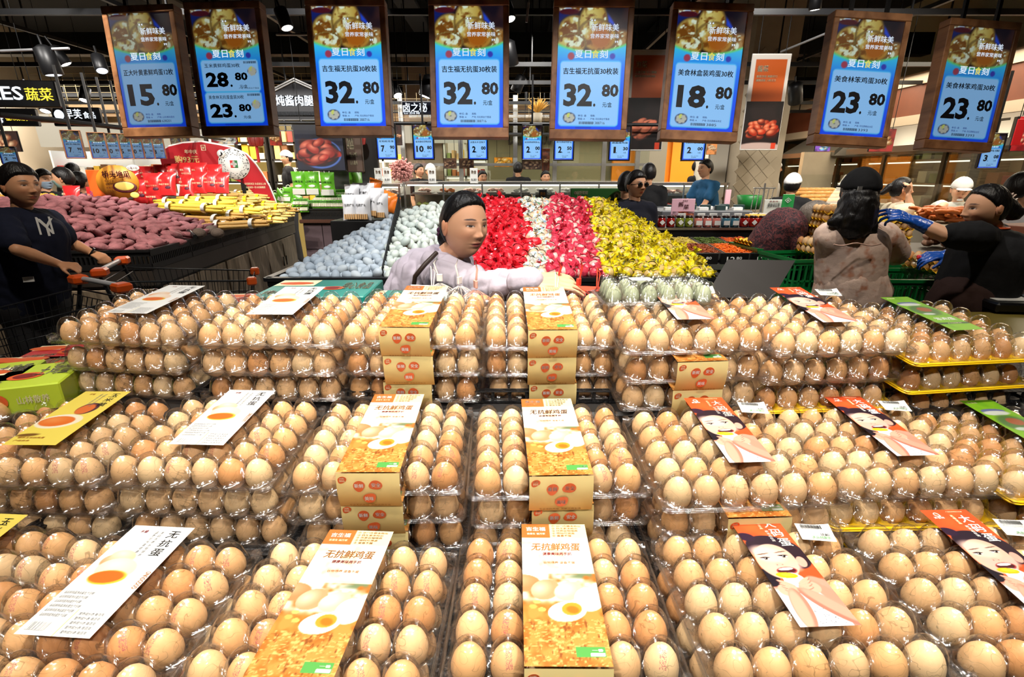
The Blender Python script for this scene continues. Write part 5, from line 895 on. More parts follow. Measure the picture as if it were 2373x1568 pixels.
# ================================================================ loose egg bins
BX = [onz(668, 643, 1.17), onz(1652, 655, 1.15)]; YB0 = 2.34
x0b, x1b = -1.12, .97
def binz(x, y):   # heap height over the bins
    e = min(1, max(0, (x-x0b))/.62)*min(1, max(0, (x1b+.02-x))/.42+.0); f = min(1, max(0, (y-YB0)/.95))
    return 1.155+.295*f**.9*(.12+.88*min(1, e)**.8)
binr = thing('egg_bin', 'black slotted bin heaped with duck eggs and wrapped eggs', 'bin', (0, 0, 0))
mb = MB(); slotwall(x1b-x0b+.06, .12, Matrix.Translation((x0b-.03, YB0-.03, 1.03)), mb, 60); mb.obj('front_wall', PB, binr)
for nm_, xx in (('side_wall', x0b-.03), ('side_wall', x1b+.03)): mb = MB(); slotwall(1.0, .12, Matrix.Translation((xx, YB0-.03, 1.03)) @ Matrix.Rotation(PI/2, 4, 'Z'), mb, 30); mb.obj(nm_, PB, binr)
MB().rbox(x0b-.05, YB0-.05, 0, x1b+.05, YB0+1.0, 1.03, .01).obj('cabinet', BRD, binr)
mb = MB(); P0 = Vector((-.62, YB0+.02, 1.17)); P1 = Vector((-.72, YB0+.95, 1.47))
for t_ in np.linspace(0, 1, 36):
    q = P0.lerp(P1, t_); mb.tube([q+Vector((0, 0, -.06)), q+Vector((0, 0, .03))], .004, 4)
for dz in (-.03, .0, .03): mb.tube([P0+Vector((0, 0, dz)), P1+Vector((0, 0, dz))], .004, 5)
tag(mb.obj('mesh_divider', PB), 'black mesh divider standing between two heaps of duck eggs', 'divider')
def duck(c, nm): mb = MB(); mb.col = tuple(s2l(c)); mb.ell((0, 0, 0), (.0225, .0225, .031), 12, 9, fn=lambda v: (v[0]*(1-.12*v[2]), v[1]*(1-.12*v[2]), v[2])); return mb
dk = [duck(c, 0) for c in ((196, 206, 214), (186, 198, 208), (206, 214, 218))]; dk2 = [duck(c, 0) for c in ((212, 220, 212), (204, 214, 208), (220, 226, 216))]
DM = mat('duck egg shell', attr='Col', rough=.55, rnd=.07, spec=.3); DMS = mat('duck egg shell deep', attr='Col', rough=.55, spec=.3)
dm = [m.mesh('duck_egg', DM, True) for m in dk+dk2]
P_ = []
for j in range(20):
    for i in range(46):
        x = x0b+.02+i*.0505+(j % 2)*.025+rr.uniform(-.006, .006); y = YB0+.02+j*.049+rr.uniform(-.005, .005)
        if x > x1b-.01: continue
        P_.append((x, y, binz(x, y)+rr.uniform(-.011, .011), j, i))
def vis(p):
    px = 1186.5+F*p[0]/(p[1]*CP-(p[2]-CAMH)*SP); py = 784-F*((p[2]-CAMH)*CP+p[1]*SP)/(p[1]*CP-(p[2]-CAMH)*SP); return px, py
duckP = [p for p in P_ if p[0] < -.1]; duckP = [p for p in duckP if not (940 < vis(p)[0] < 1130 and vis(p)[1] > 560) and not (1010 < vis(p)[0])]
sl = [p for p in duckP]; stuffmb = MB()
sl.sort(key=lambda p: p[1]); 
for n_, p in enumerate(sl):
    right = p[0] > -.63-.11*(p[1]-YB0); vi = (3 if right else 0)+rr.randrange(3); rot = (rr.uniform(.6, 2.4), rr.uniform(-.6, .6), rr.uniform(0, 6)); where = ('right of' if right else 'left of')+' the divider'
    if n_ < 300:
        dep = 'near the bin front' if p[1] < YB0+.3 else 'further up the heap'; tag(ob('duck_egg', dm[vi], None, p[:3], rot, .97), 'duck egg %s, %s row from bin front, %s from left end' % (where, nth(p[3]+1), nth(p[4]+1)), 'duck egg', 'duck eggs %s, %s' % (where, dep))
    else:
        from mathutils import Euler
        M = Matrix.Translation(p[:3]) @ Euler(rot).to_matrix().to_4x4(); s_ = (dk+dk2)[vi]; stuffmb.add(s_.v, s_.f, 0, True, M, s_.c)
for p in P_:   # a second, lower layer closes the gaps
    if p[0] < -.1:
        M = Matrix.Translation((p[0]+.025, p[1]+.024, p[2]-.022)); s_ = dk2[0] if p[0] > -.63-.11*(p[1]-YB0) else dk[0]; stuffmb.add(s_.v, s_.f, 0, True, M, s_.c)
tag(stuffmb.obj('packed_duck_eggs', DMS, col=True), 'duck eggs packed deeper and higher in the heap', 'duck eggs', kind='stuff')
# wrapped eggs: an egg with a film twist at both ends
def wrapped(col, shell, seed, film=None, splash=None):
    rr_ = np.random.default_rng(seed); mb = MB(); n, m = 14, 10
    mb.col = tuple(s2l(shell)); mb.ell((0, 0, 0), (.0225, .0225, .029), 12, 9, 0, fn=lambda v: v)
    for sgn in (1, -1):   # film: cup round the egg end, pinch, ruffled fan
        vs = []; cs = []; N2 = 16; rings = [(.0240, .008), (.0225, .018), (.014, .029), (.005, .034), (.013, .042), (.021, .050)] if sgn > 0 else [(.0240, -.010), (.022, -.018), (.013, -.029), (.004, -.034), (.010, -.040)]
        for ri, (r_, z_) in enumerate(rings):
            for k in range(N2):
                t = 2*PI*k/N2; w = 1+(.34 if ri >= 3 else .05)*rr_.uniform(-1, 1); zz = z_+(.009 if ri >= 4 else .0015)*rr_.uniform(-1, 1); fl = (.55 if ri >= 4 else 1)
                vs.append((r_*w*math.cos(t), r_*w*fl*math.sin(t), zz)); q = np.array(col)*rr_.uniform(.82, 1.12)
                if splash is not None and rr_.random() < .28: q = np.array(splash[rr_.integers(len(splash))])
                cs.append(tuple(s2l(np.clip(q, 0, 255))))
        fs = [(i*N2+k, i*N2+(k+1) % N2, (i+1)*N2+(k+1) % N2, (i+1)*N2+k) for i in range(len(rings)-1) for k in range(N2)]; mb.add(vs, fs, 1, False, None, cs)
    return mb
FILM = mat('glossy film', attr='Col', rough=.35, coat=.3, spec=.4); SHW = mat('wrapped egg shell', attr='Col', rough=.4, coat=.5)
RW = [wrapped((226, 30, 46), (222, 60, 66), i) for i in range(3)]; PW = [wrapped((226, 60, 84), (248, 190, 178), 10+i) for i in range(3)]; CW = [wrapped((236, 232, 216), (236, 196, 160), 20+i, splash=[(240, 190, 20), (40, 140, 70), (210, 40, 40), (110, 180, 220), (250, 250, 245)]) for i in range(3)]; YW = [wrapped((250, 222, 20), (236, 200, 120), 30+i, splash=[(30, 50, 20), (250, 236, 120), (120, 90, 10)]) for i in range(4)]
sets = {'red': (RW, 'egg in deep red film', 250), 'pink': (PW, 'pink egg in red film', 250), 'clear': (CW, 'egg in printed clear film', 200), 'yellow': (YW, 'egg in yellow film', 290)}
meshes = {k: [m.mesh('wrapped_egg', [SHW, FILM], True) for m in v[0]] for k, v in sets.items()}; bulk = MB(); count = {k: 0 for k in sets}; 
wr = []
for j in range(22):
    for i in range(28):
        x = -.22+i*.046+(j % 2)*.023+rr.uniform(-.009, .009); y = YB0+.02+j*.045+rr.uniform(-.008, .008)
        if x > x1b: continue
        z = binz(x, y)+.005+rr.uniform(-.008, .012); px, py = vis((x, y, z)); tt = (py-470)/190
        b1 = 1205-15*tt+50*math.sin(tt*5)*.4; b2 = 1290-70*tt+(60 if tt > .55 else 0)*0; b2 = 1275-20*math.sin(tt*3)-0*tt if tt < .35 else 1270; b3 = 1358+50*tt
        kind = 'red' if px < b1-(0 if tt < .45 else -30) else 'clear' if px < (b2 if tt < .3 else b2-0) else 'pink' if px < b3 else 'yellow'
        wr.append((py, x, y, z, kind, px, j, i))
wr.sort(key=lambda q: -q[0]); rn = random.Random(2)
LIM = {'red': 75, 'clear': 70, 'pink': 75, 'yellow': 79}
from mathutils import Euler
for (py, x, y, z, kind, px, wj, wi) in wr:
    vi = rn.randrange(len(meshes[kind])); rot = (rn.uniform(0, 6), rn.uniform(0, 6), rn.uniform(0, 6)); sc_ = rn.uniform(1.02, 1.28)
    hidden = px < 1110 or (px < 1330 and py > 642)
    if count[kind] < LIM[kind] and not hidden:
        count[kind] += 1; dep = 'low in the heap' if py > 570 else 'high in the heap'; tag(ob('wrapped_egg', meshes[kind][vi], None, (x, y, z), rot, sc_), '%s, %s row from the front, %s from the left' % (sets[kind][1], nth(wj+1), nth(wi+1)), 'wrapped egg', 'eggs in %s film %s' % (kind, dep))
    else:
        M = Matrix.Translation((x, y, z)) @ Euler(rot).to_matrix().to_4x4() @ Matrix.Scale(sc_, 4); s_ = sets[kind][0][vi]; n = len(bulk.v)
        for v in s_.v: bulk.v.append(tuple(M @ Vector(v)))
        bulk.c += s_.c; bulk.f += [[i+n for i in f] for f in s_.f]; bulk.mi += s_.mi; bulk.sm += s_.sm
tag(bulk.obj('packed_wrapped_eggs', [SHW, FILM], col=True), 'wrapped eggs packed higher and further in the heap', 'wrapped eggs', kind='stuff')
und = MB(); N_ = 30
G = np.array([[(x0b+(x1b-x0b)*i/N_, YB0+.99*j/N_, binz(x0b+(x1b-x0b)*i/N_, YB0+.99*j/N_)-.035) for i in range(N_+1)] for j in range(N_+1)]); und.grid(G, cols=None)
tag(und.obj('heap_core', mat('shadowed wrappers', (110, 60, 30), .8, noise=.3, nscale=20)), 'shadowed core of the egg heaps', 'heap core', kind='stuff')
# ================================================================ people
def capsule(mb, a, b, r0, r1, n=10, flat=None):
    a, b = Vector(a), Vector(b); d = b-a; L = d.length
    if L < 1e-6: L = 1e-6; d = Vector((0, 0, 1))*L
    z = d.normalized(); x = z.orthogonal().normalized()
    if flat is not None:
        f = Vector(flat[0]); x = (f-z*f.dot(z)).normalized()
    y = z.cross(x); sy = 1 if flat is None else flat[1]; pr = []
    for t in (-90, -60, -30, 0): t = math.radians(t); pr.append((r0*math.sin(t), r0*math.cos(t)+1e-4))
    for t in (0, 30, 60, 90): t = math.radians(t); pr.append((L+r1*math.sin(t), r1*math.cos(t)+1e-4))
    vs = [a+z*h+(x*math.cos(2*PI*k/n)*sy+y*math.sin(2*PI*k/n))*r for h, r in pr for k in range(n)]
    fs = [(i*n+k, i*n+(k+1) % n, (i+1)*n+(k+1) % n, (i+1)*n+k) for i in range(len(pr)-1) for k in range(n)]+[tuple(range(n-1, -1, -1)), tuple(range((len(pr)-1)*n, len(pr)*n))]
    mb.add(vs, fs)
def remesh(mb, vox, smooth=4, disp=0, dsc=12, seed=1, stretch=(1, 1, 1)):
    me = mb.mesh('tmp', []); o = bpy.data.objects.new('tmp', me); COL.objects.link(o)
    m = o.modifiers.new('r', 'REMESH'); m.mode = 'VOXEL'; m.voxel_size = vox; s_ = o.modifiers.new('s', 'SMOOTH'); s_.factor = .5; s_.iterations = smooth
    m2 = bpy.data.meshes.new_from_object(o.evaluated_get(bpy.context.evaluated_depsgraph_get())); bpy.data.objects.remove(o); bpy.data.meshes.remove(me)
    n = len(m2.vertices); v = np.zeros(n*3); m2.vertices.foreach_get('co', v); v = v.reshape(-1, 3); f = [list(p.vertices) for p in m2.polygons]
    if disp:
        nn = np.zeros(n*3); m2.vertices.foreach_get('normal', nn); nn = nn.reshape(-1, 3); q = v*np.array(stretch)*dsc
        h = noise2(q[:, 0]+q[:, 1]*.7+40, q[:, 2]+q[:, 1]*.6+40, 1, seed)-.5+(noise2(q[:, 0]-q[:, 1]+80, q[:, 2]*.5+80, 2.3, seed+3)-.5)*.6; h = np.abs(h)*2-.4; v = v+nn*(h*disp)[:, None]
    bpy.data.meshes.remove(m2); return v, f
def G2(x, z, cx, cz, sx, sz): return np.exp(-((x-cx)/sx)**2-((z-cz)/sz)**2)
def headshape(nu, nv, female=False):
    th = np.linspace(0, 2*PI, nu, endpoint=False); ph = np.linspace(.001, PI-.001, nv); T, P = np.meshgrid(th, ph)
    d = np.stack([np.sin(P)*np.sin(T), -np.sin(P)*np.cos(T), np.cos(P)], -1); return d
def facemorph(d, female):
    x, y, z = d[..., 0], d[..., 1], d[..., 2]; lo = np.clip(-z, 0, 1); X = .0765*x*(1-.26*lo**1.5)*(1+.04*np.clip(z, 0, 1)); Yb = np.where(y < 0, .094*y*(1-.06*lo), .100*y*(1-.42*lo**1.2)); Z = .114*z
    fr = np.clip(-y*1.6, 0, 1); fx, fz = X, Z
    b = .010*G2(fx, fz, 0, .002, .0075, .020)+.021*G2(fx, fz, 0, -.020, .0105, .011)+.008*(G2(fx, fz, .013, -.024, .0065, .006)+G2(fx, fz, -.013, -.024, .0065, .006))
    b += -.0095*(G2(fx, fz, .031, .011, .015, .0095)+G2(fx, fz, -.031, .011, .015, .0095))+.0055*(G2(fx, fz, .031, .0105, .0105, .006)+G2(fx, fz, -.031, .0105, .0105, .006))
    b += (.003 if female else .0055)*(G2(fx, fz, .028, .030, .019, .006)+G2(fx, fz, -.028, .030, .019, .006))
    b += .0065*G2(fx, fz, 0, -.0475, .018, .0042)+.0075*G2(fx, fz, 0, -.058, .015, .0048)-.0045*G2(fx, fz, 0, -.0525, .021, .0016)-.004*G2(fx, fz, 0, -.069, .016, .004)+.008*G2(fx, fz, 0, -.086, .02, .013)-.002*G2(fx, fz, 0, -.038, .004, .005)
    b += .005*(G2(fx, fz, .043, -.018, .017, .017)+G2(fx, fz, -.043, -.018, .017, .017))
    return np.stack([X, Yb-b*fr, Z], -1), fr
def facecolor(Pt, fr, skin, female, eyes=True, mask=None, lipc=None):
    X, Z = Pt[..., 0], Pt[..., 2]; c = np.ones(X.shape+(3,))*np.array(skin, float)
    def mx(m, col): 
        m = np.clip(m*fr, 0, 1)[..., None]; c[:] = c*(1-m)+np.array(col, float)*m
    sk = np.array(skin, float); mx(.35*(G2(X, Z, .042, -.022, .02, .018)+G2(X, Z, -.042, -.022, .02, .018)), sk*[1, .84, .8]); mx(.3*G2(X, Z, 0, -.024, .014, .01), sk*[1, .84, .8])
    lip = lipc or (sk*[.92, .6, .6]); mx(1.3*np.clip(1-np.abs((Z+.053)/.010)-(X/.023)**2, 0, 1)*2, lip); mx(1.4*G2(X, Z, 0, -.0527, .019, .0013), sk*.35)
    mx(.6*(G2(X, Z, .007, -.032, .003, .0025)+G2(X, Z, -.007, -.032, .003, .0025)), sk*.4)
    for s_ in (-1, 1):
        mx(1.2*np.clip(1.15-np.abs((X-s_*.031)/.020)**3-np.abs((Z-.0335-.002*np.cos((X-s_*.028)*90))/.0034)**2, 0, 1), (50, 38, 34) if not female else (72, 52, 46))
        if eyes:
            ex = X-s_*.031; up = .0125+.0042*(1-np.clip(np.abs(ex)/.0145, 0, 1)**2)-.0008; dn = .0125-.0036*(1-np.clip(np.abs(ex)/.0145, 0, 1)**2); ins = (np.clip((up-Z)/.0012+.5, 0, 1)*np.clip((Z-dn)/.0012+.5, 0, 1)*np.clip((.0145-np.abs(ex))/.002, 0, 1))
            mx(ins, (226, 220, 214)); mx(ins*np.clip((.0058-np.hypot(ex, Z-.0127))/.001+.5, 0, 1), (38, 24, 20)); mx(1.1*np.exp(-((Z-up)/.0011)**2)*(np.abs(ex) < .0152), (30, 22, 22)); mx(.5*np.exp(-((Z-up-.0035)/.0012)**2)*(np.abs(ex) < .015), sk*.7)
    if mask is not None: mx((np.clip((-.012-Z)/.003, 0, 1)*np.clip((Z+.095)/.006, 0, 1)*np.clip((.062-np.abs(X))/.006, 0, 1))*1.5, mask)
    return c
SKINM = mat('skin', attr='Col', rough=.5, spec=.35, bump=.03, bscale=400)
def gridfaces(nv, nu):
    n = np.arange(nv*nu).reshape(nv, nu); a = n[:-1]; b = n[1:]; f = np.stack([a, np.roll(a, -1, 1), np.roll(b, -1, 1), b], -1).reshape(-1, 4); return [list(map(int, q[::-1])) for q in f]
def HM(c, yaw, pitch=0, roll=0, s=1): return Matrix.Translation(c) @ Matrix.Rotation(yaw, 4, 'Z') @ Matrix.Rotation(pitch, 4, 'X') @ Matrix.Rotation(roll, 4, 'Y') @ Matrix.Scale(s, 4)
def add_head(mb, M, skin, female, res, mask=None, eyes=True, lip=None):
    d = headshape(res, int(res*.75)); P, fr = facemorph(d, female); C = s2l(facecolor(P, fr, skin, female, eyes, mask, lip)); nv, nu = P.shape[:2]
    mb.add([tuple(p) for p in P.reshape(-1, 3)], gridfaces(nv, nu), 0, True, M, C.reshape(-1, 3))
    mb.col = tuple(s2l(np.array(skin)*[1, .93, .9]))
    for s_ in (-1, 1):
        mb.ell((s_*.077, .012, -.002), (.009, .018, .032), 10, 8, 0, M, fn=lambda v: (v[0], v[1]*(1+.25*v[2])+.1*v[2], v[2])); mb.ell((s_*.083, .010, .002), (.006, .012, .022), 8, 6, 0, M)
    mb.col = tuple(s2l(skin))
def hairshell(M, style, col, name, parent, res=48, thick=.012):
    d = headshape(res, int(res*.75)); P, fr = facemorph(d, True); x, y, z = d[..., 0], d[..., 1], d[..., 2]
    base = {'short': [.62, .55, .22, -.02, -.45, -.52], 'pulled': [.80, .72, .40, .04, -.5, -.6], 'long': [.62, .42, -.15, -.7, -.95, -.95], 'bald': [1.2, 1.1, .4, .0, -.4, -.5], 'cap': [.36, .34, .28, .22, .16, .14]}[style]
    zt = np.interp(y+.0*x, [-1, -.6, -.25, .05, .35, 1], base); m = np.tanh((z-zt)/.07)*.5+.5; rr_ = np.random.default_rng(3)
    st = (noise2(np.arctan2(x, y)*6+20, z*2+20, 3, 5)-.5)*.004; off = np.where(m > .5, thick*(m*2-1)**.4+st*(m*2-1), -.012*(1-m*2)); top = np.clip(z, 0, 1)*(.006 if style != 'cap' else .010)
    nrm = d/np.linalg.norm(d, axis=-1, keepdims=True); Q = P*[1, 1, 1]; Q = Q+nrm*(off+top*(m > .5))[..., None]; nv, nu = P.shape[:2]
    mb = MB(); mb.add([tuple(p) for p in Q.reshape(-1, 3)], gridfaces(nv, nu), 0, True, M); return mb.obj(name, col, parent)
HAIR = mat('black hair', (16, 13, 13), .42, noise=.3, nscale=60, bump=.35, bscale=130, stretch=(1, 1, .2), spec=.35); HAIRG = mat('grey hair', (128, 118, 108), .5, noise=.3, nscale=60, bump=.5, bscale=160, stretch=(1, 1, .2))
def hand(mb, w, d, n, side=1, curl=.5, s=1.0, point=False, spread=.24):
    """w wrist, d direction of the fingers, n normal out of the back of the hand, side: +1 thumb towards d x n"""
    w = Vector(w); d = Vector(d).normalized(); n = Vector(n); n = (n-d*n.dot(d)).normalized(); t = d.cross(n)*side
    for i in range(4):
        u = (i-1.5)*-.019*s; capsule(mb, w+t*u*.55, w+d*.078*s+t*u, .0120*s, .0105*s, 8)
        L = [.040, .044, .041, .032][i]*s; q = w+d*.080*s+t*u; ang = 0; dd = d+t*(u/s*spread*9)
        for k, (l, r_) in enumerate(((L, .0082), (L*.62, .0074), (L*.5, .0064))):
            cu = curl*(1+.25*i)*(.0 if (point and i == 0) else 1); ang += cu*(.7 if k == 0 else 1); v = (dd.normalized()*math.cos(ang)-n*math.sin(ang)); q2 = q+v*l; capsule(mb, q, q2, r_*s, r_*.92*s, 8); q = q2
    q = w+d*.022*s+t*.022*s; v = (d*.75+t*.75-n*.25).normalized(); q2 = q+v*.038*s; capsule(mb, q, q2, .0125*s, .010*s, 8); v = (d*.95+t*.25-n*(.3+curl*.4)).normalized(); q3 = q2+v*.028*s; capsule(mb, q2, q3, .0098*s, .009*s, 8); capsule(mb, q3, q3+v*.018*s, .0088*s, .0072*s, 8)
SKIN = (214, 160, 124)
def person(label, head, yaw, J, skin=SKIN, female=False, hs=1.0, pitch=0, roll=0, shirt=None, sleeve=.5, pants=None, vox=.009, hair='short', hcol=None, res=64, mask=None, gloves=None, trunk=1.0, wr=0, seed=1, hands=True, byaw=None, legs=True, eyes=True, group=None, lip=None, name='person', cvox=.014, apron=None, handcfg=None, smoothc=6, svr=1.0, pickY=False):
    """J: joints in world space: neck, chest, waist, hip, sr/sl shoulders, er/el elbows, wr/wl wrists (r = person's right)"""
    root = thing(name, label, 'person', (J['hip'].x, J['hip'].y, 0) if legs else tuple(J['hip'])); inv = Matrix.Translation(-root.location)
    head = Vector(head); byaw = yaw if byaw is None else byaw; f = Vector((math.sin(byaw), -math.cos(byaw), 0)); rt = Vector((-math.cos(byaw), -math.sin(byaw), 0))
    b = MB(); nk = J['neck']; hm = HM(head, yaw, pitch, roll, hs); chinb = hm @ Vector((0, .025, -.075))
    capsule(b, nk, chinb, .050*hs, .047*hs); capsule(b, chinb, hm @ Vector((0, .01, -.03)), .045*hs, .05*hs); capsule(b, J['chest'], nk-Vector((0, 0, .03)), .09*trunk, .055); capsule(b, J['waist'], J['chest'], .095*trunk, .10*trunk, 12, (rt, 1.25)); capsule(b, J['hip'], J['waist'], .11*trunk, .095*trunk, 12, (rt, 1.25))
    hd = handcfg or {}
    for s_ in 'rl':
        if 's'+s_ not in J: continue
        S_, E_, W_ = J['s'+s_], J['e'+s_], J['w'+s_]; capsule(b, nk-Vector((0, 0, .03)), S_, .045, .048); capsule(b, S_, E_, .045, .036); capsule(b, E_, E_.lerp(W_, .35), .036, .038); capsule(b, E_.lerp(W_, .35), W_, .038, .024)
        if hands and not gloves:
            dd, nn, cu, sd = hd.get(s_, ((W_-E_).normalized(), Vector((0, 0, 1)), .35, 1 if s_ == 'r' else -1)); hand(b, W_, dd, nn, sd, cu, 1.0 if not female else .95)
    v, fa = remesh(b, vox, 3); o = MB(); o.col = tuple(s2l(skin)); o.add([tuple(q) for q in v], fa, 0, True, inv); add_head(o, inv @ hm, skin, female, res, mask, eyes, lip)
    o.obj('body', SKINM, root, col=True)
    if hair: hairshell(inv @ hm, hair, hcol or HAIR, 'hair', root, 48 if res < 100 else 96, .007 if hair == 'pulled' else .012)
    if shirt:
        c = MB(); T = trunk; capsule(c, J['waist'], J['chest'], .125*T, .13*T, 14, (rt, 1.32)); capsule(c, J['hip'], J['waist'], .135*T, .125*T, 14, (rt, 1.25)); capsule(c, J['chest'], nk-Vector((0, 0, .035)), .12*T, .062, 12, (rt, 1.2))
        for s_ in 'rl':
            if 's'+s_ not in J: continue
            S_, E_, W_ = J['s'+s_], J['e'+s_], J['w'+s_]; capsule(c, nk-Vector((0, 0, .05)), S_, .062*T, .066*T)
            if sleeve <= 1: capsule(c, S_, S_.lerp(E_, sleeve), .066*svr, .060*svr)
            else: capsule(c, S_, E_, .066*svr, .054*svr); capsule(c, E_, E_.lerp(W_, sleeve-1), .054*svr, .040*svr)
        v, fa = remesh(c, cvox, smoothc, wr, 14, seed); o = MB(); o.add([tuple(q) for q in v], fa, 0, True, inv); o.obj('shirt', shirt, root)
    if gloves:
        for s_ in 'rl':
            if 's'+s_ not in J: continue
            g = MB(); E_, W_ = J['e'+s_], J['w'+s_]; dd, nn, cu, sd = hd.get(s_, ((W_-E_).normalized(), Vector((0, 0, 1)), .5, 1)); hand(g, W_, dd, nn, sd, cu, 1.12); capsule(g, W_+(E_-W_).normalized()*.07, W_, .036, .031); v, fa = remesh(g, .0045, 3, .002, 60, 4); o = MB(); o.add([tuple(q) for q in v], fa, 0, True, inv); o.obj('glove', gloves, root)
    if legs:
        c = MB(); h = J['hip']; capsule(c, h+rt*.05, h-rt*.05, .135*trunk, .135*trunk); fx = h.copy()
        for s_ in (1, -1):
            kn = Vector((h.x, h.y, h.z*.52))+rt*.09*s_+f*.04; an = Vector((h.x, h.y, .08))+rt*.10*s_; capsule(c, h+rt*.07*s_, kn, .10, .075); capsule(c, kn, an, .075, .06); sh = MB(); sh.ell((0, 0, 0), (.05, .13, .045), 10, 8, 0, inv @ Matrix.Translation((an.x+f.x*.05, an.y+f.y*.05, .045)) @ Matrix.Rotation(byaw, 4, 'Z')); sh.obj('shoe', BLKG, root)
        v, fa = remesh(c, .02, 4); o = MB(); o.add([tuple(q) for q in v], fa, 0, True, inv); o.obj('trousers', pants or mat('dark trousers', (28, 28, 32), .8), root)
    return root, inv, hm
def stand_pose(p, yaw, H=1.65, lean=0, arms='down'):
    p = Vector(p); f = Vector((math.sin(yaw), -math.cos(yaw), 0)); r = Vector((-math.cos(yaw), -math.sin(yaw), 0)); up = Vector((0, 0, 1)); ax = (up*math.cos(lean)+f*math.sin(lean))
    hip = Vector((p.x, p.y, .53*H)); J = dict(hip=hip, waist=hip+ax*.10*H, chest=hip+ax*.215*H, neck=hip+ax*.335*H); sh = hip+ax*.285*H
    for s_, k in (('r', 1), ('l', -1)):
        S_ = sh+r*.105*H*k
        if arms == 'down': E_ = S_-up*.17*H+r*.02*k*H; W_ = E_-up*.14*H+f*.05*H
        elif arms == 'fwd': E_ = S_-up*.13*H+f*.10*H+r*.01*k; W_ = E_+f*.14*H-up*.03*H-r*.02*k
        elif arms == 'low': E_ = S_-up*.14*H+f*.08*H; W_ = E_+f*.10*H-up*.09*H
        J['s'+s_], J['e'+s_], J['w'+s_] = S_, E_, W_
    return J, hip+ax*.335*H+(up*math.cos(lean*.5)+f*math.sin(lean*.5))*.075*H
def shift(J, head, target):   # move the whole pose so that the head sits at the target
    d = Vector(target)-head; return {k: v+d for k, v in J.items()}, Vector(target)
cloth = lambda n, c=None, r=.85, nz=.06: mat(n, c, r, noise=nz, nscale=9, bump=.35, bscale=22, spec=.2)
# 1 the woman reaching across the boxes
hc = pt(1076, 525, 1.84); J = dict(neck=pt(1042, 590, 1.90), chest=pt(1010, 655, 1.90), waist=pt(975, 730, 1.95), hip=pt(955, 810, 2.02), sr=pt(1012, 632, 1.76), er=pt(1108, 664, 1.53), wr=pt(1230, 650, 1.385), sl=pt(1058, 622, 2.02), el=pt(1060, 720, 2.0), wl=pt(1080, 770, 1.9))
SH1 = mat('pale lilac shirt', (186, 176, 188), .75, bump=.5, bscale=20, spec=.2)
r, inv, hm = person('woman in pale lilac shirt with black hair reaching over the egg boxes', hc, math.radians(40), J, (220, 164, 128), True, .99, .06, .05, SH1, 1.97, vox=.0042, hair='pulled', res=220, wr=.017, cvox=.0065, seed=5, byaw=math.radians(35), trunk=1.12, smoothc=4, svr=1.02,
 handcfg={'r': (Vector((1, -.12, .02)), Vector((.1, -.55, 1)), .26, 1), 'l': (Vector((0, -1, 0)), Vector((0, 0, 1)), .4, -1)}, lip=(176, 90, 84))
b = MB(); 
for q in range(3): b.ell((0, 0, 0), (.034, .030, .038), 12, 10, 0, inv @ hm @ Matrix.Translation((-.01+.012*q, .105+.006*q, -.045+.012*(q-1))))
b.ell((0, .07, -.02), (.05, .05, .05), 12, 10, 0, inv @ hm); b.obj('hair_bun', HAIR, r)
b = MB(); [b.ell((.03*math.cos(t), .115+.006*math.sin(3*t), -.045+.036*math.sin(t)), (.013, .014, .013), 8, 6, 0, inv @ hm) for t in np.arange(0, 2*PI, .45)]; b.obj('scrunchie', cloth('plum scrunchie', (78, 42, 66)), r)
b = MB(); c0 = J['neck']; 
for s_ in (-1, 1): capsule(b, c0+Vector((-.055, .02*s_, .005)), c0+Vector((.075, -.06+.02*s_, -.045)), .028, .022)
capsule(b, c0+Vector((-.06, -.03, .0)), c0+Vector((-.055, .05, 0)), .028, .028); v, fa = remesh(b, .006, 4); o = MB(); o.add([tuple(q) for q in v], fa, 0, True, inv); o.obj('collar', cloth('shaded lilac collar', (150, 140, 154)), r)  # collar colour darkened against the shirt to paint in its shading
b = MB(); capsule(b, pt(1206, 654, 1.40), pt(1228, 650, 1.382), .043, .041); v, fa = remesh(b, .005, 2); o = MB(); o.add([tuple(q) for q in v], fa, 0, True, inv); cf = o.obj('cuff', SH1, r); MB().ell((0, 0, 0), (.006, .003, .006), 8, 6, 0, inv @ Matrix.Translation(pt(1210, 672, 1.345))).obj('button', INK['white'], cf)
MB().tube([inv @ pt(1012, 585, 1.70), inv @ pt(985, 612, 1.655), inv @ pt(962, 640, 1.66), inv @ pt(955, 690, 1.70), inv @ pt(955, 740, 1.75)], .008, 6).obj('bag_strap', mat('dark leather strap', (54, 38, 30), .5), r)
# 2 the man with the cart
hc = pt(48, 432, 3.1); J = dict(neck=pt(52, 487, 3.12), chest=pt(60, 540, 3.12), waist=pt(68, 620, 3.12), hip=pt(72, 700, 3.15), sr=pt(5, 512, 2.98), er=pt(40, 578, 2.86), wr=pt(138, 612, 3.02), sl=pt(112, 512, 3.28), el=pt(158, 560, 3.32), wl=pt(212, 585, 3.38))
NAVY = cloth('navy cotton', (24, 28, 46))
r, inv, hm = person('man in navy T-shirt with white chest emblem pushing a cart', hc, math.radians(74), J, (206, 150, 112), False, 1.06, .05, 0, NAVY, .72, vox=.007, hair='short', res=120, byaw=math.radians(40), trunk=1.22, wr=.008, cvox=.012, svr=1.25,
 handcfg={'r': (Vector((1, .1, -.15)), Vector((0, -.3, 1)), .9, 1), 'l': (Vector((.9, -.1, -.4)), Vector((.1, -.2, 1)), .9, -1)})
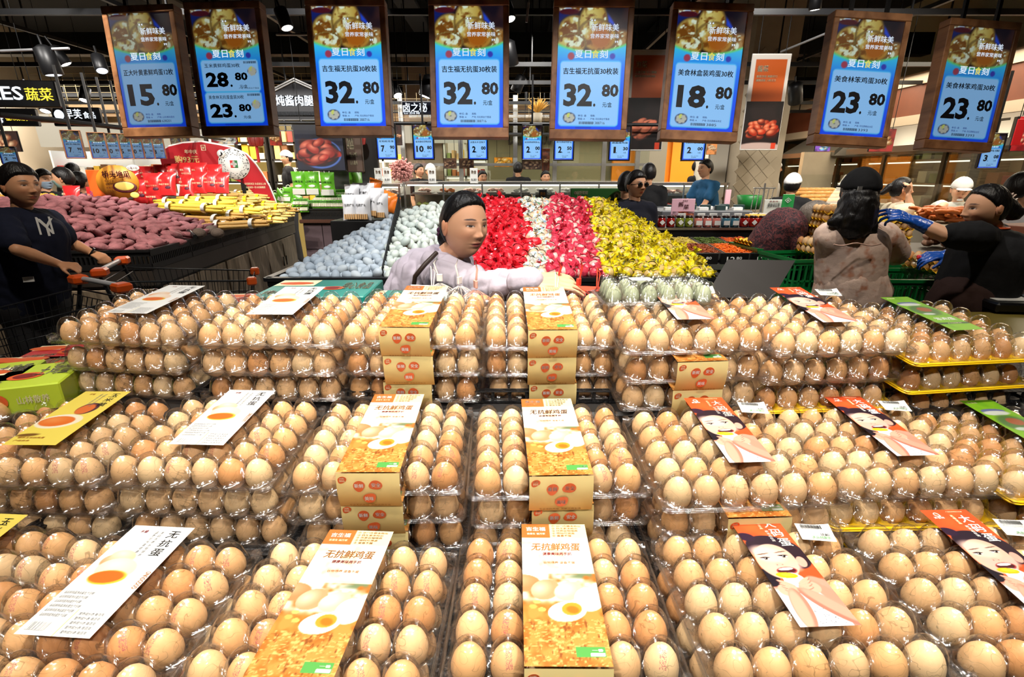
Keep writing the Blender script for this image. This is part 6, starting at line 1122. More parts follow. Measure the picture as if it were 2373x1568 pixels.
mb = MB(); f = Vector((math.sin(.75), -math.cos(.75), 0)); Mx = inv @ Matrix.Translation(pt(105, 522, 2.99)) @ Matrix.Rotation(.75, 4, 'Z') @ Matrix.Rotation(PI/2, 4, 'X'); text(mb, 'N', -.035, -.05, .03, .05, 0, Mx, z=.02, off=.0); text(mb, 'Y', -.03, -.06, .04, .04, 0, Mx, z=.021, off=.0); mb.obj('chest_emblem', INK['white'], r)
MB().cb((0, 0, 0), (.05, .008, .03), 0, inv @ Matrix.Translation(pt(66, 647, 2.93)) @ Matrix.Rotation(.5, 4, 'Z')).obj('hem_label', INK['white'], r)
MB().lathe([(.036, -.006), (.036, .006)], 12, 0, inv @ Matrix.Translation(J['wl']) @ (J['wl']-J['el']).to_track_quat('Z', 'Y').to_matrix().to_4x4(), cap=False).obj('wristband', BLKG, r)
# 3 woman in a black cap seen from behind
hc = pt(1990, 452, 2.75); J = dict(neck=pt(1985, 520, 2.78), chest=pt(1975, 575, 2.78), waist=pt(1968, 650, 2.78), hip=pt(1962, 725, 2.80), sr=pt(2046, 548, 2.85), er=pt(2086, 598, 2.95), wr=pt(2058, 528, 3.05), sl=pt(1924, 548, 2.75), el=pt(1935, 620, 2.9), wl=pt(2010, 600, 3.1))
FLO = mat('peach floral chiffon', (206, 176, 160), .8, bump=.4, bscale=26)
t = FLO.node_tree; N, L = t.nodes, t.links; tc = N.new('ShaderNodeTexCoord'); no = N.new('ShaderNodeTexNoise'); no.inputs['Scale'].default_value = 17; no.inputs['Detail'].default_value = 2; L.new(tc.outputs['Object'], no.inputs[0]); cr = N.new('ShaderNodeValToRGB'); e = cr.color_ramp.elements; e[0].position = .54; e[0].color = (*s2l((220, 190, 172)), 1); e[1].position = .70; e[1].color = (*s2l((190, 128, 98)), 1); L.new(no.outputs[0], cr.inputs[0]); L.new(cr.outputs[0], N['Principled BSDF'].inputs['Base Color'])
r, inv, hm = person('woman in peach floral blouse and black cap seen from behind', hc, math.radians(170), J, SKIN, True, .98, .05, 0, FLO, .72, cloth('grey jeans', (88, 92, 100)), .007, hair='long', byaw=math.radians(175), trunk=1.12, wr=.004, cvox=.011, svr=1.35, smoothc=22,
 handcfg={'r': (Vector((-.2, .2, 1)), Vector((.8, -.5, 0)), .7, 1), 'l': (Vector((1, .3, 0)), Vector((0, -.3, 1)), .5, -1)})
b = MB(); capsule(b, J['waist'], J['hip']+Vector((0, 0, .10)), .152, .172, 14, (Vector((1, 0, 0)), 1.25)); v, fa = remesh(b, .014, 10, .008, 26, 9, (1, 1, .25)); o = MB(); o.add([tuple(q) for q in v], fa, 0, True, inv); o.obj('blouse_hem', FLO, r)
b = MB(); b.tube([inv @ (J['neck']+Vector((.075*math.cos(t), .065*math.sin(t), -.005+.012*math.sin(t)))) for t in np.arange(0, 6.5, .3)], .016, 7); b.tube([inv @ pt(1932+i*11, 566+3*math.sin(i), 2.60) for i in range(11)], .0035, 5); b.obj('collar_seam', cloth('peach collar', (196, 160, 142)), r)
b = MB(); b.lathe([(.060, -.02), (.067, 0), (.060, .02)], 16, 0, inv @ Matrix.Translation(J['sr'].lerp(J['er'], .75)) @ (J['er']-J['sr']).to_track_quat('Z', 'Y').to_matrix().to_4x4(), cap=False); b.obj('sleeve_cuff', cloth('peach collar'), r)
b = MB(); 
for (a_, b_, r0, r1) in (((1990, 470), (1978, 512), .095, .10), ((1960, 500), (1932, 516), .06, .03), ((2000, 480), (2020, 535), .07, .03), ((1975, 500), (1962, 540), .07, .025), ((1990, 500), (1992, 536), .07, .04)): capsule(b, pt(*a_, 2.70), pt(*b_, 2.69), r0, r1)
v, fa = remesh(b, .01, 4, .008, 30, 4); o = MB(); o.add([tuple(q) for q in v], fa, 0, True, inv); o.obj('long_hair', HAIR, r)
hairshell(inv @ hm @ Matrix.Scale(1.06, 4), 'cap', cloth('black cap cotton', (18, 18, 20)), 'cap', r, 48, .014); b = MB(); b.ell((0, -.12, .05), (.075, .07, .008), 14, 6, 0, inv @ hm); b.obj('cap_brim', cloth('black cap cotton'), r); MB().cb((0, 0, 0), (.022, .004, .018), 0, inv @ Matrix.Translation(pt(1993, 436, 2.618))).obj('cap_buckle', mat('silver buckle', (200, 200, 200), .3, metal=.8), r)
# 4 shop worker in black with blue gloves
hc = pt(2284, 484, 2.62); J = dict(neck=pt(2300, 532, 2.64), chest=pt(2295, 590, 2.62), waist=pt(2262, 665, 2.62), hip=pt(2232, 740, 2.62), sl=pt(2262, 548, 2.50), el=pt(2190, 545, 2.52), wl=pt(2118, 512, 2.62), sr=pt(2300, 548, 2.78), er=pt(2240, 600, 2.85), wr=pt(2192, 590, 2.9))
BLK1 = cloth('black polo cotton', (26, 26, 28)); BG = mat('blue rubber glove', (26, 84, 180), .35, coat=.4, bump=.3, bscale=40)
r, inv, hm = person('shop worker in black polo with blue gloves and hair bun, facing left', hc, math.radians(-98), J, (222, 168, 132), True, .98, .12, 0, BLK1, .62, None, .007, hair='pulled', res=110, byaw=math.radians(-65), trunk=1.12, wr=.007, cvox=.012, svr=1.2, gloves=BG,
 handcfg={'l': (Vector((-1, .1, .35)), Vector((-.3, -.5, .8)), .45, 1), 'r': (Vector((-1, 0, -.1)), Vector((-.1, -.5, 1)), .6, -1)})
b = MB(); capsule(b, hm @ Vector((0, .09, .0)), hm @ Vector((0, .125, -.03)), .05, .045); v, fa = remesh(b, .008, 4, .006, 40); o = MB(); o.add([tuple(q) for q in v], fa, 0, True, inv); o.obj('hair_bun', HAIR, r)
b = MB(); [b.tube([inv @ hm @ Vector((.0, .10+.02*math.cos(t), .0+.05*math.sin(t))), inv @ hm @ Vector((-.04, .14+.03*math.cos(t), .0+.06*math.sin(t)))], .006, 5) for t in np.arange(0, 3, .5)]; b.obj('hair_clip', mat('brown clip', (96, 50, 36), .3), r)
MB().tube([inv @ (J['neck']+Vector((.07*math.cos(t)-.01, .07*math.sin(t), .012))) for t in np.arange(0, 6.4, .3)], .006, 5).obj('collar_piping', mat('orange piping', (226, 96, 50), .5), r)
b = MB(); capsule(b, J['waist']+Vector((-.05, -.0, -.06)), J['hip']+Vector((-.06, 0, -.22)), .15, .19, 14, (Vector((0, 1, 0)), 1.1)); v, fa = remesh(b, .014, 4, .01, 10); o = MB(); o.add([tuple(q) for q in v], fa, 0, True, inv); o.obj('apron', cloth('brown apron', (58, 40, 36)), r)
# 5 elderly woman bent over the trays
hc = pt(1882, 503, 3.75); J = dict(neck=pt(1842, 510, 3.75), chest=pt(1815, 530, 3.75), waist=pt(1785, 560, 3.78), hip=pt(1765, 610, 3.8), sr=pt(1835, 528, 3.6), er=pt(1850, 585, 3.55), wr=pt(1880, 600, 3.6), sl=pt(1840, 528, 3.92), el=pt(1860, 580, 3.9), wl=pt(1890, 600, 3.85))
PAI = mat('dark red paisley', (70, 36, 44), .8, bump=.3); t = PAI.node_tree; N, L = t.nodes, t.links; tc = N.new('ShaderNodeTexCoord'); no = N.new('ShaderNodeTexNoise'); no.inputs['Scale'].default_value = 26; no.inputs['Distortion'].default_value = 3; L.new(tc.outputs['Object'], no.inputs[0]); cr = N.new('ShaderNodeValToRGB'); e = cr.color_ramp.elements; e[0].position = .45; e[0].color = (*s2l((44, 28, 36)), 1); e[1].position = .6; e[1].color = (*s2l((120, 60, 62)), 1); L.new(no.outputs[0], cr.inputs[0]); L.new(cr.outputs[0], N['Principled BSDF'].inputs['Base Color'])
person('elderly grey-haired woman in dark red paisley bending over egg trays', hc, math.radians(75), J, (196, 146, 116), True, .98, .75, 0, PAI, 1.6, None, .009, hair='long', hcol=HAIRG, byaw=math.radians(75), trunk=1.25, wr=.006)
# 6 man with sunglasses
def simple(lab, px, py, Y, yaw, shirtm, H=1.68, lean=0, arms='down', **k):
    J, h = stand_pose((0, 0, 0), k.get('byaw', yaw), H, lean, arms); J, h = shift(J, h, pt(px, py, Y)); k.setdefault('vox', .011); k.setdefault('cvox', .018); k.setdefault('sleeve', .6); k.setdefault('wr', .006); k.setdefault('svr', 1.15)
    return person(lab, h, yaw, J, shirt=shirtm, **k)
r, inv, hm = simple('man in dark shirt wearing black sunglasses behind the yellow eggs', 1474, 430, 4.6, .45, cloth('dark navy shirt', (22, 24, 36)), res=100, sleeve=.6, trunk=1.1, hs=1.02, skin=(204, 152, 118)); b = MB()
for s_ in (-1, 1): b.ell((s_*.033, -.098, .010), (.027, .008, .020), 14, 8, 0, inv @ hm); b.tube([inv @ hm @ Vector((s_*.055, -.09, .014)), inv @ hm @ Vector((s_*.08, -.03, .01))], .003, 5)
b.obj('sunglasses', mat('black lens', (8, 8, 10), .1), r)
simple('woman in black seen from behind, beside the man with sunglasses', 1503, 403, 6.3, 3.0, BLK1, 1.62, female=True, hair='short'); simple('dark-clothed person right behind the man with sunglasses', 1452, 428, 5.2, 2.6, BLK1, 1.66)
simple('man in blue polo leaning on a cart before the deli case', 1634, 392, 7.2, -1.25, cloth('blue polo', (46, 96, 136)), 1.76, .28, 'low', hs=1.05, pants=cloth('black trousers', (20, 20, 24)), trunk=1.05, res=80)
simple('man in black T-shirt by the orange wall', 1618, 388, 9.2, .9, BLK1, 1.7, .25, 'low')
r, inv, hm = simple('cook in black with white mesh cap seen from behind', 1836, 430, 5.9, 2.4, BLK1, 1.66, .1, trunk=1.2); hairshell(inv @ hm @ Matrix.Scale(1.05, 4), 'cap', cloth('white cap cotton', (226, 226, 226)), 'cap', r, 40, .012); b = MB(); b.ell((0, -.125, .045), (.07, .06, .008), 12, 6, 0, inv @ hm); b.obj('cap_brim', cloth('white cap cotton'), r)
CRMT = cloth('cream T-shirt', (222, 208, 180)); J, h = stand_pose((0, 0, 0), 1.3, 1.62); J, h = shift(J, h, pt(2088, 440, 5.2)); J['er'] = pt(2108, 480, 5.05); J['wr'] = pt(2105, 452, 5.05)
r, inv, hm = person('woman in cream T-shirt with ponytail holding hand to her face', h, 1.35, J, (222, 172, 138), True, shirt=CRMT, sleeve=.6, vox=.010, cvox=.016, hair='pulled', svr=1.2, wr=.006, res=80, handcfg={'r': (Vector((-.1, 0, 1)), Vector((1, 0, 0)), .6, 1)})
b = MB(); capsule(b, hm @ Vector((0, .1, .03)), hm @ Vector((0, .16, -.03)), .04, .025); v, fa = remesh(b, .01, 3); o = MB(); o.add([tuple(q) for q in v], fa, 0, True, inv); o.obj('ponytail', HAIR, r)
WHT = cloth('white work shirt', (232, 228, 222)); J, h = stand_pose((0, 0, 0), -.9, 1.64, .3); J, h = shift(J, h, pt(2226, 441, 5.6)); J.update(er=pt(2188, 475, 5.4), wr=pt(2160, 494, 5.3), el=pt(2228, 488, 5.35), wl=pt(2190, 496, 5.25))
r, inv, hm = person('baker in white shirt and white cap working at the pancake tray', h, -.5, J, (226, 176, 144), True, shirt=WHT, sleeve=.6, vox=.010, cvox=.016, hair='pulled', svr=1.2, wr=.006, res=90, pitch=.25, mask=None); hairshell(inv @ hm @ Matrix.Scale(1.05, 4), 'cap', cloth('white cap cotton'), 'cap', r, 40, .014); b = MB(); b.ell((0, -.12, .045), (.07, .055, .008), 12, 6, 0, inv @ hm); b.ell((0, -.1, -.075), (.03, .014, .012), 10, 6, 0, inv @ hm); b.obj('cap_brim', cloth('white cap cotton'), r)
simple('man in white T-shirt at the far right edge', 2366, 440, 3.7, 1.5, cloth('white T-shirt', (224, 224, 228)), 1.72, trunk=1.15)
# people beyond the potatoes
simple('curly-haired woman in black with face mask, left of two shoppers', 103, 418, 6.3, 1.2, BLK1, 1.66, .1, 'fwd', female=True, hair='long', mask=(170, 190, 210), res=80, hs=1.05)
simple('man in black hood with face mask looking down beside the potatoes', 146, 415, 6.0, -1.2, BLK1, 1.68, .25, 'fwd', mask=(160, 190, 190), trunk=1.15, res=80, hs=1.05)
simple('dark-haired shopper seen from behind near the orange advert', 186, 424, 6.3, 3.0, cloth('mauve top', (120, 96, 120)), 1.6, hs=1.05); simple('shaven-headed man behind the shopper group', 170, 400, 7.4, 3.3, cloth('grey top', (120, 120, 120)), 1.72, hair='bald', hs=1.05)
for i, (px, py, Y, lab, wc) in enumerate([(998, 398, 9.3, 'deli clerk in white cap behind the long deli case', 1), (971, 396, 9.4, 'deli clerk in dark clothes at left end of the deli case', 0), (1201, 392, 9.6, 'dark-haired deli clerk behind the glass near the middle', 0), (1264, 412, 9.5, 'deli clerk bent low behind the glass, right of the middle', 0), (1118, 412, 9.5, 'deli clerk bent low behind the glass, left of the middle', 0), (664, 367, 9.6, 'clerk in cap by the lit gift cabinets', 1), (1797, 392, 9.5, 'clerk in white right of the tiled pillar', 1)]):
    r, inv, hm = simple(lab, px, py, Y, (.3, 1, 2.8, .2, .4, -1, 1.2)[i], WHT if i == 6 else BLK1, 1.66, vox=.014, res=48)
    if wc: hairshell(inv @ hm @ Matrix.Scale(1.06, 4), 'cap', cloth('white cap cotton'), 'cap', r, 32, .014)
# ================================================================ goods and fittings around the boxes
# carts
WIRE = mat('cart wire', (40, 42, 46), .35, metal=.6); ORG = mat('orange plastic', (236, 92, 24), .4); ALU = mat('pale grip', (186, 188, 194), .35)
def cart(lab, A, yaw, hz=1.04, fill=False):
    """local: handle at x=0 (across y), basket runs along +x"""
    r = thing('shopping_cart', lab, 'shopping cart', (A.x, A.y, 0), (0, 0, yaw)); w = .27; L = .82
    MB().tube([(0, -w+.06, hz), (0, w-.06, hz)], .015, 10).obj('handle', ALU, r)
    for s_ in (-1, 1):
        MB().rbox(-.03, s_*(w-.03)-.045, hz-.03, .05, s_*(w-.03)+.045, hz+.022, .012).obj('handle_end', ORG, r); MB().rbox(L-.03, s_*(w-.07)-.03, .90, L+.03, s_*(w-.07)+.03, .955, .01).obj('corner_guard', ORG, r)
    b = MB(); zt = lambda t: hz-.06-.07*t; T = [(t, w*(1-.22*t)) for t in (0, 1)]
    for lv in range(7):
        q = lv/6; zb = .42+.02*q; rr_ = .0055 if lv in (0, 6) else .0028
        P4 = [Vector((L*.02+.08*(1-q), -(w-.04*(1-q)), .42+(zt(0)-.42)*q)), Vector((L-.1*(1-q), -(w*.78-.04*(1-q)), .5+(zt(1)-.5)*q)), Vector((L-.1*(1-q), (w*.78-.04*(1-q)), .5+(zt(1)-.5)*q)), Vector((L*.02+.08*(1-q), (w-.04*(1-q)), .42+(zt(0)-.42)*q))]
        b.tube(P4+[P4[0]], rr_, 5)
    for k in range(23):
        t = k/22
        for s_ in (-1, 1): b.tube([(L*.02+.08+(L-.18)*t, s_*(w-.04-(w*.22)*t), .42+.08*t), (L*(.02+.98*t), s_*(w-(w*.22)*t), zt(t))], .0022, 4, caps=False)
    for k in range(11):
        y = (k/10*2-1)*.75
        b.tube([(.1, w*y, .42), (L-.1, w*.8*y, .5)], .0022, 4, caps=False); b.tube([(L-.1, w*.8*y, .5), (L, w*y, zt(1))], .0022, 4, caps=False)
    b.obj('wire_basket', WIRE, r)['kind'] = 'stuff'
    for s_ in (-1, 1):
        MB().tube([(0, s_*(w-.03), hz), (.06, s_*(w-.02), .8), (.1, s_*(w-.02), .42), (.02, s_*w, .14), (.75, s_*w*.8, .14)], .011, 6).obj('frame_tube', WIRE, r)
        for x in (.05, .72): MB().lathe([(.001, -.014), (.05, -.014), (.056, 0), (.05, .014), (.001, .014)], 14, 0, Matrix.Translation((x, s_*(w if x < .1 else w*.8), .056)) @ Matrix.Rotation(PI/2, 4, 'X'), cap=False).obj('wheel', BLKG, r)
    s_ = MB(); 
    for k in range(9): y = (k/8*2-1)*(w-.05); s_.tube([(.06, y, hz-.08), (.2, y, .55)], .0028, 4)
    for zq in (0, .33, .66, 1): s_.tube([(.06+.14*zq, -(w-.05), hz-.08-(hz-.63)*zq), (.06+.14*zq, w-.05, hz-.08-(hz-.63)*zq)], .003, 4)
    s_.obj('child_seat', WIRE, r)['kind'] = 'stuff'
    return r
A = (onz(150, 612, 1.06)+onz(232, 592, 1.06))/2; B = (onz(430, 645, .97)+onz(455, 625, .97))/2
cart('black wire cart with orange corners pushed by man in navy T-shirt', Vector((-2.62, 3.22, 0)), math.atan2(B.y-3.22, B.x+2.62), 1.06)
A = (onz(172, 648, 1.04)+onz(300, 660, 1.04))/2; cart('black wire cart nearer the egg boxes with silver grip', A, math.radians(-118), 1.04)
bag_ = pouch(.2, .26, .08, None, 4); tag(bag_.obj('vegetable_bag', mat('green striped bag', (60, 110, 50), .4, noise=.5, nscale=14, bump=.3), None, onz(290, 655, .80)+Vector((0, .25, -.12)), (.2, .4, .2)), 'green striped vegetable bag inside the far cart', 'bag')
# teal gift boxes behind the back row
TEAL = mat('teal carton', (22, 132, 122), .4)
def gift(lab, c, w, d, h, yaw, col=TEAL, words=('用心食品', '传统秘制')):
    r = thing('gift_box', lab, 'gift box', c, (0, 0, yaw), 'gift boxes behind the stacks'); MB().rbox(-w/2, -d/2, -h, w/2, d/2, 0, .003).obj('carton_body', col, r)
    mb = MB(); mb.lathe([(.001, .001), (.032, .001)], 20, 0, Matrix.Translation((w*.12, -.01, 0)) @ Matrix.Diagonal((1, .7, 1, 1)), cap=False); mb.lathe([(.001, .0015), (.022, .0015)], 20, 1, Matrix.Translation((w*.12, -.01, 0)) @ Matrix.Diagonal((1, .7, 1, 1)), cap=False)
    mb.box(-w*.48, d*.1, .0006, -w*.1, d*.45, .001, 2); mb.ell((-w*.3, d*.25, .001), (.05, .02, .001), 12, 6, 0); text(mb, words[0], w*.18, -d*.1, w*.46, d*.3, 2, z=.0016); text(mb, words[1], -w*.45, -d*.42, 0, -d*.2, 2, z=.0016)
    M = Matrix.Translation((0, -d/2-.001, 0)) @ Matrix.Rotation(PI/2, 4, 'X'); text(mb, words[0], -w*.4, -h*.65, -w*.16, -h*.35, 2, M, z=.001); text(mb, words[1], w*.15, -h*.65, w*.4, -h*.35, 2, M, z=.001); mb.lathe([(.001, .001), (h*.3, .001)], 14, 0, M @ Matrix.Translation((0, -h*.5, 0)), cap=False)
    mb.obj('printed_face', [INK['orange'], INK['darkred'], INK['cream']], r); return r
gift('teal gift box on the upper level behind second stack', onz(745, 666, 1.315), .30, .22, .06, .02); gift('teal gift box lying below it, left, behind second stack', onz(700, 690, 1.285)+Vector((0, -.03, 0)), .30, .22, .07, .05)
gift('teal gift box behind the third stack beside the net bags', onz(900, 690, 1.29), .26, .2, .07, -.03); gift('red gift box between first and second stacks at the back', onz(560, 692, 1.275), .13, .14, .07, .1, mat('red carton', (190, 26, 34), .4))
# gift boxes at the left end
YG = mat('lime carton', (178, 200, 50), .4)
for i, (px, py, z, w, d, h, yw, lab, m_) in enumerate([(30, 872, 1.20, .22, .15, .06, .35, 'lime green gift box with red characters left of the middle row', YG), (-60, 868, 1.2, .2, .14, .06, .35, 'second lime green gift box cut by the left frame edge', YG), (40, 842, 1.17, .20, .1, .05, .1, 'red tray-like box behind the lime green boxes', mat('red carton')), (95, 838, 1.17, .14, .1, .05, .3, 'small red box beside the cart wires', mat('red carton')), (150, 812, 1.15, .18, .12, .05, .2, 'clear box with red lid and violet rim left of first stack', mat('red carton'))]): gift(lab, onz(px, py, z), w, d, h, yw, m_, ('土鸡蛋', '山林散养'))
tag(MB().rbox(-2.2, .62, .0, -1.56, 1.45, 1.09, .01).obj('side_counter', BLKG), 'dark counter at the left end of the egg display', 'counter')
# net bags of eggs, white tags, red tags held by the woman
NET = mat('white netting', (236, 222, 214), .6); PINKE = mat('pink netting', (236, 170, 150), .6)
for i, (px, py, lab, m_) in enumerate([(1015, 688, 'white net bag of duck eggs before the reaching woman', NET), (1062, 695, 'white net bag with loop handle before the woman\'s chest', NET), (1100, 706, 'pink net bag of eggs before the woman\'s elbow', PINKE), (1290, 700, 'red-tied net bag under the woman\'s hand', mat('red netting', (226, 60, 40), .5)), (1345, 700, 'red net bag right of the woman\'s hand', mat('red netting'))]):
    p = onz(px, py, 1.285)+Vector((0, .05, -.01)); r = thing('net_bag', lab, 'net bag', p, (0, 0, i), 'net bags'); n = MB(); K = 14
    for k in range(K):
        for sg in (1, -1): n.tube([(.062*math.cos(2*PI*(k/K)+sg*a*1.1)*math.sin(.3+a*2.75), .055*math.sin(2*PI*(k/K)+sg*a*1.1)*math.sin(.3+a*2.75), -.05+.09*a) for a in np.linspace(0, 1, 9)], .0006, 3, caps=False)
    n.tube([(0, 0, .05), (-.015, 0, .10), (.0, 0, .125), (.015, 0, .10), (0, 0, .055)], .003, 5); n.rbox(-.009, -.004, .045, .009, .004, .068, .002); n.obj('netting', m_, r)['kind'] = 'stuff'
    for q in range(5): ob('egg_inside', dm[3+q % 3] if i < 2 else egg_me[q % 6], r, (.032*math.cos(q*1.25), .03*math.sin(q*1.25), -.03+(.03 if q == 4 else 0)), (q, q, 0), .9)['label'] = 'egg in the net'
for i, (px, py, z, w, d, col, lab) in enumerate([(1278, 686, 1.332, .08, .035, (244, 236, 214), 'round white and yellow tag below the woman\'s hand'), (1378, 676, 1.34, .07, .04, (222, 70, 40), 'loose red tag right of the woman\'s hand'), (985, 672, 1.345, .08, .03, (236, 226, 222), 'white folded paper on the net bags')]):
    mb = MB(); P_c = onz(px, py, z); [mb.lathe([(.001, 0), (w/2, 0), (w/2, .002), (.001, .002)], 20, 0, Matrix.Diagonal((1, d/w*1.6, 1, 1)), cap=False)] if i == 0 else mb.rbox(-w/2, -d/2, 0, w/2, d/2, .002, .0005); mb.tube([(w*.2, 0, .002), (w*.25, .01, .04), (w*.1, .01, .055), (w*.15, 0, .002)], .0018, 4)
    tag(mb.obj('paper_tag', mat('tag %d' % i, col, .5), None, P_c+Vector((0, .03, 0)), (.1, .1, .3)), lab, 'tag')
# clear clamshell with pale green eggs on top of the fifth stack
c = onz(1535, 694, 1.36)+Vector((0, .07, 0)); r = thing('egg_clamshell', 'clear clamshell of pale green eggs on top behind fifth stack', 'egg box', c, (0, 0, .06)); m2 = MB(); k5 = boxgrid(lidf, 8); m2.grid(k5); rim(m2, -.006)
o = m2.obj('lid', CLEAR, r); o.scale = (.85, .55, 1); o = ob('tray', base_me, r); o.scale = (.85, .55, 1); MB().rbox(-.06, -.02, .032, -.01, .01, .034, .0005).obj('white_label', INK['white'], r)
gem = duck((168, 176, 146), 0).mesh('green_egg', DM, True)
for i in range(6):
    for j in range(3): tag(ob('green_egg', gem, None, c+Vector(((i-2.5)*.0405, (j-1)*.036, 0)), (0, 0, i), .82), 'pale green egg in the clamshell, %s from left, %s row from front' % (nth(i+1), nth(j+1)), 'egg', 'pale green eggs in the clamshell')
# back of the tilted black display
q = [pt(1686, 601, 1.62), pt(1843, 603, 1.62), pt(1790, 692, 1.50), pt(1634, 688, 1.50)]; mb = MB(); nrm = (q[1]-q[0]).cross(q[3]-q[0]).normalized()*.03
mb.add([tuple(v) for v in q]+[tuple(v-nrm*(-1 if nrm.y < 0 else 1)*-1) for v in q], [(0, 1, 2, 3), (7, 6, 5, 4), (0, 4, 5, 1), (1, 5, 6, 2), (2, 6, 7, 3), (3, 7, 4, 0)]); tag(mb.obj('scale_display', mat('matt black back', (34, 28, 26), .5)), 'black back of a tilted display behind the boxes, right of yellow eggs', 'display')
tag(MB().tube([pt(1720, 690, 1.56), pt(1720, 730, 1.56)+Vector((0, 0, -.2))], .02, 8).obj('display_post', GEAR), 'black post under the tilted display', 'post')
# ---------------------------------------------------------------- green crates with yellow trays, right
GC = mat('green crate', (14, 122, 58), .35, coat=.2); gcr = crate(.56, .38, .27, .008, 14, GC, rows=2, lowfrac=.12)
def yellowtray(): 
    mb = MB(); a = np.linspace(-.145, .145, 49); b_ = np.linspace(-.12, .12, 41); X, Yy = np.meshgrid(a, b_); Z = .007*np.sin(X/.0483*2*PI+PI/2)+.007*np.sin(Yy/.048*2*PI+PI/2); mb.grid(np.stack([X, Yy, Z+.0], -1)); return mb.mesh('egg_tray', mat('yellow pulp tray', (236, 190, 40), .6))
yt = yellowtray(); ZC = onz(2100, 628, 1.03).z
def cstack(lab, x, y, ztop, n, yaw, grp='green crates'):
    for i in range(n): tag(ob('green_crate', gcr, None, (x, y, ztop-.27-i*.262), (0, 0, yaw)), 'green slotted crate %s, %s from the top' % (lab, ORD[i]), 'crate', grp)
cstack('left of floral blouse woman, far stack', 2.05, 3.86, 1.11, 4, .12); cstack('left of floral blouse woman, near stack', 2.02, 3.3, 1.12, 4, .12); cstack('between blouse woman and worker', 2.40, 3.02, 1.045, 4, -.03); cstack('behind the crate between the two women', 2.42, 3.5, 1.05, 4, 0)
tb_ = MB(); em = egg_low
def traystack(lab, x, y, z, n, yaw, eggs_on=True, dz=.045, tilt=0):
    for i in range(n):
        tag(ob('egg_tray', yt, None, (x+random.uniform(-.008, .008), y+random.uniform(-.006, .006), z+i*dz), (tilt, 0, yaw+random.uniform(-.04, .04))), 'yellow pulp egg tray %s, %s from bottom' % (lab, ORD[i]), 'egg tray', 'yellow egg trays')
        if eggs_on:
            for a in range(6):
                for b_ in range(5):
                    if i < n-1 and b_ > 1 and a not in (0, 5): continue
                    M = Matrix.Translation((x, y, z+i*dz)) @ Matrix.Rotation(yaw, 4, 'Z') @ Matrix.Rotation(tilt, 4, 'X') @ Matrix.Translation(((a-2.5)*.0483, (b_-2)*.048, .022)); s_ = em[(a*3+b_) % 6]; tb_.add(s_.v, s_.f, 0, True, M, s_.c)
traystack('on the far green crates, plain left', 1.90, 3.86, 1.12, 2, .12, False, .02); traystack('on the far green crates beside the old woman', 2.24, 3.84, 1.135, 4, .1, True, .048); traystack('behind them', 2.3, 4.15, 1.135, 4, .05, True, .05)
traystack('on the near green crates by the blouse', 2.10, 3.34, 1.13, 2, .12, True, .045)
traystack('tall stack between the women, left', 2.30, 3.62, 1.06, 7, -.05, True, .052); traystack('tall stack between the women, right', 2.62, 3.58, 1.06, 6, .03, True, .052); traystack('low stack under the blue glove', 2.70, 3.12, 1.06, 2, .05, True, .045); traystack('flat on the near middle crate', 2.34, 3.42, 1.05, 1, 0, False)
tag(tb_.obj('tray_eggs', EGG_ST, col=True), 'brown eggs sitting in the stacked yellow trays', 'eggs', kind='stuff')
bg2 = MB(); 
c = onz(2135, 622, 1.06)
def crump(v): r_ = 1+.28*math.sin(5*v[0]+3*v[2])*math.cos(4*v[1]-2*v[2]); return (v[0]*r_, v[1]*r_, v[2]*r_)
bg2.ell((0, 0, 0), (.11, .07, .07), 16, 12, fn=crump); tag(bg2.obj('plastic_bag', clearmat('thin clear bag', (.93, .96, .93), .15, .12, .6, .6, 40), None, c), 'crumpled clear plastic bag in the green crate', 'bag')
b = MB(); b.ell((0, 0, 0), (.035, .03, .07), 12, 8, fn=crump); tag(b.obj('yellow_bag', mat('yellow plastic bag', (240, 205, 30), .4, coat=.3), None, pt(2040, 530, 3.0)), 'yellow bag held up by the woman in floral blouse', 'bag')
b = MB(); [b.ell((random.uniform(-.04, .04), random.uniform(-.02, .02), random.uniform(0, .02)), (.012, .012, .012), 6, 5) for _ in range(14)]; tag(b.obj('red_tags', mat('red tag plastic', (220, 40, 50), .4), None, pt(2142, 602, 2.95)), 'small cluster of red tags under the blue glove', 'tags', kind='stuff')
# scale, cabinet and carton at the right edge
r = thing('weighing_scale', 'black weighing scale with white pad at the right edge', 'scale', onz(2345, 690, 1.02), (0, 0, -.1)); MB().rbox(-.16, -.13, -.05, .3, .2, 0, .01).obj('scale_body', BLKG, r); MB().rbox(-.13, -.08, 0, .05, .1, .006, .002).obj('white_pad', INK['white'], r)
k_ = MB(); [k_.rbox(.08+.022*(i % 6), -.06+.022*(i//6), .0, .098+.022*(i % 6), -.042+.022*(i//6), .006, .002) for i in range(42)]; k_.obj('keypad', mat('grey keys', (120, 130, 140), .5), r)['kind'] = 'stuff'; MB().tube([(.1, .2, 0), (.1, .22, .16)], .012, 8).obj('column', GEAR, r); MB().rbox(-.1, .2, .12, .3, .23, .22, .006).obj('read_out', BLKG, r)
RW_ = wood('reddish plank', (84, 42, 22), (128, 70, 36), 4, (.8, 6, 6), .5); r = thing('plank_cabinet', 'reddish wooden plank cabinet under the scale at the right edge', 'cabinet', (0, 0, 0))
for i in range(6): MB().rbox(1.98, 1.86, .12+i*.135, 3.2, 1.9, .25+i*.135, .004).obj('plank', RW_, r)
MB().rbox(1.98, 1.90, 0, 3.2, 2.4, .95, .006).obj('carcass', BRD, r); MB().rbox(1.96, 1.84, .93, 3.2, 2.42, .965, .006).obj('top', mat('olive worktop', (110, 96, 40), .4), r)
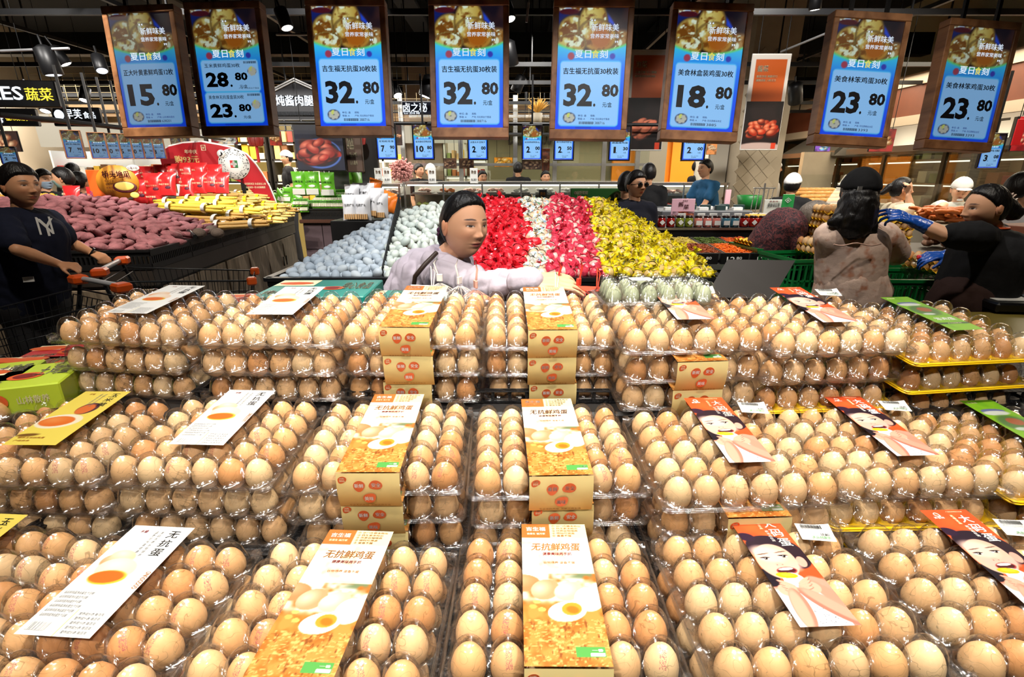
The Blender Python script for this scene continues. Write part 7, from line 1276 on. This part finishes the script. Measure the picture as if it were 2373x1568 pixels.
tag(MB().rbox(-.14, -.1, 0, .2, .14, .30, .004).obj('brown_carton', mat('brown carton', (120, 66, 44), .6), None, pt(2358, 640, 2.95), (0, 0, .3)), 'reddish-brown carton behind the worker at right edge', 'carton')
# ---------------------------------------------------------------- jar counter with salads
Yj = 4.7; z0 = pt(1640, 527, Yj).z; xl, xr = pt(1525, 500, Yj).x, pt(1800, 500, Yj).x
r = thing('salad_counter', 'long dark steel counter with salad wells and jars along its upper shelf', 'counter', (0, 0, 0)); MB().rbox(xl-.25, Yj-.02, z0-.12, xr+.4, Yj+.9, z0, .008).obj('upper_shelf', GEAR, r); MB().box(xl-.25, Yj-.03, z0-.02, xr+.4, Yj-.015, z0).obj('shelf_edge', STEEL, r)
zs = pt(1640, 575, 4.0).z; MB().rbox(xl-.2, 3.62, 0, xr+.1, 4.68, zs-.06, .01).obj('body', GEAR, r); MB().box(xl-.2, 3.6, zs-.10, xr+.1, 3.63, zs-.06).obj('steel_edge', STEEL, r); mb = MB()
for i in range(7):
    x = xl-.05+i*.22; MB().rbox(x, 3.60, zs-.06, x+.2, 3.63, zs+.02, .003).obj('price_flap', BLKG, r)
    text(mb, '12', x+.04, zs-.045, x+.1, zs-.005, 0, Matrix.Translation((0, 3.597, 0)) @ Matrix.Rotation(PI/2, 4, 'X') , z=0); text(mb, '80', x+.11, zs-.025, x+.15, zs-.005, 0, Matrix.Translation((0, 3.597, 0)) @ Matrix.Rotation(PI/2, 4, 'X'), z=0)
mb.obj('lettering', INK['white'], r)
for k, (c, i0, j0) in enumerate([((226, 200, 90), 0, 1), ((90, 110, 40), 1, 1), ((226, 96, 24), 2, 1), ((176, 60, 20), 3, 1), ((200, 150, 50), 4, 1), ((150, 70, 30), 0, 0), ((236, 110, 20), 1, 0), ((186, 60, 16), 2, 0), ((190, 70, 20), 3, 0), ((120, 50, 20), 4, 0)]):
    rr_ = random.Random(k); x = xl-.02+i0*.25; y = 3.68+j0*.42; t_ = thing('salad_tray', 'steel tray of %s shredded salad, %s row, %s from left' % (('yellow', 'green', 'orange', 'dark red', 'golden', 'brown', 'bright orange', 'red-brown', 'chilli red', 'dark brown')[k], ('near', 'far')[j0], ORD[i0]), 'salad tray', (x, y, zs-.04), (.06, 0, 0), 'salad trays')
    mb = MB(); mb.rbox(0, 0, 0, .24, .38, .012, .003); [mb.box(*q) for q in ((0, 0, 0, .24, .008, .05), (0, .372, 0, .24, .38, .05), (0, 0, 0, .008, .38, .05), (.232, 0, 0, .24, .38, .05))]; mb.obj('pan', STEEL, t_)
    mb = MB(); [mb.tube([(lambda p: (p[0]+rr_.uniform(-.03, .03), p[1]+rr_.uniform(-.03, .03), p[2]+rr_.uniform(-.005, .012)))(P) for P in [(qx, qy, .045)]*3], .004, 4) for qx, qy in [(rr_.uniform(.03, .21), rr_.uniform(.03, .35)) for _ in range(150)]]; mb.rbox(.01, .01, .012, .23, .37, .04, .01); mb.obj('shredded_salad', mat('salad %d' % k, c, .45, noise=.3, nscale=60), t_)['kind'] = 'stuff'
jm = MB(); jm.lathe([(.001, 0), (.036, 0), (.038, .01), (.038, .075), (.030, .088), (.001, .088)], 14, 0, cap=False); jar_b = {}
JC = [(150, 24, 20), (150, 24, 20), (120, 130, 40), (120, 130, 40), (200, 120, 110), (200, 120, 110), (200, 120, 110), (60, 110, 130), (60, 110, 130)]+[(140, 20, 16)]*7
lidm = MB().lathe([(.033, .086), (.035, .088), (.035, .104), (.001, .106)], 14, 0, cap=False).mesh('jar_lid', mat('dark jar lid', (40, 20, 20), .3)); lb = MB().add([(0, -.0392, .02), (.026, -.0385, .045), (0, -.0392, .07), (-.026, -.0385, .045)], [(0, 1, 2, 3)]).mesh('jar_label', INK['white']); lb2 = MB().add([(-.028, -.0392, .02), (.028, -.0392, .02), (.028, -.0392, .06), (-.028, -.0392, .06)], [(0, 1, 2, 3)]).mesh('jar_label', INK['white'])
for i, c in enumerate(JC):
    if c not in jar_b: jar_b[c] = jm.mesh('jar_glass', mat('jar %d %d %d' % c, c, .15, coat=.8))
    x = xl+.05+i*.0855; t_ = thing('sauce_jar', '%s sauce jar on the counter shelf, %s' % ({150: 'red', 120: 'green', 200: 'pink', 60: 'blue', 140: 'dark red'}[c[0]], 'number %s from its left end' % (ORD+['ninth', 'tenth', 'eleventh', 'twelfth', 'thirteenth', 'fourteenth', 'fifteenth', 'sixteenth'])[i]), 'jar', (x, Yj+.05, z0), (0, 0, 0), 'sauce jars'); ob('jar_glass', jar_b[c], t_); ob('jar_lid', lidm, t_); ob('jar_label', lb if c[0] in (150, 140, 120) else lb2, t_)
for i, px in enumerate((1580, 1625, 1653, 1682, 1710, 1745, 1768, 1807, 1840)): board('price_tag', 'white price tag above the sauce jars, %s from left' % (ORD+['ninth'])[i], 'price tag', px-9, 494, px+9, 505, Yj+.12, [('9.80', px-5, 497, px+5, 501, 0)], m=INK['white'], d=.006, inks=[INK['grey']], group='price tags above the jars')
for i, px in enumerate((1752, 1770)):
    t_ = thing('spice_tub', 'red tub with yellow lid at the right end of the jars, %s' % ('smaller left one', 'larger right one')[i], 'tub', (pt(px, 510, Yj).x, Yj+.1, z0), (0, 0, 0), 'yellow lidded tubs'); MB().lathe([(.001, 0), (.05, 0), (.055, .09), (.001, .09)], 16, cap=False).obj('tub_body', mat('red tub', (196, 60, 40), .3), t_); MB().lathe([(.058, .09), (.058, .11), (.001, .112)], 16, cap=False).obj('lid', mat('amber lid', (236, 170, 40), .4), t_)
board('pickle_board', 'pink board reading 酱菜 with food picture above the jars', 'board', 1556, 461, 1610, 503, Yj+.3, [('酱', 1571, 468, 1583, 478, 0), ('菜', 1583, 474, 1596, 484, 0), ('美食林', 1580, 464, 1592, 467, 0)], m=mat('pink board', (232, 184, 200), .4), d=.01, inks=[INK['darkred']])
P = photo(31, (232, 184, 200), (170, 60, 40), (240, 170, 130), None, 20, .5, .3, False, .4, .12, 40); kk = scl(1583, 496, Yj+.29); mb = MB(); P.into(mb, 50*kk, 12*kk); tag(mb.obj('food_print', PRINT, None, pt(1583, 496, Yj+.285), (PI/2, 0, 0), col=True), 'strip picture of braised food along the pink board\'s foot', 'picture')
tag(MB().rbox(pt(1520, 490, 5.5).x, 5.3, 0, pt(1725, 490, 5.5).x, 6.1, pt(1600, 484, 5.6).z, .01).obj('grey_counter', mat('grey counter', (92, 94, 98), .35)), 'grey counter behind the pink board with small packs', 'counter')
w_ = MB(); [w_.rbox(pt(1535+i*13, 480, 5.5).x, 5.4+.1*(i % 3), pt(1600, 485, 5.6).z, pt(1535+i*13, 480, 5.5).x+.1, 5.46+.1*(i % 3), pt(1600, 484, 5.6).z+.03+.02*(i % 2), .004, i % 2) for i in range(14)]; tag(w_.obj('packs', [INK['white'], mat('dark pack', (40, 60, 60), .4)]), 'small packs lying on the grey counter', 'packs', kind='stuff')
board('notice_board', 'pale notice board with characters right of the sauce jars', 'notice', 1770, 463, 1812, 500, 5.0, [('健康绿豆芽', 1777, 471, 1805, 480, 0), ('美食林', 1780, 465, 1800, 469, 1)], m=mat('pale notice', (206, 208, 200), .5), d=.01, inks=[INK['black'], INK['red']])
board('green_notice', 'green rounded notice with white edge, before the capped cook', 'notice', 1813, 451, 1838, 492, 4.95, [('◈', 1818, 458, 1832, 470, 0)], m=mat('green notice', (40, 140, 70), .4), d=.01, yaw=-.3, inks=[INK['white']])
board('red_notice', 'narrow pink notice on a stand beside the pillar', 'notice', 1680, 440, 1694, 479, 6.6, [], m=mat('pink board'), d=.02, yaw=.2)
t_ = thing('ladle_rack', 'steel rack of ladles beside the pillar', 'ladle rack', pt(1765, 480, 5.6)); mb = MB()
for i in range(5): mb.tube([(-.1+i*.05, 0, .2), (-.13+i*.05, -.03, -.05)], .005, 5); mb.ell((-.13+i*.05, -.03, -.07), (.028, .028, .018), 8, 6)
mb.tube([(-.12, 0, .2), (.12, 0, .2)], .007, 5); mb.obj('ladles', STEEL, t_); MB().tube([(0, 0, -.25), (0, 0, .25)], .01, 6).obj('rack_post', STEEL, t_)
tag(MB().lathe([(.001, 0), (.12, 0), (.16, .16), (.15, .165), (.001, .02)], 18, cap=False).obj('green_bin', mat('green tub', (30, 120, 50), .4), None, pt(1735, 484, 6.4)), 'green tub on the floor side of the tiled pillar', 'tub')
# bakery counters with bread, pancakes, fried dough sticks
loaf = MB(); loaf.ell((0, 0, 0), (.075, .04, .03), 10, 7, fn=lambda v: (v[0], v[1]*(1+.1*math.sin(v[0]*9)), v[2])); loaf = loaf.mesh('bread_loaf', mat('bread crust', (214, 150, 76), .5, rnd=.12)); cakeb = MB().lathe([(.001, 0), (.06, 0), (.068, .01), (.055, .02), (.001, .022)], 14, cap=False).mesh('pancake', mat('pancake crust', (206, 142, 70), .5, rnd=.12)); stick = MB().tube([(-.11, 0, 0), (-.05, .006, .004), (0, 0, 0), (.06, -.006, .003), (.11, 0, 0)], [.012, .02, .019, .02, .012], 8).mesh('dough_stick', mat('fried dough', (176, 92, 36), .45, rnd=.16))
def ctr(lab, x0, x1, y0, y1, z): tag(MB().rbox(x0, y0, 0, x1, y1, z, .01).obj('bakery_counter', mat('bakery counter', (150, 140, 120), .4)), lab, 'counter', 'bakery counters')
zb = pt(1910, 468, 6.3).z; ctr('bakery counter with loaves beyond the capped woman', pt(1845, 460, 6.3).x, pt(2020, 460, 6.3).x, 6.0, 7.0, zb); rn = random.Random(8)
for i in range(44):
    x = pt(1858+i % 11*9.5, 460, 6.3).x; y = 6.1+.16*(i//11)+rn.uniform(-.02, .02); tag(ob('bread_loaf', loaf, None, (x, y, zb+.03+.035*(i//11)), (0, 0, rn.uniform(-.4, .4))), 'golden bread loaf on bakery counter, %s row, %s from left' % (['front', 'second', 'third', 'back'][i//11], nth(i % 11+1)), 'bread', 'loaves, %s row' % ['front', 'second', 'third', 'back'][i//11])
board('bread_label', 'black strip with white characters in front of the loaves', 'label', 1862, 470, 1925, 482, 5.95, [('香葱大饼 现烤面包', 1868, 473, 1918, 479, 0)], m=BLKG, d=.02, inks=[INK['white']])
zp = pt(2135, 505, 4.9).z; ctr('bakery counter carrying the pancake tray and dough sticks', pt(2060, 500, 4.9).x, pt(2330, 500, 4.9).x+.3, 4.3, 5.6, zp-.02); tag(MB().rbox(pt(2085, 495, 4.9).x, 4.95, zp-.02, pt(2200, 495, 4.9).x, 5.45, zp, .004).obj('baking_tray', STEEL), 'large steel baking tray of pancakes before the baker', 'tray')
for i in range(32):
    tag(ob('pancake', cakeb, None, (pt(2092+(i % 8)*13, 495, 5.1).x, 5.0+.11*(i//8), zp+.002+.002*(i % 2)), (rn.uniform(-.05, .05), 0, i)), 'round pancake on the baking tray, %s row, %s from left' % (['front', 'second', 'third', 'back'][i//8], nth(i % 8+1)), 'pancake', 'pancakes, %s row' % ['front', 'second', 'third', 'back'][i//8])
for i in range(110):
    a = rn.uniform(0, 1); l = i//28; tag(ob('dough_stick', stick, None, (pt(2150+a*118, 510, 4.6).x, 4.45+rn.uniform(0, .32), zp+.02+.028*l*(1-abs(a-.35)*.7)), (rn.uniform(-.2, .2), rn.uniform(-.2, .2), rn.uniform(-.8, .8))), 'fried dough stick in the pile before the baker, %s layer, %s laid' % (['bottom', 'second', 'third', 'top'][min(l, 3)], nth(i % 28+1)), 'dough stick', 'dough sticks, %s layer' % ['bottom', 'second', 'third', 'top'][min(l, 3)])
m_ = MB(); [m_.ell((rn.uniform(-.22, .22), rn.uniform(-.15, .15), rn.uniform(0, .08)), (.045, .035, .03), 8, 6) for _ in range(60)]; tag(m_.obj('wrapped_buns', mat('wrapped bun', (222, 176, 150), .35, coat=.5, rnd=.1), None, pt(2225, 560, 3.9)+Vector((0, 0, -.02))), 'pale wrapped buns heaped behind the raised arm', 'buns', kind='stuff'); tag(MB().rbox(2.95, 3.65, 0, 3.9, 4.25, pt(2225, 575, 3.9).z, .01).obj('bun_counter', BRD), 'dark counter under the wrapped buns', 'counter')
g_ = MB(); g_.add([(pt(1850, 440, 5.9).x, 5.9, zb), (pt(2020, 440, 5.9).x, 5.9, zb), (pt(2020, 440, 5.9).x, 6.05, zb+.32), (pt(1850, 440, 5.9).x, 6.05, zb+.32)], [(0, 1, 2, 3)]); tag(g_.obj('sneeze_guard', clearmat('case glass')), 'slanted glass guard over the loaves', 'glass guard')
g_ = MB(); xa = pt(2080, 470, 4.9).x; g_.add([(xa, 5.5, zp), (xa+1.9, 5.5, zp), (xa+1.9, 5.6, zp+.3), (xa, 5.6, zp+.3)], [(0, 1, 2, 3)]); tag(g_.obj('sneeze_guard', clearmat('case glass')), 'glass guard between the baker and the hall', 'glass guard')
struct(MB().box(pt(1860, 380, 8.8).x, 8.8, 0, pt(1935, 380, 8.8).x, 8.9, 1.98).obj('partition', TAN))
